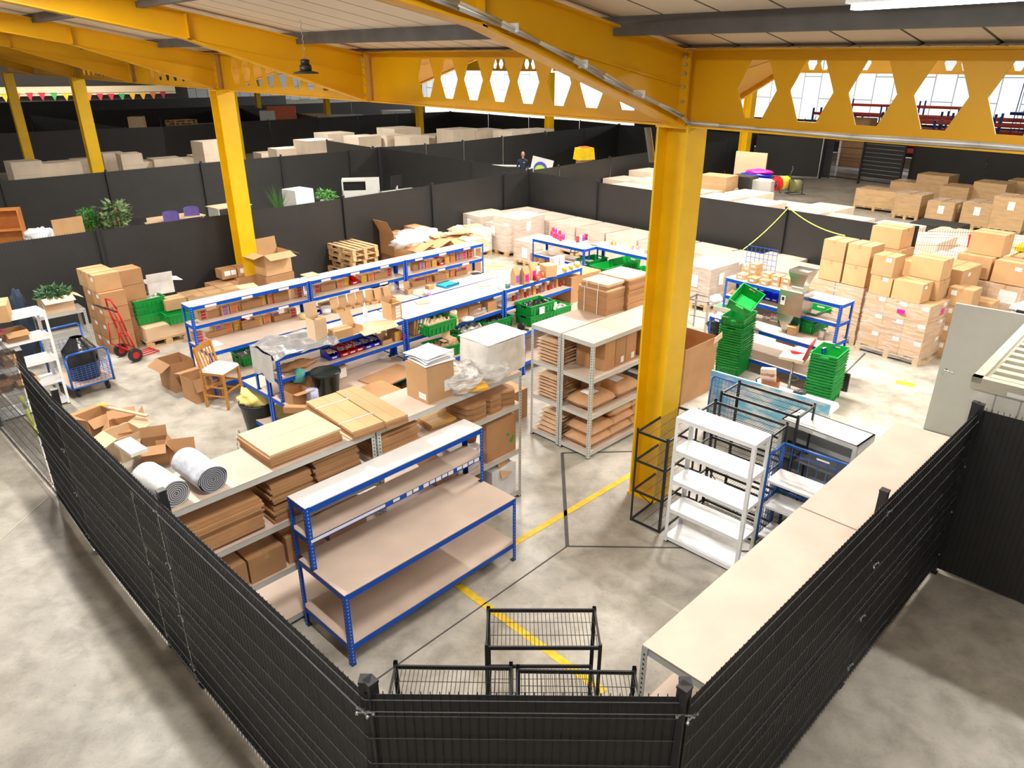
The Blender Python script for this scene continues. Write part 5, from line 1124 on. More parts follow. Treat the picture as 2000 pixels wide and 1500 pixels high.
for k in range(3):
    for i in range(4):
        sack('tan paper sack on the bottom front shelf, %s layer, %s from the left' % (('bottom', 'middle', 'top')[k], ords[i]), topC(.03 + .49 * i + .05 * (k % 2), .02, .106 + .155 * k), gC, .55, .50, .19, tansack, 'tan sacks, bottom front shelf') if not (k == 2 and i == 0) else None
# folded carton bundles on top (C) and the big carton behind
def bundle(lb, loc, rz, L_, W2, H2, cut=0):
    t = thing('carton_bundle', lb, 'card stack', loc, rz, 'tall carton bundles'); b = MB(); n = int(H2 / .028)
    for i in range(n): dx = random.uniform(-.008, .008); b.box(dx, L_ + dx, -dx, W2 - dx, H2 * i / n + .001, H2 * (i + 1) / n - .001, 0 if i < n - 1 else 1)
    b.box(.008, L_ - .008, .008, W2 - .008, 0, H2 - .004, 2); b.build('folded_cartons', [kraft2, kraft3, kraftin], t)
    for k in (.3, .75): s = MB(); s.box(-.012, -.009, W2 * k, W2 * k + .012, 0, H2); s.box(-.01, L_, W2 * k, W2 * k + .012, H2, H2 + .003); s.build('strap', paper, t)
    return t
bundle('left tall bundle of folded cartons on the rear grey unit', topC(1.02, .6, 1.755), gC, .42, .55, .38)
bundle('right tall bundle of folded cartons on the rear grey unit', topC(1.47, .56, 1.755), gC, .55, .56, .48)
bundle('small bundle lying on the left tall bundle', topC(1.03, .62, 2.14), gC, .4, .48, .08)
carton('large plain brown carton standing behind the rear grey unit', P(1103, 700) + Vector((.15, .85, 0)), R(44), .9, .6, 1.35, kraft2, tp=False)
carton('brown carton with white sheet on the floor between the grey units', P(1040, 840) + Vector((-.42, .12, 0)), R(46), .5, .55, .5, kraft, tp=True)
# big empty open carton right of the column
obox('huge open brown carton on the floor right of the yellow column', P(1325, 790) + Vector((.02, -.05, 0)), R(44), .95, .72, .98, (None, None, None, None), m=kraft2, z_in=.1)
b = MB(); b.prism([(0, 0, 0), (.26, 0, .05), (.24, 0, .16), (.02, 0, .1)], .006, (0, 1, 0)); tag(b.build('carton_flap', kraft3, loc=P(1352, 786) + Vector((.32, .27, .93)), rz=R(44)), 'torn pale flap on the rim of the huge open carton', 'card sheet')
# steel stool frames
for i, (px, py) in enumerate(((1375, 660), (1362, 655))):
    t = thing('steel_frame_stool', ('front', 'rear')[i] + ' bare steel table frame left of the right blue bench', 'frame', P(px, py) + (BR_ * .35 * i), R(-40)); s = MB()
    for x, y in ((0, 0), (.45, 0), (0, .4), (.45, .4)): s = MB(); s.box(x, x + .03, y, y + .03, 0, .72); s.build('leg', steel, t)
    s = MB(); s.box(0, .48, 0, .03, .7, .73); s.box(0, .48, .4, .43, .7, .73); s.box(0, .03, 0, .43, .7, .73); s.box(.45, .48, 0, .43, .7, .73); s.box(0, .48, .2, .22, .3, .32); s.build('top_frame', steel, t)
# ================================================================ SMALL PRODUCTS ON THE FAR ROW
PB = {}
def pbox(lb, px, py, z, colr, h=.12, g=GA, w=.14, d=.2, group='small kraft boxes with coloured labels', loc=None):
    k = (round(h, 2), w, d)
    if k not in PB: b = MB(); b.box(0, w, 0, d, 0, h); b.box(-.001, .0, .01, d - .01, h * .3, h * .32, 1); PB[k] = b.mesh('kraft_box', [kraft, kraftin])
    o = link('product_box', PB[k], None, loc if loc is not None else at(px, py, z), g); tag(o, lb, 'box', group)
    kk = (round(h, 2), w, d, colr)
    if kk not in PB:
        b = MB(); n = max(2, int(h / .05)); 
        for i in range(n): b.box(w * .2, w * .8, -.0015, 0, h * i / n + .008, h * (i + 1) / n - .006)
        PB[kk] = b.mesh('label', PC[colr])
    link('label', PB[kk], o); return o
zm, zd = 1.176, .826
U3 = ('left', 'middle', 'right')
rows = {
 ('upper shelf', 0, zm): [(391, 626, 'red', .13), (434, 617, 'purple', .13), (451, 612.5, 'orange', .13), (468, 607, 'yellow', .13), (506, 598, 'yellow', .2), (524, 594, 'orange', .16), (541, 590, 'purple', .25), (580, 583, 'red', .18)],
 ('worktop', 0, zd): [(385, 670, 'red', .13), (421, 657, 'purple', .14), (441, 651.5, 'orange', .14), (458, 646.5, 'yellow', .14), (500, 638, 'yellow', .13), (516, 633, 'orange', .13), (533, 628, 'purple', .12), (567, 621, 'red', .13)],
 ('upper shelf', 1, zm): [(614, 573, 'red', .12), (644, 566, 'purple', .12), (659, 562.5, 'orange', .12), (671, 559, 'yellow', .12), (706, 553, 'yellow', .12), (720, 550, 'orange', .12), (733, 546, 'purple', .12), (755, 540, 'red', .13)],
 ('upper shelf', 2, zm): [(820, 527, 'purple', .12), (832, 524, 'orange', .12), (844, 521.5, 'yellow', .12), (869, 516, 'yellow', .12), (880, 512.5, 'orange', .19), (892, 509.5, 'purple', .19), (903, 507, 'pink', .19), (915, 504.5, 'red', .19)],
 ('worktop', 2, zd): [(810, 558, 'pink', .12), (822, 555, 'purple', .12), (834, 552, 'orange', .12), (846, 549, 'yellow', .12), (868.5, 544.5, 'yellow', .13), (880, 541.5, 'orange', .13), (892, 538.5, 'purple', .12), (903, 535.5, 'pink', .12)]}
for (sh, u, z), L_ in rows.items():
    for i, (px, py, c, h) in enumerate(L_):
        pbox('kraft box with %s label, %s from left, %s of the %s far-row bench' % ({'red': 'crimson', 'pink': 'magenta'}.get(c, c), o5[i].replace('bottom', 'first'), sh, U3[u]), px, py, z, c, h * 1.25)
# tall narrow backing cartons on the same shelves
for u in range(3):
    for j in range(3):
        if u == 1 and j == 1: continue
        carton('brown carton behind the labelled boxes, %s of the %s far-row bench upper shelf' % (('left', 'centre', 'right')[j], U3[u]), R1 + A_ * (2.225 * u + .35 + .62 * j) + B_ * .67 + Vector((0, 0, 1.176)), GA, .3 + .1 * (j == 1), .10, .12 + .03 * ((u + j) % 3), kraft2, tp=False, group='backing cartons on the far row')
        carton('brown carton at the back, %s of the %s far-row bench worktop' % (('left', 'centre', 'right')[j], U3[u]), R1 + A_ * (2.225 * u + .3 + .62 * j) + B_ * .66 + Vector((0, 0, .826)), GA, .34, .11, .10 + .03 * ((u + j) % 2), kraft2, tp=False, group='backing cartons on the far row')
# picking bins
def binmesh(L_=.16, W2=.24, H2=.13):
    b = MB(); e = .004
    b.box(0, L_, 0, W2, 0, e)
    for x in (0, L_ - e): b.prism([(x, .0, 0), (x, W2, 0), (x, W2, H2), (x, .08, H2), (x, -.02, H2 * .5)], e, (1, 0, 0))
    b.box(0, L_, W2 - e, W2, 0, H2); b.prism([(0, 0, 0), (L_, 0, 0), (L_, -.022, H2 * .5), (0, -.022, H2 * .5)], e, (0, 1, 0)); return b
BIN = {'red': binmesh().mesh('picking_bin', redp), 'blue': binmesh().mesh('picking_bin', bluep)}
LBM = MB(); LBM.box(.04, .12, -.016, -.013, .025, .05); LBM = LBM.mesh('label', paper)
def pbin(lb, px, py, z, c, g=GA, fill=None, loc=None):
    o = link('picking_bin', BIN[c], None, at(px, py, z) if loc is None else loc, g); tag(o, lb, 'bin', 'plastic picking bins'); link('label', LBM, o)
    if fill: s = MB(); s.grid(lambda u, v: (.01 + .14 * u, .01 + .21 * v, .1 + .04 * noise.noise(Vector((u * 9 + px, v * 9, 0)))), 8, 8, sm=False); s2 = s.build('parts_fill', fill, o)
    return o
pbin('red picking bin on the worktop, left bench of the far row', 474, 644, zd, 'red'); pbin('red picking bin on the upper shelf, middle bench of the far row', 686, 557, zm, 'red'); pbin('red picking bin on the upper shelf, right bench of the far row', 857, 519, zm, 'red')
pbin('blue bin tipped with white paper on the far row worktop', 613, 617, zd, 'blue', fill=paper)
pbin('blue picking bin, leftmost on the shelf over the black tub', 644, 705, zm, 'blue', G2, kraft3)
for i in range(3): pbin('red picking bin, %s of three beside the blue bins over the black tub' % ords[i], 665 + 14.5 * i, 699 - 5 * i, zm, 'red', G2, clearp)
for i in range(2): pbin('blue picking bin, %s of the pair right of the three red bins' % ('left', 'right')[i], 711 + 16 * i, 684 - 5 * i, zm, 'blue', G2, silver)
# open trays in a line
for i, (px, py) in enumerate(((657, 612), (674, 607), (692, 603), (708, 598.5), (726.5, 595), (743, 592), (761, 588.5))):
    obox('open kraft carton with raised lid, %s from the left of seven in a line' % ords[i], at(px, py, zd), GA, .17, .17, .05, (None, 12, None, None), m=kraft, fl_len=.2, group='seven open kraft cartons in a line')
obox('small kraft carton with tall lid on the right far bench', at(797, 576, zd), GA, .14, .12, .11, (None, 4, None, None), fl_len=.14)
carton('small plain kraft carton on the right far bench', at(838, 567, zd), GA, .15, .13, .085, kraft)
def lath(name, lb, cat, px, py, z, parts, group=None, loc=None):
    t = thing(name, lb, cat, at(px, py, z) if loc is None else loc, 0, group)
    for n, prof, mt in parts: b = MB(); b.lathe(prof, 18); b.build(n, mt, t)
    return t
def taper(lb, px, py, z, r, h, mt): return lath('label_roll', lb, 'roll', px, py, z, [('labels', [(r * .45, 0), (r, 0), (r, h), (r * .45, h)], mt), ('core', [(r * .45, 0), (r * .45, h), (r * .38, h), (r * .38, 0)], paper)])
taper('white and yellow label roll on the left far bench', 594, 622, zd, .085, .1, pm('cream_label_roll', (.75, .58, .25), .5)); taper('white label roll with purple tail on the right far bench', 832, 575, zd, .055, .09, paper)
m = MB(); m.grid(lambda u, v: (.16 * u, .07 * v, .05 * math.sin(u * 6) ** 2 * (1 - u)), 12, 3); tag(m.build('label_strip', PC['purple'], loc=at(834, 577, zd) + Vector((0, 0, .02)), rz=R(-60)), 'purple label tail curling from the white roll', 'label strip')
lath('plastic_jar', 'clear round jar on the far row worktop beside the blue bin', 'jar', 638, 612, zd, [('body', [(.09, 0), (.1, .12), (.105, .13)], clearp), ('contents', [(0, .01), (.08, .01), (.085, .07), (0, .075)], paper)])
lump('clear plastic bag of parts on the far row worktop', 'plastic_bag', clearp, at(775, 573, zd) + B_ * .12, GA, .12, .1, .2, 'bag', .25, 2)
lump('black plastic-wrapped bundle behind the worktop of the middle far bench', 'plastic_bundle', blackbag, at(752, 562, zd) + B_ * .2, GA, .28, .1, .18, 'bundle', .3, 2.5)
t = thing('blue_tray', 'bright blue tray with black straps on the right far bench', 'tray', at(890, 558, zd) - A_ * .1, GA + R(6)); m = MB(); m.box(-.2, .22, -.02, .3, 0, .035, taper=.012); m.build('tray_body', pm('sky_blue_plastic', (.02, .36, .70), .35), t); m = MB(); m.tube([(-.18, -.02, .05), (.2, -.02, .04), (.28, .1, .03)], .01); m.tube([(-.16, .29, .05), (.2, .29, .04)], .01); m.build('strap', blkp, t)
m = MB(); m.box(0, .2, 0, .14, 0, .012); tag(m.build('tablet', blkp, loc=at(925, 537, zd), rz=GA - R(15)), 'small dark tablet at the right end of the far row', 'tablet')
lath('spray_bottle', 'white bottle at the right end of the upper far shelf', 'bottle', 926, 499, zm, [('body', [(.03, 0), (.03, .15), (.012, .19), (.012, .22), (0, .22)], whitem)])
def sheet(lb, px, py, z, L_, W2, g, mt=paper, h=.004, name='paper_sheet', cat='sheet', loc=None):
    b = MB(); b.box(0, L_, 0, W2, 0, h); return tag(b.build(name, mt, loc=at(px, py, z) if loc is None else loc, rz=g), lb, cat)
zt = 1.506
sheet('white papers on the front left corner of the far row worktop', 398, 683, zd, .34, .3, GA, h=.006)
sheet('kraft board lying on the top shelf over the left far bench', 470, 566, zt, .32, .3, GA - R(10), kraft3, .01, 'card_board'); sheet('kraft board lying on the top shelf over the middle far bench', 602, 543, zt, .26, .28, GA, kraft3, .02, 'card_board'); sheet('pale board lying at the far end of the top shelf', 910, 473, zt, .48, .34, GA - R(12), kraft3, .025, 'card_board')
o = sheet('white notice sheet hung from the top shelf at the post of the far row', 596, 569, 1.25, .2, .012, GA, paper, .22, 'notice_sheet')
# middle row
t = thing('foil_sheet', 'crumpled silver foil mat draped over the left end of the middle row', 'foil', R2 + B2 * .46 + Vector((0, 0, 1.508)), G2)
m = MB(); m.grid(lambda u, v: (-.05 + 1.0 * u, -.06 + .72 * v + .04 * math.sin(u * 5), .02 + .05 * noise.noise(Vector((u * 4, v * 4, 1))) + .035 * abs(math.sin(u * 7 + v * 3)) - (.05 if v < .05 else 0)), 30, 24, sm=False); m.build('mat', silver, t)
m = MB(); m.grid(lambda u, v: (-.06 - .02 * math.sin(u * 6), .02 + .60 * u, .03 - .38 * v * (1 + .1 * math.sin(u * 9))), 16, 8, sm=False); m.build('hanging_edge', pm('grey_papers', (.5, .48, .45), .6), t)
for i in range(5): pbox('carton strip with coloured pack, %s in the tall sample box on the middle row' % o5[i], 0, 0, 0, ('yellow', 'red', 'pink', 'purple', 'red')[i], .06, G2, .13, .1, 'coloured packs in the tall sample box', loc=at(622, 668, zt) + A2 * .03 + B2 * -.005 + Vector((0, 0, .012 + .062 * i)))
obox('tall kraft sample box with lid up on the middle row', at(618, 671, zt), G2, .2, .22, .34, (None, 5, None, None), m=kraft3, fl_len=.2, z_in=.2)
carton('plain low kraft carton on the white top of the middle row', at(655, 664, zt), G2 - R(4), .3, .2, .12, kraft)
obox('open kraft carton with raised lid beside the flattened card', at(688, 654, zt), G2 + R(8), .22, .17, .09, (None, 25, None, None), m=kraft, fl_len=.22)
m = MB(); m.prism([(0, 0, 0), (.62, .05, 0), (.72, .38, 0), (.4, .55, 0), (.06, .42, 0)], .01); m.box(.2, .26, -.04, .0, 0, .01); tag(m.build('flattened_carton', kraft3, loc=at(712, 657, zt), rz=G2 - R(6)), 'flattened pale carton overhanging the white top of the middle row', 'card sheet')
lath('spray_bottle', 'white nozzle bottle standing on the middle row', 'bottle', 714, 618, zt, [('body', [(.035, 0), (.037, .1), (.03, .13), (.014, .15)], whitem), ('nozzle', [(.014, .15), (.012, .18), (.003, .24), (0, .24)], whitem)])
cc = obox('tall open kraft carton with printed label stack on the middle row', at(766, 627, zt), G2, .2, .24, .27, (80, 10, None, None), m=kraft, fl_len=.06)
b = MB()
for k in range(4): b.box(.08, .17, -.002, -.0005, .03 + .05 * k, .07 + .05 * k)
b.build('label', paper, cc)
sheet('pale wooden-look lid lying on the middle row near the centre', 817, 596, zt, .2, .2, G2 - R(20), kraft3, .018, 'card_board'); sheet('pale board on the middle row at the gap to the far row', 938, 561, zt, .3, .26, G2 - R(30), kraft3, .012, 'card_board')
t = thing('sticker_sheet', 'white sheet with coloured round stickers on the middle row', 'sticker sheet', at(963, 566, zt), G2 - R(5)); b = MB(); b.box(0, .28, 0, .3, 0, .003); b.build('sheet', paper, t)
for i, (x, y, c) in enumerate(((.04, .05, 'orange'), (.1, .04, 'green'), (.16, .05, 'pink'), (.09, .12, 'yellow'), (.05, .2, 'red'), (.12, .21, 'orange'))): b = MB(); b.cyl((x + .02, y + .02, .003), (x + .02, y + .02, .005), .024, n=12); b.build('sticker', PC[c], t)
for i, (px, py, c) in enumerate(((1006, 558, 'purple'), (1024, 556, 'pink'), (1038, 548, 'pink'))):
    t = thing('paper_bag', 'kraft paper bag with %s print, %s of three on the middle row' % ((('lilac', 'magenta', 'pink')[i]), ords[i]), 'bag', at(px, py, zt), G2, 'three printed kraft bags'); b = MB(); b.prism([(0, 0, 0), (0, .12, 0), (0, .12, .2), (0, .06, .32), (0, 0, .2)], .15, (1, 0, 0)); b.build('bag_body', kraft, t); b = MB(); b.box(.03, .12, -.003, 0, .04, .17); b.build('printed_panel', PC[c], t)
for i, (px, py, c, h) in enumerate(((994, 562, 'purple', .08), (990, 563, 'green', .08), (1046, 547, 'red', .09), (1053, 545, 'red', .09), (1059, 543, 'orange', .1), (1051, 549, 'orange', .09))):
    lath('small_tin', 'small %s tin among the samples on the middle row, %s one' % ({'purple': 'violet', 'green': 'green'}.get(c, c), ords[i]), 'tin', px, py, zt, [('can', [(0, 0), (.028, 0), (.028, h), (0, h)], PC[c])], 'small coloured tins')
for i, (px, py) in enumerate(((1102, 531), (1115, 527), (1127, 523))): lath('white_tub', 'white tub with orange label, %s of three at the end of the middle row' % ords[i], 'tub', px, py, zt, [('tub', [(0, 0), (.05, 0), (.052, .12), (0, .12)], whitem), ('label', [(.052, .03), (.0535, .09)], PC['yellow'])], 'three white tubs')
for i in range(4): carton('pink-white packet bundle behind the white tubs, %s one' % ords[i], at(1082 + 11 * (i % 2), 522 - 3 * (i % 2), zt) + Vector((0, 0, .09 * (i // 2))), G2, .15, .12, .085, pm('pink_white_packets', (.78, .62, .62), .4) if 'pink_white_packets' not in MATS else MATS['pink_white_packets'], tp=False)
carton('large kraft carton on the middle row behind the printed bags', at(1066, 543, zt), G2 - R(20), .24, .26, .22, kraft, tp=False)
sheet('white carton lid beside the large kraft carton on the middle row', 1048, 541, zt, .3, .1, G2, white, .1, 'white_carton', 'box')
# middle shelf samples, right bench of the middle row
cs = ['red', 'purple', 'orange', 'green', 'pink', 'yellow']
for i in range(16):
    px = 1003 + i * 7.6; py = 588 - i * 2.35
    if i % 3: pbox('sample box with %s label, %s in the crowded shelf under the printed bags' % (cs[i % 6], (o5 + [''])[i + 1]), px, py, zm, cs[i % 6], .07 + .05 * (i % 3), G2 + R(random.uniform(-15, 15)), .07, .07, 'samples on the crowded shelf')
    else: lath('small_tin', 'sample tin, %s on the crowded shelf under the printed bags' % (o5 + [''])[i + 1], 'tin', px, py - 1, zm, [('can', [(0, 0), (.03, 0), (.03, .09), (0, .09)], [redp, steel, PC['orange']][i % 3])], 'samples on the crowded shelf')
t = thing('laptop', 'open grey laptop leaning at the end of the crowded shelf', 'laptop', at(1118, 553, zm), G2 - R(10)); b = MB(); b.box(0, .34, 0, .22, 0, .015); b.build('keyboard_base', blkp, t); b = MB(); b.prism([(0, .2, .01), (.34, .2, .01), (.34, .3, .2), (0, .3, .2)], .01, (0, 1, .4)); b.build('screen', pm('grey_glass', (.3, .3, .32), .3), t)
carton('brown carton on the shelf by the right post of the centre bench', at(953, 609, zm), G2, .22, .2, .17, kraft2)
for i in range(3): carton('flat brown carton on the back of the centre bench shelf, %s one' % ords[i], R2 + A2 * (3.1 + .32 * i) + B2 * .62 + Vector((0, 0, 1.176)), G2, .3, .16, .14, kraft2, tp=False)
for i, (x) in enumerate((0, .045, .09, .16, .2)):
    b = MB(); b.box(0, .03, 0, .2, 0, .26); o = b.build('packet', [kraft2, kraft, milky, milky, clearp][i], loc=at(808, 657, zm) + A2 * x + Vector((0, 0, 0.01)), rz=G2); o.rotation_euler = (0, R(8 + 5 * i), G2); tag(o, 'packet leaning by the crate of card sleeves, %s from the left' % ords[i], 'packet', 'leaning packets')
lath('tape_reel', 'two orange parcel tape rolls stacked on the centre bench shelf', 'tape', 886, 634, zm, [('lower_roll', [(.075, 0), (.078, .01), (.078, .13), (.06, .14)], pm('orange_tape', (.80, .50, .15), .3)), ('upper_roll', [(.06, .14), (.062, .24), (.035, .24), (.035, .14)], pm('cream_tape', (.8, .66, .4), .4))])
lump('blue and white papers beside the tape rolls', 'loose_papers', paper, at(912, 625, zm), G2, .14, .1, .05, 'paper', .2, 2); lump('clump of clear film at the right of the tape rolls', 'plastic_film', clearp, at(935, 612, zm), G2, .18, .1, .09, 'film', .4, 3)
obox('open kraft carton with card behind the scissors bins', at(748, 675, zm), G2, .18, .17, .07, (None, 3, None, None), fl_len=.2); pbox('upright box printed with a black square on the shelf by the post', 772, 667, zm, 'yellow', .15, G2); lath('label_roll', 'magenta label roll on the shelf by the post', 'roll', 786, 661, zm, [('labels', [(.03, 0), (.06, 0), (.06, .08), (.03, .08)], PC['pink'])])
lump('brown paper scraps on the shelf left of the blue bin', 'paper_scraps', kraft2, at(580, 718, zm), G2, .28, .12, .1, 'scraps', .4, 3)
lump('teal cloth hanging over the shelf edge above the black tub', 'cloth', teal, at(586, 745, 1.04), G2, .1, .05, .2, 'cloth', .3, 2)
# worktop of the black tub bench
q = at(640, 770, zd); tub('large glossy black tub on the middle row worktop', q, .16, .205, .36, pm('glossy_black_green', (.012, .02, .014), .15)); lump('clear film scrap inside the glossy black tub', 'plastic_film', clearp, q + Vector((.02, 0, .2)), 0, .1, .08, .12, 'film', .3, 2)
lath('paper_roll', 'pale blue paper roll in front of the black tub', 'roll', 612, 787, zd, [('roll', [(.03, 0), (.085, 0), (.085, .2), (.03, .2)], pm('pale_blue_paper', (.48, .52, .75), .8))])
obox('open brown carton with flaps at the left of the pale blue roll', at(574, 795, zd), G2, .28, .28, .18, (80, 60, None, None), m=kraft2); carton('small brown carton lying before the pale blue roll', at(612, 803, zd) - A2 * .12, G2 + R(40), .1, .3, .09, kraft2)
obox('open brown carton behind, at the left end of the middle row worktop', at(585, 768, zd) + B2 * .1, G2, .45, .25, .2, (None, 70, 60, None), m=kraft2)
carton('brown carton with a shipping label behind the black tub', at(692, 742, zd) - A2 * .42 + B2 * .16, G2, .42, .14, .2, kraft, [('y', .28, .02, .12, .15)])
sheet('flat brown cartons spread on the middle row worktop', 700, 800, zd, .8, .55, G2, kraft2, .03, 'flattened_carton', 'card sheet'); sheet('flat carton corner on the middle row worktop beside the folded bundle', 745, 760, zd, .8, .5, G2 + R(6), kraft2, .02, 'flattened_carton', 'card sheet')
sheet('white sheet on the worktop below the black tub', 661, 783, zd, .24, .12, G2, paper)
for i, (px, py, W2) in enumerate(((745, 702, .1), (762, 698, .14), (775, 690, .14), (795, 690, .12), (850, 695, .16), (865, 688, .2), (880, 682, .2))):
    o = sheet('white label sheet with orange print on the middle row worktop, %s from the left' % ords[i], px, py, zd, .2, W2, G2 - R(12), paper); b = MB(); b.cyl((.12, W2 / 2, .004), (.12, W2 / 2, .0052), .03, n=12); b.build('printed_dot', PC['yellow'], o)
sheet('white papers on the worktop behind the tall paper carton', 820, 722, zd, .42, .3, G2 - R(10), paper, .01)
t = thing('tape_dispenser', 'black tape gun with a red knob on the worktop', 'tool', at(833, 702, zd), G2 - R(70)); b = MB(); b.cyl((0, -.03, .06), (0, .03, .06), .055, n=16); b.tube([(0, 0, .03), (.16, 0, .02)], .018); b.build('body', blkp, t); b = MB(); b.cyl((0, -.04, .07), (0, -.03, .07), .02, n=10); b.build('knob', redp, t)
t = thing('tape_dispenser', 'black tape gun beside the crate of black goods', 'tool', at(1018, 645, zd), G2 - R(60)); b = MB(); b.cyl((0, -.03, .07), (0, .03, .07), .065, n=16); b.tube([(0, 0, .03), (.14, 0, .02)], .018); b.build('body', blkp, t)
cc = carton('house-shaped kraft carton with handwriting on the worktop', at(878, 689, zd), G2, .17, .17, .22, kraft3, tp=False)
b = MB(); b.prism([(0, 0, .22), (0, .17, .22), (0, .17, .36), (0, .12, .42)], .17, (1, 0, 0)) if 0 else b.box(0, .17, .165, .17, .22, .4); b.box(-.09, 0, .02, .16, .2, .206); b.build('lid_flap', kraft3, cc)
b = MB(); b.tube([(.03, -.002, .15), (.07, -.002, .17), (.1, -.002, .13), (.06, -.002, .1), (.11, -.002, .07), (.14, -.002, .12)], .002, 4); b.build('handwriting', blkp, cc)
sheet('small black tablet lying on the right bench worktop', 996, 653, zd, .2, .13, G2 - R(35), blkp, .012, 'tablet', 'tablet')
b = MB(); b.box(0, .45, 0, .3, 0, .03); tag(b.build('red_book', redp, loc=at(1100, 590, zd), rz=G2), 'dark red folder on the worktop behind the sack shelving', 'folder')
# red tins etc on the two small blue benches
for i, (px, py) in enumerate(((1078, 461), (1082, 464), (1086, 466), (1091, 468), (1095, 471), (1100, 468), (1080, 455), (1085, 457), (1093, 461))):
    lath('red_tin', 'bright red tin, %s of the group on the small blue shelf bench' % ords[i], 'tin', px, py, zt, [('can', [(0, 0), (.035, 0), (.035, .13), (0, .13)], PC['pink'] if i % 2 else redp)], 'red tins on the small blue bench')
for i in range(8): carton('striped blue red white pack by the bench corner, %s one' % ords[i], at(1126 + 5.5 * (i % 4), 474 - 1.5 * (i % 4), zt) + Vector((0, 0, .07 * (i // 4))), R(20), .07, .06, .065, [redp, paper, PC['purple'], redp][i % 4], tp=False, group='striped packs by the bench corner')
for i, (px, py, c) in enumerate(((1193, 479, 'orange'), (1200, 480, 'orange'), (1234, 488, 'purple'), (1245, 489, 'purple'), (1262, 496, 'red'), (1270, 497, 'pink'))): pbox('small %s pack on the white-topped bench behind the crates, %s from the left' % (c, ords[i]), px, py, zt, c, .08, R(42), .07, .05, 'small packs on the white-topped bench')
for i, (px, py) in enumerate(((1047, 512), (1064, 516), (1078, 520))): carton('kraft carton on the worktop under the red tins, %s one' % ords[i], at(px, py, .826), R(45), .26, .2, .2, kraft2)
t = thing('desk_gadget', 'black headset on the corner of the blue benches', 'headset', at(1122, 492, 1.16)); b = MB(); b.tube([(.1 * math.cos(a), .1 * math.sin(a), .02 + .02 * math.sin(a)) for a in [i * .5 for i in range(13)]], .012); b.build('band', blkp, t)
# ---- right bench goods
for i, (px, py, k) in enumerate(((1452, 548, 0), (1463, 541, 0), (1475, 555, 0), (1475, 548, 0), (1500, 556, 0), (1498, 560, 0), (1520, 562, 0), (1540, 567, 0), (1562, 573, 0), (1580, 578, 0))):
    for z_ in range(1 + (i in (1, 3, 4, 6, 7, 8)) + (i == 3)):
        carton('small labelled kraft carton on top of the right bench, %s from the left, %s' % (ords[i], ('bottom', 'second', 'top')[z_]), at(px, py, zt) + Vector((0, 0, .10 * z_)), R(40), .2, .17, .098, kraft, [('x', .04, .03, .08, .04)], group='small labelled cartons on the right bench')
for i, (px, py, c, dz) in enumerate(((1478, 582, 'blue', .13), (1478, 582, 'blue', 0), (1492, 585, 'blue', 0), (1505, 588, 'blue', 0), (1518, 591, 'blue', 0), (1530, 594, 'red', 0), (1543, 597, 'red', 0), (1556, 600, 'blue', 0))):
    pbin('%s picking bin on the right bench shelf, %s' % (c, ('upper one at the left end', 'lower one at the left end', 'third along', 'fourth along', 'fifth along', 'sixth along', 'seventh along', 'last by the hopper')[i]), 0, 0, 0, c, GB, loc=at(px, py, zm) + Vector((0, 0, dz)))
obox('open kraft carton on the middle shelf, left end of the right bench', at(1430, 570, zm), GB, .34, .25, .05, (110, 60, None, None), m=kraft)
t = thing('hopper_machine', 'stainless steel hopper machine with a pointed spout on the right bench', 'machine', at(1555, 655, .82) + Vector((-.05, .15, 0)), R(-48))
b = MB(); b.box(-.22, .22, -.18, .2, .36, .78); b.build('main_box', steel, t)
b = MB(); q4 = [(-.22, -.18, .36), (.1, -.18, .36), (.1, .1, .36), (-.22, .1, .36)]; tip = (-.08, -.06, -.02)
for i in range(4): b.poly([q4[(i + 1) % 4], q4[i], (tip[0] + (q4[i][0] + .06) * .1, tip[1] + (q4[i][1] + .04) * .1, tip[2]), (tip[0] + (q4[(i + 1) % 4][0] + .06) * .1, tip[1] + (q4[(i + 1) % 4][1] + .04) * .1, tip[2])])
b.build('spout', steel, t)
b = MB(); t4 = [(-.06, -.1, .86), (.14, -.1, .86), (.14, .1, .86), (-.06, .1, .86)]; u4 = [(-.12, -.17, 1.1), (.22, -.17, 1.1), (.22, .17, 1.1), (-.12, .17, 1.1)]
for i in range(4): b.poly([t4[i], t4[(i + 1) % 4], u4[(i + 1) % 4], u4[i]]); b.poly([u4[i], u4[(i + 1) % 4], (u4[(i + 1) % 4][0], u4[(i + 1) % 4][1], 1.15), (u4[i][0], u4[i][1], 1.15)])
b.build('hopper', steel, t); b = MB(); b.prism([(-.06, -.14, .78), (.16, -.14, .78), (.14, -.06, .9), (-.04, -.06, .9)], .2, (0, 1, 0)); b.build('control_unit', cream, t); b = MB(); b.box(-.18, -.1, -.183, -.181, .52, .68); b.build('label', paper, t)
b = MB(); b.box(-.163, -.117, -.185, -.183, .6, .66); b.build('label_symbol', blkp, t); b = MB(); b.box(-.12, .12, .0, .2, .0, .36); b.build('stand', dgreen, t)
for i in range(4): crate('dark green crate beside the steel hopper, %s of four' % ('bottom', 'second', 'third', 'top')[i], at(1585, 658, .826) + Vector((.05, .1, .06 * i)), R(42), 'dark crates by the hopper')
lath('steel_jug', 'steel jug on the right bench worktop', 'jug', 1603, 663, zd, [('body', [(.06, 0), (.06, .16), (.065, .17)], steel), ('inside', [(.055, .165), (.05, .01), (0, .01)], steel)])
lath('green_cup', 'green paper cup on the right bench worktop', 'cup', 1522, 630, zd, [('cup', [(.03, 0), (.042, .1), (.036, .1), (.0, .02)], PC['green'])])
obox('open kraft carton at the edge of the right bench worktop', at(1536, 652, zd), GB + R(15), .16, .18, .17, (100, 100, None, None), m=kraft)
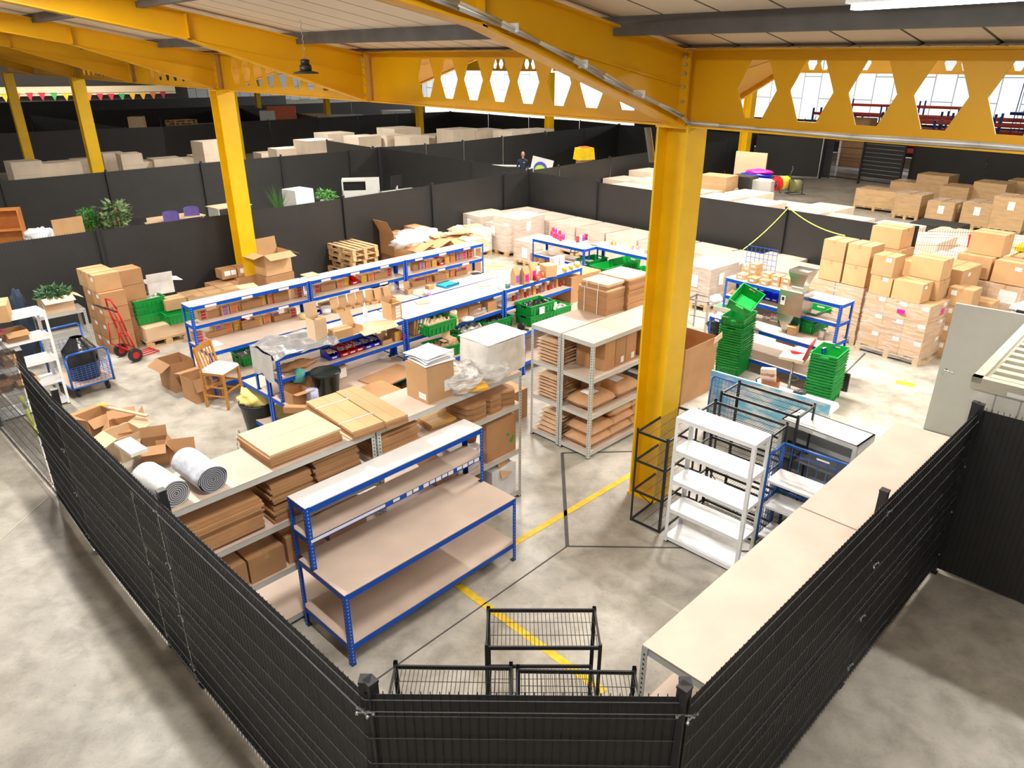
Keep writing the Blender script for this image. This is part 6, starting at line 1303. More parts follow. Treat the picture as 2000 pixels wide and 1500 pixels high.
for i in range(4): lath('small_jar', 'red and white lidded jar on the right bench worktop, %s one' % ords[i], 'jar', 1492 + 8 * i, 622 + 1.5 * (i % 2), zd, [('jar', [(0, 0), (.032, 0), (.032, .06), (0, .06)], paper), ('lid', [(.034, .06), (.034, .075), (0, .075)], redp)], 'red and white jars')
t = thing('sealing_machine', 'white and green bag sealing machine on the left of the right bench', 'machine', at(1394, 606, .84) + Vector((.0, .05, 0)), GB + R(4)); b = MB(); b.box(0, .75, 0, .3, .0, .08); b.build('base', cream, t); b = MB(); b.box(.02, .72, .02, .2, .08, .09); b.build('green_plate', PC['green'], t); b = MB(); b.box(.1, .72, .16, .3, .12, .24, taper=.015); b.build('sealing_head', whitem, t)
lump('roll of white film beside the sealing machine', 'plastic_film', paper, at(1398, 590, .84), 0, .12, .1, .16, 'film', .2, 2)
carton('brown carton under the right bench beside the crates', at(1520, 678, .256) + Vector((.05, .3, 0)), GB, .4, .3, .34, kraft2)
lump('dark bin bag with clear film under the left end of the right bench', 'bin_bag', blackbag, at(1410, 660, .256) + Vector((0, .2, 0)), 0, .25, .2, .4, 'bag', .25, 2)
# bar stool
q = P(1545, 775) + Vector((.0, .15, 0)); t = thing('bar_stool', 'red and cream padded bar stool on a chrome post', 'stool', q, R(-35)); b = MB(); b.lathe([(.2, 0), (.2, .012), (.06, .03), (.025, .05), (.022, .35), (.03, .36), (.018, .37), (.018, .66)], 24); b.build('chrome_post', steel, t)
b = MB(); b.grid(lambda u, v: (-.2 + .4 * u, -.2 + .38 * v, .70 + .03 * math.sin(u * 3.14) * math.sin(v * 3.14)), 10, 10); b.box(-.2, .2, -.2, .18, .655, .70, taper=-.0); b.build('seat', pm('cream_vinyl', (.78, .62, .45), .4), t); b = MB(); b.grid(lambda u, v: (-.12 + .24 * u, -.12 + .3 * v, .705 + .032 * math.sin(u * 3.14) * math.sin(v * 3.14)), 8, 8); b.build('red_panel', redp, t)
b = MB(); b.prism([(.16, -.17, .68), (.2, -.17, .68), (.27, -.15, .98), (.24, -.15, .98)], .34, (0, 1, 0)); b.build('backrest', redp, t); b = MB(); b.tube([(.13 * math.cos(a), -.02 + .13 * math.sin(a), .3) for a in [i * .5 for i in range(-3, 5)]], .009); b.build('footrest', steel, t)
# table things
tp = lambda px, py: at(px, py, .741)
t = thing('laptop', 'open laptop with bright screen on the white table', 'laptop', bo + bx_ * .66 + bn_ * .2 + Vector((0, 0, .741)), R(42)); b = MB(); b.box(0, .34, -.22, 0, 0, .014); b.build('keyboard_base', blkp, t); b = MB(); b.prism([(0, 0, .01), (.34, 0, .01), (.34, .05, .23), (0, .05, .23)], .008, (0, 1, 0)); b.build('screen_lid', blkp, t); b = MB(); b.poly([(.012, -.002, .022), (.328, -.002, .022), (.328, .045, .22), (.012, .045, .22)]); b.build('display', screenm, t)
t = thing('cereal_bag', 'brown leather-look bag holding a Kellogg\'s packet on the white table', 'bag', tp(1502, 777) + Vector((.02, .08, 0)), R(-30)); b = MB(); b.grid(lambda u, v: ((.13 - .01 * v) * math.copysign(abs(math.cos(u * 6.283)) ** .6, math.cos(u * 6.283)), .09 * math.copysign(abs(math.sin(u * 6.283)) ** .6, math.sin(u * 6.283)), .26 * v), 28, 6); b.build('bag_body', tanleather, t)
b = MB(); b.M = Matrix.Rotation(R(-8), 4, 'Y'); b.box(-.1, .1, -.05, .04, .2, .42); pkt = b.build('packet', pm('cream_red_packet', (.78, .60, .45), .4), t)
cu = bpy.data.curves.new('lettering', 'FONT'); cu.body = "Kellogg's"; cu.size = .062; cu.extrude = .001; cu.align_x = 'CENTER'; cu.shear = .3
dgx = bpy.context.evaluated_depsgraph_get(); ot = bpy.data.objects.new('lt', cu); COL.objects.link(ot); dgx.update(); me = bpy.data.meshes.new_from_object(ot.evaluated_get(bpy.context.evaluated_depsgraph_get())); bpy.data.objects.remove(ot); me.materials.clear(); me.materials.append(redp); lt = link('lettering', me, t, (-.035, -.054, .32)); lt.rotation_euler = (R(90), 0, 0); lt.rotation_euler = (Matrix.Rotation(R(-8), 3, 'Y') @ Matrix.Rotation(R(90), 3, 'X')).to_euler()
t = thing('headphones', 'black over-ear headphones lying on the white table', 'headphones', tp(1547, 783), R(20)); b = MB(); b.tube([(.075 * math.cos(a), .085 * math.sin(a), .02) for a in [i * .35 for i in range(-1, 11)]], .009); b.build('headband', blkp, t)
for s_ in (-1, 1): b = MB(); b.cyl((s_ * .07, -.05, .005), (s_ * .07, -.05, .04), .035, n=16); b.build('ear_cup', blkp, t)
lump('black cable bundle behind the headphones', 'cable_tangle', blkp, tp(1562, 768), 0, .1, .06, .05, 'cable', .4, 3)
sheet('yellow-green slip of paper at the table edge', 1548, 794, .741, .09, .05, R(-25), PC['yellow'], .003)
# ================================================================ BEHIND THE FAR ROW
q = P(735, 535); 
q = at(687, 484, .93); q.z = 0; q = q + A_ * .8
for i in range(6):
    pallet('bare wooden pallet, %s of the stack behind the far row' % ('bottom', 'second', 'third', 'fourth', 'fifth', 'topmost')[i], q + Vector((random.uniform(-.03, .03), random.uniform(-.03, .03), .146 * i + .0)), R(136 + random.uniform(-3, 3)), 1.2, .8, 'stack of bare wooden pallets')
t = thing('pallet_truck', 'red pallet truck parked behind the far row under the pallet stack', 'pallet truck', at(648, 512, .3) + Vector((0, .2, -.3)), R(-40)); b = MB(); b.box(-.25, -.09, 0, 1.1, .07, .12); b.box(.09, .25, 0, 1.1, .07, .12); b.box(-.25, .25, -.2, 0, .1, .4); b.build('forks', redp, t); b = MB(); b.tube([(0, -.15, .4), (0, -.35, 1.1), (-.12, -.36, 1.2), (.12, -.36, 1.2), (0, -.35, 1.1)], .02); b.build('tiller', redp, t)
for s_ in (-.2, .2): b = MB(); b.cyl((s_ - .03, -.1, .09), (s_ + .03, -.1, .09), .09, n=14); b.build('wheel', blkp, t)
q = P(780, 520) + Vector((.9, 1.3, 0))
obox('open brown carton under white film beside the heap behind the far row', at(770, 482, .6) * 1 + Vector((0, 0, -.6)), R(45), .9, .8, .95, (None, None, 30, 90), m=kraft2, fill=kraft2, z_in=.9)
lump('white crumpled film over the cartons behind the far row', 'plastic_sheet', milky, at(815, 478, .8), R(45), .75, .4, .42, 'film', .35, 2.6)
for i, (px, py, L_, W2, H2, g) in enumerate(((845, 478, 1.1, .9, .95, 45), (880, 470, 1.0, .9, 1.05, 42))):
    qq = at(px, py, H2); qq.z = 0; obox('open carton heaped with cut card behind the far row, ' + ('left', 'right')[i], qq, R(g), L_, W2, H2, (120, None, 110, None), m=kraft2, fill=kraft2, z_in=.97)
for i in range(7):
    o = sheet('loose brown card piece on the heap behind the far row, %s one' % ords[i], 0, 0, 0, .5, .3, R(random.uniform(0, 90)), [kraft, kraft2, kraft3][i % 3], .012, 'card_piece', 'card sheet', loc=at(848 + 11 * i, 470 - 2 * i, 1.05) + Vector((0, .25, .02 * i))); o.rotation_euler[0] = R(random.uniform(-14, 14)); o['group'] = 'loose card on the heap'
# ---- left white shelving goods
wa, wb = dirs(R(49)); wq = pw2 - wa * 1.35
wl_ = lambda a, b, z: wq + wa * a + wb * b + Vector((0, 0, z))
carton('pale long carton, lower one on top of the white shelving at the left edge', wl_(.1, .02, 1.606), R(30), .75, .5, .26, kraft)
carton('pale carton, upper one on top of the white shelving at the left edge', wl_(-.25, .15, 1.87), R(30), .7, .45, .24, kraft)
for i, (a_, z_, L_, H2) in enumerate(((.75, 1.206, .3, .16), (.35, 1.206, .28, .2), (.62, .826, .25, .2), (.25, .826, .3, .24), (.7, .456, .3, .14), (.3, .456, .35, .2))):
    obox('small open kraft carton on the white shelving at left, %s shelf, %s' % (('second', 'third', 'fourth')[i // 2], ('right', 'left')[i % 2]), wl_(a_, .05, z_), R(49), L_, .3, H2, (110, None, 100, None), m=[kraft, kraft2][i % 2])
lump('pink and orange printed packets on the second white shelf', 'packets', PC['pink'], wl_(.72, .25, 1.3), 0, .08, .06, .1, 'packet', .3, 3)
carton('white lidded carton on the white shelving at left', wl_(.7, .22, 1.026), R(49), .2, .15, .07, paper, tp=False)
gs = at(165, 722) - Vector((.62, 0, 0)); ga, gb = dirs(R(45))
obox('white-sided open carton with green foliage at left', gs + ga * .15 + gb * .02 + Vector((0, 0, 1.005)), R(45), .5, .4, .3, (110, None, None, 120), m=kraft3)
def foliage(name, mt, n, cx, cy, cz, rx, ry, rz_, size, parent=None, loc=None, lb=None, cat=None, sd=1):
    rr = random.Random(sd); b = MB()
    for i in range(n):
        while True:
            p = Vector((rr.uniform(-1, 1), rr.uniform(-1, 1), rr.uniform(-1, 1)))
            if p.length < 1: break
        c = Vector((cx + p.x * rx, cy + p.y * ry, cz + p.z * rz_)); d = Vector((p.x + rr.uniform(-.5, .5), p.y + rr.uniform(-.5, .5), rr.uniform(-.5, .8))).normalized(); w = d.cross(Vector((rr.uniform(-1, 1), rr.uniform(-1, 1), 1))).normalized(); s = size * rr.uniform(.6, 1.2)
        a0 = c; a1 = c + d * s * .5 + w * s * .22; a2 = c + d * s; a3 = c + d * s * .5 - w * s * .22; up = d.cross(w) * s * .12
        b.poly([a0, a1 + up, a2]); b.poly([a0, a2, a3 + up])
    return b.build(name, mt, parent, loc)
t = thing('artificial_foliage', 'bundle of green foliage spilling from the open carton at left', 'foliage', gs + ga * .4 + gb * .22 + Vector((0, 0, 1.32))); foliage('leaves', leafd, 260, 0, 0, 0, .26, .22, .12, .13, t, sd=4)
lump('dark coat bundle hanging at the end of the white shelving', 'dark_cloth', navy, gs + ga * -.15 + gb * .35 + Vector((0, 0, .2)), R(45), .16, .14, 1.3, 'cloth', .15, 2)
# ---- office bay behind the left fence
def plant(lb, loc, pot_r, h, mt, n, size, sd):
    t = thing('potted_plant', lb, 'plant', loc, 0); b = MB(); b.lathe([(0, 0), (pot_r * .8, 0), (pot_r, .4), (pot_r * .9, .4), (pot_r * .85, .36), (0, .36)], 18); b.build('pot', blkp, t)
    b = MB(); b.tube([(0, 0, .36), (.03, .02, .8), (0, 0, h)], .02); b.tube([(0, 0, .36), (-.12, .05, .8), (-.2, .1, h * .9)], .015); b.build('stem', chairw, t); foliage('leaves', mt, n, 0, 0, h * .88, .25, .25, h * .24, size, t, sd=sd); return t
varieg = pm('variegated_leaf', (.16, .25, .10), .5, var=.75, scale=22)
ofl = lambda px, py, z: Vector((*at(px, py, z)[:2], 0))
plant('bushy light green potted tree behind the left fence', ofl(170, 422, 1.45), .22, 1.48, leafm, 620, .11, 2); plant('tall plant with variegated leaves behind the left fence', ofl(225, 408, 1.6), .22, 1.62, varieg, 150, .26, 3); plant('dark leaved plant between the two bushy plants', ofl(197, 414, 1.5), .18, 1.50, leafd, 60, .24, 7)
b = MB(); b.box(-.8, .8, -.25, .25, 0, 1.15); tag(b.build('black_planter', blkp, loc=ofl(215, 432, 1.15) + Vector((0, .2, 0)), rz=R(48)), 'long black planter box under the plants', 'planter')
for i, (px, py) in enumerate(((332, 421), (372, 412))):
    t = thing('office_chair', ('left', 'right')[i] + ' purple office chair behind the left fence', 'chair', ofl(px, py - 9, 1.28), R(25)); b = MB(); b.grid(lambda u, v: (-.22 + .44 * u * 1, -.04 + .05 * math.sin(u * 3.14), .78 + .5 * v - .05 * (2 * u - 1) ** 4 * (v > .8)), 10, 8); b.grid(lambda u, v: (.22 - .44 * u, .03 + .05 * math.sin(u * 3.14), .78 + .5 * v - .05 * (2 * u - 1) ** 4 * (v > .8)), 10, 8); b.box(-.2, .2, -.03, .03, .8, 1.24, taper=.01); b.build('backrest', purple, t); b = MB(); b.box(-.23, .23, .02, .46, .46, .54, taper=.02); b.build('seat', purple, t); b = MB(); b.cyl((0, .22, .08), (0, .22, .46), .03); 
    for k in range(5): b.cyl((0, .22, .1), (.28 * math.cos(k * 1.256), .22 + .28 * math.sin(k * 1.256), .04), .018)
    b.build('base', blkp, t)
def desk(lb, loc, rz, L_, W2, mt, h=.74):
    t = thing('desk', lb, 'desk', loc, rz); b = MB(); b.box(0, L_, 0, W2, h - .03, h); b.build('desktop', mt, t)
    for x in (.03, L_ - .07): b = MB(); b.box(x, x + .04, .05, W2 - .05, 0, h - .03); b.build('leg', greyp, t)
    return t
desk('pale desk between the plants and the purple chairs', ofl(285, 436, 1.0) , R(48), 1.8, .8, kraft3, 1.0); desk('pale desk end by the second column', ofl(425, 408, 1.0), R(48), 1.2, .8, kraft3, 1.0)
t = thing('bookcase', 'orange-brown open bookcase unit at the far left edge', 'cupboard', ofl(14, 440, 1.4) + Vector((-.7, 0, 0)), R(22)); b = MB(); b.box(0, .9, 0, .4, 1.72, 1.75); b.box(0, .03, 0, .4, 0, 1.72); b.box(.87, .9, 0, .4, 0, 1.72); b.box(.03, .87, .37, .4, 0, 1.72); b.build('carcass', orng, t); b = MB(); b.box(.03, .87, 0, .37, 1.2, 1.23); b.build('shelf', orng, t)
for i, (px, py, z, g, m_) in enumerate(((40, 440, 1.35, 35, orng), (105, 450, 1.35, 55, kraft))):
    o = sheet(('orange board leaning by the bookcase', 'square kraft card panel standing behind the left fence')[i], 0, 0, 0, (.3, .75)[i], .03, R(g), m_, (.5, 1.6)[i], 'leaning_board', 'board', loc=ofl(px, py, z))
lump('white and grey paper clutter beside the kraft card panel', 'paper_clutter', paper, ofl(70, 462, 1.2) + Vector((0, .3, 1.0)), 0, .45, .3, .35, 'paper', .4, 4)
desk('table holding the paper clutter behind the left fence', ofl(55, 470, 1.0), R(44), 1.4, .8, kraft3, 1.0)
t = thing('white_appliance', 'white box appliance behind the fence right of the second column', 'appliance', ofl(578, 392, 1.2), R(52)); b = MB(); b.box(0, .75, 0, .75, .0, 1.5, taper=.02); b.build('body', whitem, t)
t = thing('grass_plant', 'spiky green grass plant beside the white appliance', 'plant', ofl(543, 395, 1.3)); b = MB()
for i in range(60): a = random.uniform(0, 6.28); s_ = random.uniform(.1, .45); b.poly([(0, 0, 1.0), (.02, 0, 1.0), (s_ * math.cos(a), s_ * math.sin(a), 1.0 + random.uniform(.4, .9))])
b.build('blades', leafm, t); b = MB(); b.lathe([(0, 0), (.16, 0), (.2, 1.0), (0, 1.0)], 16); b.build('pot', blkp, t)
t = thing('storage_unit', 'light grey open-fronted unit behind the fence at centre', 'cabinet', ofl(658, 378, 1.2) + Vector((.05, .6, 0)), R(10)); b = MB(); b.box(0, 1.3, 0, .03, 0, 1.2); b.box(0, 1.3, .0, .7, 1.5, 1.55); b.box(0, .05, 0, .7, 0, 1.5); b.box(1.25, 1.3, 0, .7, 0, 1.5); b.box(.05, 1.25, .65, .7, 0, 1.5); b.box(.82, 1.25, 0, .03, 1.2, 1.5); b.build('body', greyp, t); b = MB(); b.box(.05, .8, .3, .32, 1.2, 1.5); b.build('recess', blkp, t)
t = thing('small_green_plant', 'small bright green plant just above the fence at centre left', 'plant', ofl(638, 384, 1.5)); foliage('leaves', leafm, 120, 0, 0, 1.55, .25, .25, .15, .16, t, sd=9); b = MB(); b.lathe([(0, 0), (.2, 0), (.22, 1.4), (0, 1.4)], 12); b.build('stand', greyp, t)
t = thing('display_screen', 'monitor standing behind the fence right of centre', 'monitor', ofl(775, 368, 1.2), R(60)); b = MB(); b.box(-.3, .3, -.02, .02, 1.25, 1.65); b.build('screen_panel', blkp, t); b = MB(); b.box(-.03, .03, -.03, .03, .95, 1.3); b.build('stand', greyp, t); desk('pale desk under the monitor', ofl(765, 378, .95) + Vector((0, 0, 0)), R(45), 1.4, .7, greyp, .95)
# ---- person
pq_ = ofl(1022, 329, 1.22) + Vector((0, 1.2, 0))
t = thing('person', 'person in a dark navy top looking down, standing behind the back fence', 'person', pq_, R(0), None)
vs = [(0, 0, .95), (0, 0, 1.2), (0, .0, 1.42), (0, -.01, 1.52), (.19, .0, 1.40), (.25, .02, 1.15), (.18, -.22, 1.08), (-.19, 0, 1.40), (-.25, .02, 1.15), (-.18, -.22, 1.08), (.1, 0, .92), (.11, 0, .5), (.11, 0, .08), (-.1, 0, .92), (-.11, 0, .5), (-.11, 0, .08), (.11, -.12, .03), (-.11, -.12, .03)]
es = [(0, 1), (1, 2), (2, 3), (2, 4), (4, 5), (5, 6), (2, 7), (7, 8), (8, 9), (0, 10), (10, 11), (11, 12), (0, 13), (13, 14), (14, 15), (12, 16), (15, 17)]
rd = [.15, .14, .15, .06, .07, .055, .04, .07, .055, .04, .1, .07, .05, .1, .07, .05, .045, .045]
me = bpy.data.meshes.new('body'); me.from_pydata(vs, es, []); ob = bpy.data.objects.new('clothed_body', me); COL.objects.link(ob); ob.parent = t
sm_ = ob.modifiers.new('skin', 'SKIN')
for i, r_ in enumerate(rd): me.skin_vertices[0].data[i].radius = (r_, r_ * .8)
me.skin_vertices[0].data[0].use_root = True
ob.modifiers.new('sub', 'SUBSURF').levels = 2; me.materials.append(navy)
b = MB(); b.grid(lambda u, v: (.078 * math.cos(u * 6.283) * math.sin(v * 3.1416) * (1 - .12 * (v > .6)), .095 * math.sin(u * 6.283) * math.sin(v * 3.1416), 1.66 + .12 * math.cos(v * 3.1416)), 20, 14); b.cyl((0, 0, 1.5), (0, -.01, 1.58), .05, n=12); b.prism([(-.012, -.09, 1.64), (.012, -.09, 1.64), (0, -.115, 1.635), (0, -.09, 1.68)], .002, (0, 0, 1)); b.cyl((-.082, 0, 1.65), (-.072, 0, 1.65), .025, n=8); b.cyl((.072, 0, 1.65), (.082, 0, 1.65), .025, n=8); b.box(-.03, .03, -.094, -.088, 1.592, 1.6, 1); b.box(-.045, -.02, -.093, -.086, 1.665, 1.675, 2); b.box(.02, .045, -.093, -.086, 1.665, 1.675, 2)
h = b.build('head', [skinm, PC['red'], blkp], t); h.rotation_euler = (0, 0, 0)
b = MB(); b.grid(lambda u, v: (.086 * math.cos(u * 6.283) * math.sin(v * 1.75), .040 + .088 * math.sin(u * 6.283) * math.sin(v * 1.75), 1.68 + .118 * math.cos(v * 1.75)), 20, 8); b.build('hair', hairm, t)
for s_ in (-1, 1):
    b = MB(); b.box(s_ * .18 - .035, s_ * .18 + .035, -.32, -.24, 1.055, 1.085, taper=.004)
    for k in range(4): b.cyl((s_ * .18 - .027 + .018 * k, -.31, 1.07), (s_ * .18 - .027 + .018 * k, -.37 - .012 * (k in (1, 2)), 1.045), .009, .007, n=6)
    b.cyl((s_ * .18 - s_ * .035, -.26, 1.07), (s_ * .18 - s_ * .06, -.31, 1.05), .01, .008, n=6); b.build('hand', skinm, t)
b = MB(); b.box(.02, .09, -.128, -.122, 1.33, 1.355); b.build('chest_logo', paper, t)
# white/blue/lime board next to the person
t = thing('printed_board', 'tilted white board with blue and lime shapes beside the person', 'board', ofl(1055, 326, 1.3) + Vector((0, .8, .85)), R(5)); b = MB(); b.box(-.45, .5, 0, .03, 0, .75); o = b.build('board', paper, t); b = MB(); b.cyl((-.02, -.004, .28), (-.02, -.001, .28), .3, n=24); b.build('blue_disc', bluep, t); b = MB(); b.cyl((-.02, -.008, .2), (-.02, -.005, .2), .24, n=20); b.build('lime_shape', pm('lime_print', (.5, .75, .03), .5), t); t.rotation_euler = (R(-15), R(14), R(5))
t2 = desk('pale counter in front of the standing person', ofl(995, 330, 1.0) + Vector((-.9, .3, 0)), R(-8), 1.6, .5, greyp, 1.1)
t3 = desk('table carrying the tilted white board', ofl(1055, 326, 1.0) + Vector((-.6, .3, 0)), R(5), 1.3, .7, greyp, .84)
t = thing('yellow_case', 'yellow wrapped crate standing above the fence left of the main column', 'crate', ofl(1145, 308, 1.6) + Vector((-.3, .3, 0)), R(20)); b = MB(); b.box(0, .8, 0, .6, 1.45, 1.95, taper=.05); b.build('case', pm('bright_yellow_case', (.9, .62, .0), .4), t); b = MB(); b.box(.1, .7, .1, .5, 0, 1.45); b.build('pedestal', kraft2, t); b = MB(); b.box(.2, .6, .1, .5, 1.95, 1.99); b.build('top_tape', PC['orange'], t)
# ---- right background: reels, blue pile, gate, racking
t = thing('cable_reel', 'yellow cable reel stand on the pallets at right', 'reel', ofl(1525, 375, 1.3) + Vector((0, 0, 1.3)), R(30)); b = MB(); b.cyl((-.2, 0, .3), (.2, 0, .3), .22, n=20); b.build('yellow_cable', pm('yellow_cable', (.75, .55, .03), .5, var=.3, scale=30), t)
for s_ in (-.22, .22): b = MB(); b.cyl((s_ - .01, 0, .3), (s_ + .01, 0, .3), .24, n=22); b.build('reel_flange', [redp, blkp][s_ > 0], t)
b = MB(); b.tube([(-.25, -.2, 0), (-.25, 0, .3), (-.25, .2, 0)], .015); b.tube([(.25, -.2, 0), (.25, 0, .3), (.25, .2, 0)], .015); b.tube([(.25, 0, .3), (.45, 0, .75), (.5, .1, .8)], .015); b.build('stand', blk, t)
t = thing('second_cable_reel', 'black cable reel frame right of the yellow reel', 'reel', ofl(1552, 378, 1.3) + Vector((0, 0, 1.3)), R(10)); b = MB(); b.cyl((-.12, 0, .25), (.12, 0, .25), .2, n=18); b.build('cable', pm('olive_cable', (.14, .14, .05), .6), t); b = MB(); b.tube([(-.25, -.2, 0), (-.25, .2, 0), (.25, .2, 0), (.25, -.2, 0), (-.25, -.2, 0)], .015); b.tube([(-.25, 0, 0), (-.25, 0, .45), (.25, 0, .45), (.25, 0, 0)], .015); b.build('frame', blk, t)
for i, (px, py, L_, W2, H2, m_, lb, nm) in enumerate(((1440, 372, .8, .7, .45, blkp, 'black machine box on the pallets right of the main column', 'black_case'), (1475, 374, .9, .7, .35, greyp, 'grey cabinet box on the pallets beside the black case', 'grey_case'), (1450, 352, 1.2, .06, 1.0, kraft3, 'pale board standing behind the black case', 'pale_board'), (1378, 374, 1.1, .9, .5, brownw, 'tan wrapped carton block just right of the main column top', 'wrapped_cartons'))):
    b = MB(); b.box(0, L_, 0, W2, 0, H2, taper=.02 if H2 < .9 else 0); tag(b.build(nm, m_, loc=ofl(px, py, 1.3) + Vector((-.3, .2, 1.32)), rz=R(-42)), lb, 'box')
for i in range(3): lump(('deep blue folded sheeting', 'second blue folded sheeting', 'bright pink-red folded sheeting')[i] + ' piled above the black case', 'folded_sheeting', [bluep, bluep, PC['pink']][i], ofl(1475, 355, 1.5) + Vector((.1 * i, .3, 1.55 + .1 * i)), R(-30), .62 - .08 * i, .3, .14, 'sheeting', .15, 2)
# gate with slats (near x=1620..1775, y=270..385)
g0 = ofl(1612, 268, 2.0); g1 = ofl(1775, 281, 2.0); gd = (g1 - g0); gl_ = gd.length; gt = thing('slatted_gate', 'tall black slatted double gate in the far right fence, one leaf open', 'gate', g0, math.atan2(gd.y, gd.x))
for x in (.0, gl_ * .5, gl_ * .97): b = MB(); b.box(x, x + .09, -.05, .05, 0, 2.15); b.build('gate_post', blk, gt)
for z in (.15, 2.08): b = MB(); b.box(0, gl_, -.03, .03, z, z + .06); b.build('gate_rail', blk, gt)
b = MB()
for i in range(9): b.box(gl_ * .5 + .08, gl_ * .97, -.01, .015, .35 + .19 * i, .35 + .19 * i + .17)
b.build('slat_panel', scr, gt)
b = MB()
for i in range(9): b.box(gl_ * .5 + .08, gl_ * .97, -.02, -.01, .335 + .19 * i, .35 + .19 * i)
b.build('slat_edge', zinc, gt)
b = MB()
for i in range(40): b.cyl((gl_ * i / 80, 0, .2), (gl_ * i / 80, 0, 2.1), .004, n=4)
for z in (.4, .7, 1.0, 1.3, 1.6, 1.9): b.cyl((0, 0, z), (gl_ * .5, 0, z), .006, n=4)
b.build('wire_leaf', wirem, gt)
for i, s_ in enumerate((-1.0, 3.1)):
    b = MB(); b.cyl((s_ * 0, 0, 0), (0, 0, 2.4), .06, n=10); tag(b.build('bollard', whitem, loc=g0 + gd.normalized() * (.25 + 1.3 * i) + Vector((-.1, .35 + .8 * i, 0))), ('white', 'second white')[i] + ' upright post behind the open leaf of the slatted gate', 'post')
# blue and red pallet racking beyond
rackblue = pm('racking_blue', (.01, .07, .42), .4); rackred = pm('racking_red', (.75, .07, .03), .4)
def racking(lb, loc, rz, n, hts):
    t = thing('pallet_racking', lb, 'racking', loc, rz, 'blue and red pallet racking')
    for i in range(n + 1):
        b = MB(); h = hts[i % len(hts)]
        for y in (0, 1.0): b.box(i * 2.7 - .05, i * 2.7 + .05, y - .05, y + .05, 0, h)
        for k in range(int(h / .9)): b.cyl((i * 2.7, 0, .3 + .9 * k), (i * 2.7, 1.0, .75 + .9 * k), .02, n=4)
        b.build('upright_frame', rackblue, t)
    for z in (1.0, 1.85, 2.5):
        for y in (0, 1.0):
            b = MB(); b.box(0, n * 2.7, y - .03, y + .03, z, z + .16); b.build('beam', rackred, t)
    return t
for i, (px, dist, rz) in enumerate(((1560, 52, -48), (1690, 46, -48), (1800, 50, -48), (1620, 66, -48))):
    d = at(px, 400, 0); d.z = 0; d = d.normalized() * dist; racking('blue and red pallet racking beyond the gate fence, ' + ('left run', 'nearer middle run', 'right run', 'rear run')[i], d, R(rz), 3, [(2.9, 2.6, 3.0), (3.0, 2.7, 3.1), (2.9, 2.7), (3.0, 2.6)][i])
t = thing('blue_cage', 'thin blue wire trolley far away at the right edge', 'trolley', (at(1960, 400, 0).normalized() * 48), R(30)); t.location.z = 0; b = MB()
for x in (0, .9):
    for y in (0, .7): b.tube([(x, y, .3), (x * .8 + .09, y * .8 + .07, 4.6)], .025)
b.tube([(.09, .07, 4.6), (.81, .07, 4.6), (.81, .63, 4.6), (.09, .63, 4.6), (.09, .07, 4.6)], .025); b.box(-.2, 1.1, -.1, .8, 2.9, 3.05); b.build('frame', rackblue, t)
d = at(1632, 320, 0); d.z = 0
for i in range(5): carton('tan carton on the shelf seen through the gate, %s one up' % ords[i], d.normalized() * 44 + Vector((0, 0, .3 + .5 * i)), R(-48), 1.4, .9, .48, kraft, tp=False, group='cartons seen through the gate')
b = MB(); b.box(0, 2.5, 0, 1.5, 0, 1.7)
# fluorescent yellow cord on the fence
cp = at(1540, 405, 2.03); c1_ = at(1452, 487, 1.45); c2_ = at(1650, 460, 1.85)
def sag(p, q, s): return [p.lerp(q, i / 10) - Vector((0, 0, s * 4 * (i / 10) * (1 - i / 10))) for i in range(11)]
t = thing('hanging_rope', 'fluorescent yellow cord hung from the top of the back-right fence', 'cord'); cm_ = pm('fluorescent_cord', (.75, .85, .12), .5)
b = MB(); b.tube(sag(cp, c1_, .06), .012, 5); b.build('left_strand', cm_, t); b = MB(); b.tube(sag(cp, c2_, .1), .012, 5); b.build('right_strand', cm_, t)
t = thing('wire_cage', 'small dark blue wire cage behind the right bench at the cord end', 'cage', at(1450, 560, .6) + Vector((0, 0, -.6)), R(-45)); b = MB()
for i in range(8): b.cyl((.1 * i, 0, .7), (.1 * i, 0, 1.55), .006, n=4)
for i in range(8): b.cyl((0, 0, .7 + .12 * i), (.7, 0, .7 + .12 * i), .006, n=4)
b.build('wire_mesh', rackblue, t); b = MB(); b.box(0, .7, .05, .5, 0, .7); b.build('base', blkp, t)
# red bin, yellow crate at the right edge
t = thing('red_bucket', 'red plastic bin behind the cartons at the right edge', 'bucket', at(1943, 520, 1.1) + Vector((.1, .9, 0)), R(20)); b = MB(); b.box(-.16, .16, -.12, .12, 0, .5, taper=-.03); b.build('bin', redp, t); b = MB(); b.box(-.1, .1, -.158, -.156, .38, .45); b.build('print', paper, t)
t = thing('yellow_trolley', 'yellow plastic trolley at the right edge beside the wrapped stack', 'trolley', P(2010, 640) + Vector((.35, .5, 0)), R(45)); ym = pm('yellow_plastic', (.85, .6, .0), .4); b = MB()
for i in range(7): b.box(0, .6, .09 * i, .09 * i + .04, .5, 1.5)
b.box(-.05, .65, -.05, .65, 1.46, 1.54); b.build('slatted_body', ym, t)
for x in (0, .55): b = MB(); b.cyl((x, .3, .1), (x + .05, .3, .1), .1, n=12); b.build('wheel', blkp, t)
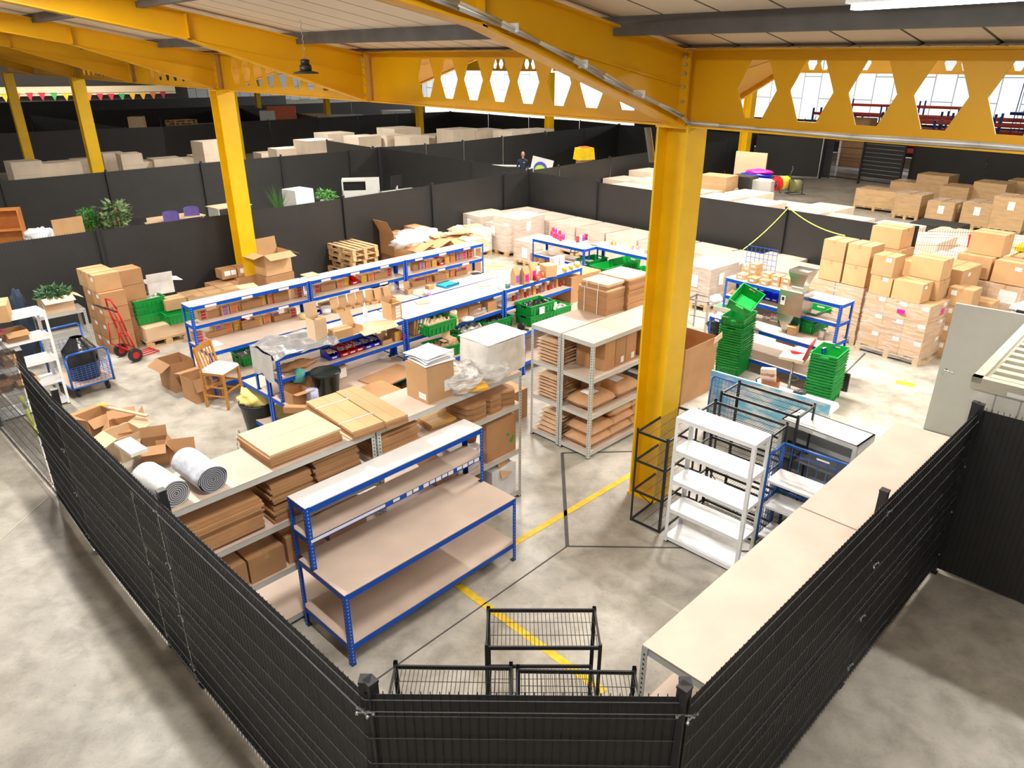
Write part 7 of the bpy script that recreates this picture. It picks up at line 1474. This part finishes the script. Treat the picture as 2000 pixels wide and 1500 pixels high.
# white push frames and padded seat at the right edge
t = thing('white_frame_trolley', 'white tube frame with grey padded tray at the right edge', 'trolley', P(1975, 700) + Vector((.1, -.3, 0)), R(35)); b = MB()
b.tube([(0, 0, 0), (.05, 0, .9), (.1, 0, 1.5)], .02); b.tube([(.5, 0, 0), (.5, 0, .95)], .02); b.tube([(0, .5, 0), (.05, .5, .9)], .02); b.tube([(.05, 0, .9), (.5, 0, .95), (.5, .5, .95), (.05, .5, .9), (.05, 0, .9)], .02); b.tube([(.02, 0, .45), (.5, 0, .45)], .018); b.build('frame', whitem, t); b = MB(); b.box(-.02, .55, -.03, .55, .96, 1.03, taper=.02); b.build('tray', whitem, t); b = MB(); b.box(-.06, .0, -.05, .4, .9, .98); b.build('grip', blkp, t)
lump('grey rounded seat shell beside the white tube frame', 'seat_shell', greyp, P(1985, 740) + Vector((.3, -.2, 0)), 0, .3, .25, .5, 'seat', .1, 1.5)
# cream container/cabin with ribbed roof at the right edge
cz = 2.16; k0 = Vector((4.74, 6.72, 0)); gcn = math.atan2(1.54, 1.5); ka, kb = dirs(gcn)
t = thing('cream_cabin', 'cream metal cabin with a ribbed roof at the right edge behind the tall fence post', 'cabin', k0, gcn); b = MB(); b.box(0, 4.2, -3.2, 0, .0, cz - .06); b.build('wall_panels', stripes(pm('ribbed_cream_wall', (.66, .65, .58), .5), 1, .22, .014, (.35, .34, .3)), t)
b = MB(); b.box(-.03, 4.23, -3.23, .03, cz - .08, cz - .01); b.box(-.03, 4.23, -.06, .03, cz - .01, cz + .05); b.box(-.03, .06, -3.2, .03, cz - .01, cz + .05); b.build('roof_frame', cream, t)
b = MB()
for i in range(18): b.box(.12 + .22 * i, .22 + .22 * i, -3.15, -.1, cz - .01, cz + .035)
b.build('roof_ribs', cream, t); b = MB(); b.box(-.034, -.031, -.75, -.3, cz - .066, cz - .025); b.build('name_plate', paper, t)
# far left odds: loose pallets, leaning carton, bunting, orange crate, kayak-like sheet
for i, (px, py, n_) in enumerate(((325, 238, 3), (358, 236, 2), (390, 238, 2), (340, 234, 4))):
    d_ = at(px, py, 0); d_.z = 0; d_ = d_.normalized() * 57
    load('low dark load carrying the %s far pile of wooden pallets' % ords[i], d_, R(30 + 8 * i), 1.7, 1.2, 1.3, m=darkw, lab=False, group='loads under the far pallet piles')
    for k in range(n_): pallet('far wooden pallet behind the left bays, %s pile, %s from the bottom' % (ords[i], ords[k]), d_ + Vector((0, 0, 1.32 + .146 * k)), R(30 + 8 * i), 1.7, 1.2, 'far loose wooden pallets')
for i, (px, py, L_, H2, nm, lb, m_) in enumerate(((235, 238, 2.5, .25, 'flat_goods', 'flat white goods behind the far left fence', palew), (180, 241, 3.0, .2, 'flat_goods', 'low white goods at the far left', palew), (248, 236, .9, 1.0, 'curled_card', 'upright curled kraft card behind the far left fence', kraft3), (520, 214, 2.2, 1.6, 'orange_crate', 'orange crate behind the centre-left far fence', PC['orange']), (505, 216, 1.2, 1.3, 'white_bundle', 'white bundle beside the orange crate', paper), (575, 216, 2.5, 1.0, 'pale_pile', 'pale low pile right of the orange crate', kraft3), (745, 212, 2.4, 1.2, 'white_shell', 'white rounded shell on a stand at far centre', whitem), (610, 224, 4, .9, 'pale_table', 'long pale table behind the far fence', greyp), (480, 247, 3.2, .1, 'pale_table', 'grey-white tabletop beside the second column', greyp))):
    d_ = at(px, py, 0); d_.z = 0; q = d_.normalized() * (54 if px < 300 else 62); b = MB(); b.box(0, L_, 0, 1.2, 0, H2 + (1.35 if px < 300 else .9), taper=.04); tag(b.build(nm, m_, loc=q, rz=R(15)), lb, 'goods')
b = MB(); fl_cols = [PC['red'], PC['green'], PC['yellow'], PC['orange']]
t = thing('bunting', 'string of red, green, yellow and orange pennants across the far left wall', 'bunting', pL - V * 30 - U * 3); 
pend = [MB() for _ in range(4)]; n_p = 46
bang = math.atan2(-V.y, -V.x); bd = Vector((math.cos(bang), math.sin(bang), 0))
for i in range(n_p):
    x = -26 + i * 1.35; m = pend[(i * 7 + i // 3) % 4]; o_ = bd * x; z = 2.3 - .15 * math.sin(i * .4)
    m.prism([o_ + Vector((0, 0, z)), o_ + bd * .85 + Vector((0, 0, z)), o_ + bd * .42 + Vector((0, 0, z - 1.0))], .02, (0, -1, 0))
b = MB(); b.tube([bd * x + Vector((0, 0, 2.3)) for x in (-28, 0, 36)], .03, 4); b.build('cord', blk, t)
for c_, m in zip(fl_cols, pend): tag(m.build('pennants', c_, t), kind='stuff')
# near small things: papers on near board shelf end, box under long shelf, litter
carton('brown carton on the floor shelf under the near end of the long board shelf', pN + DA * .25 + DB * .04 + Vector((0, 0, .656)), R(44.8), .7, .4, .3, kraft, tp=False)
sheet('white corner of paper on the near bench white top', 876, 852, 1.506, .22, .15, R(46), paper, .001)
# open front gate litter
t = thing('rope_tie', 'fluorescent yellow tie hanging on the left wire gate', 'rope', at(52, 812, 1.0)); b = MB(); b.tube([(0, 0, .28), (.02, .0, .1), (.05, .02, -.3)], .022); b.build('tie', cm_, t)
# ---- checks: label length and uniqueness
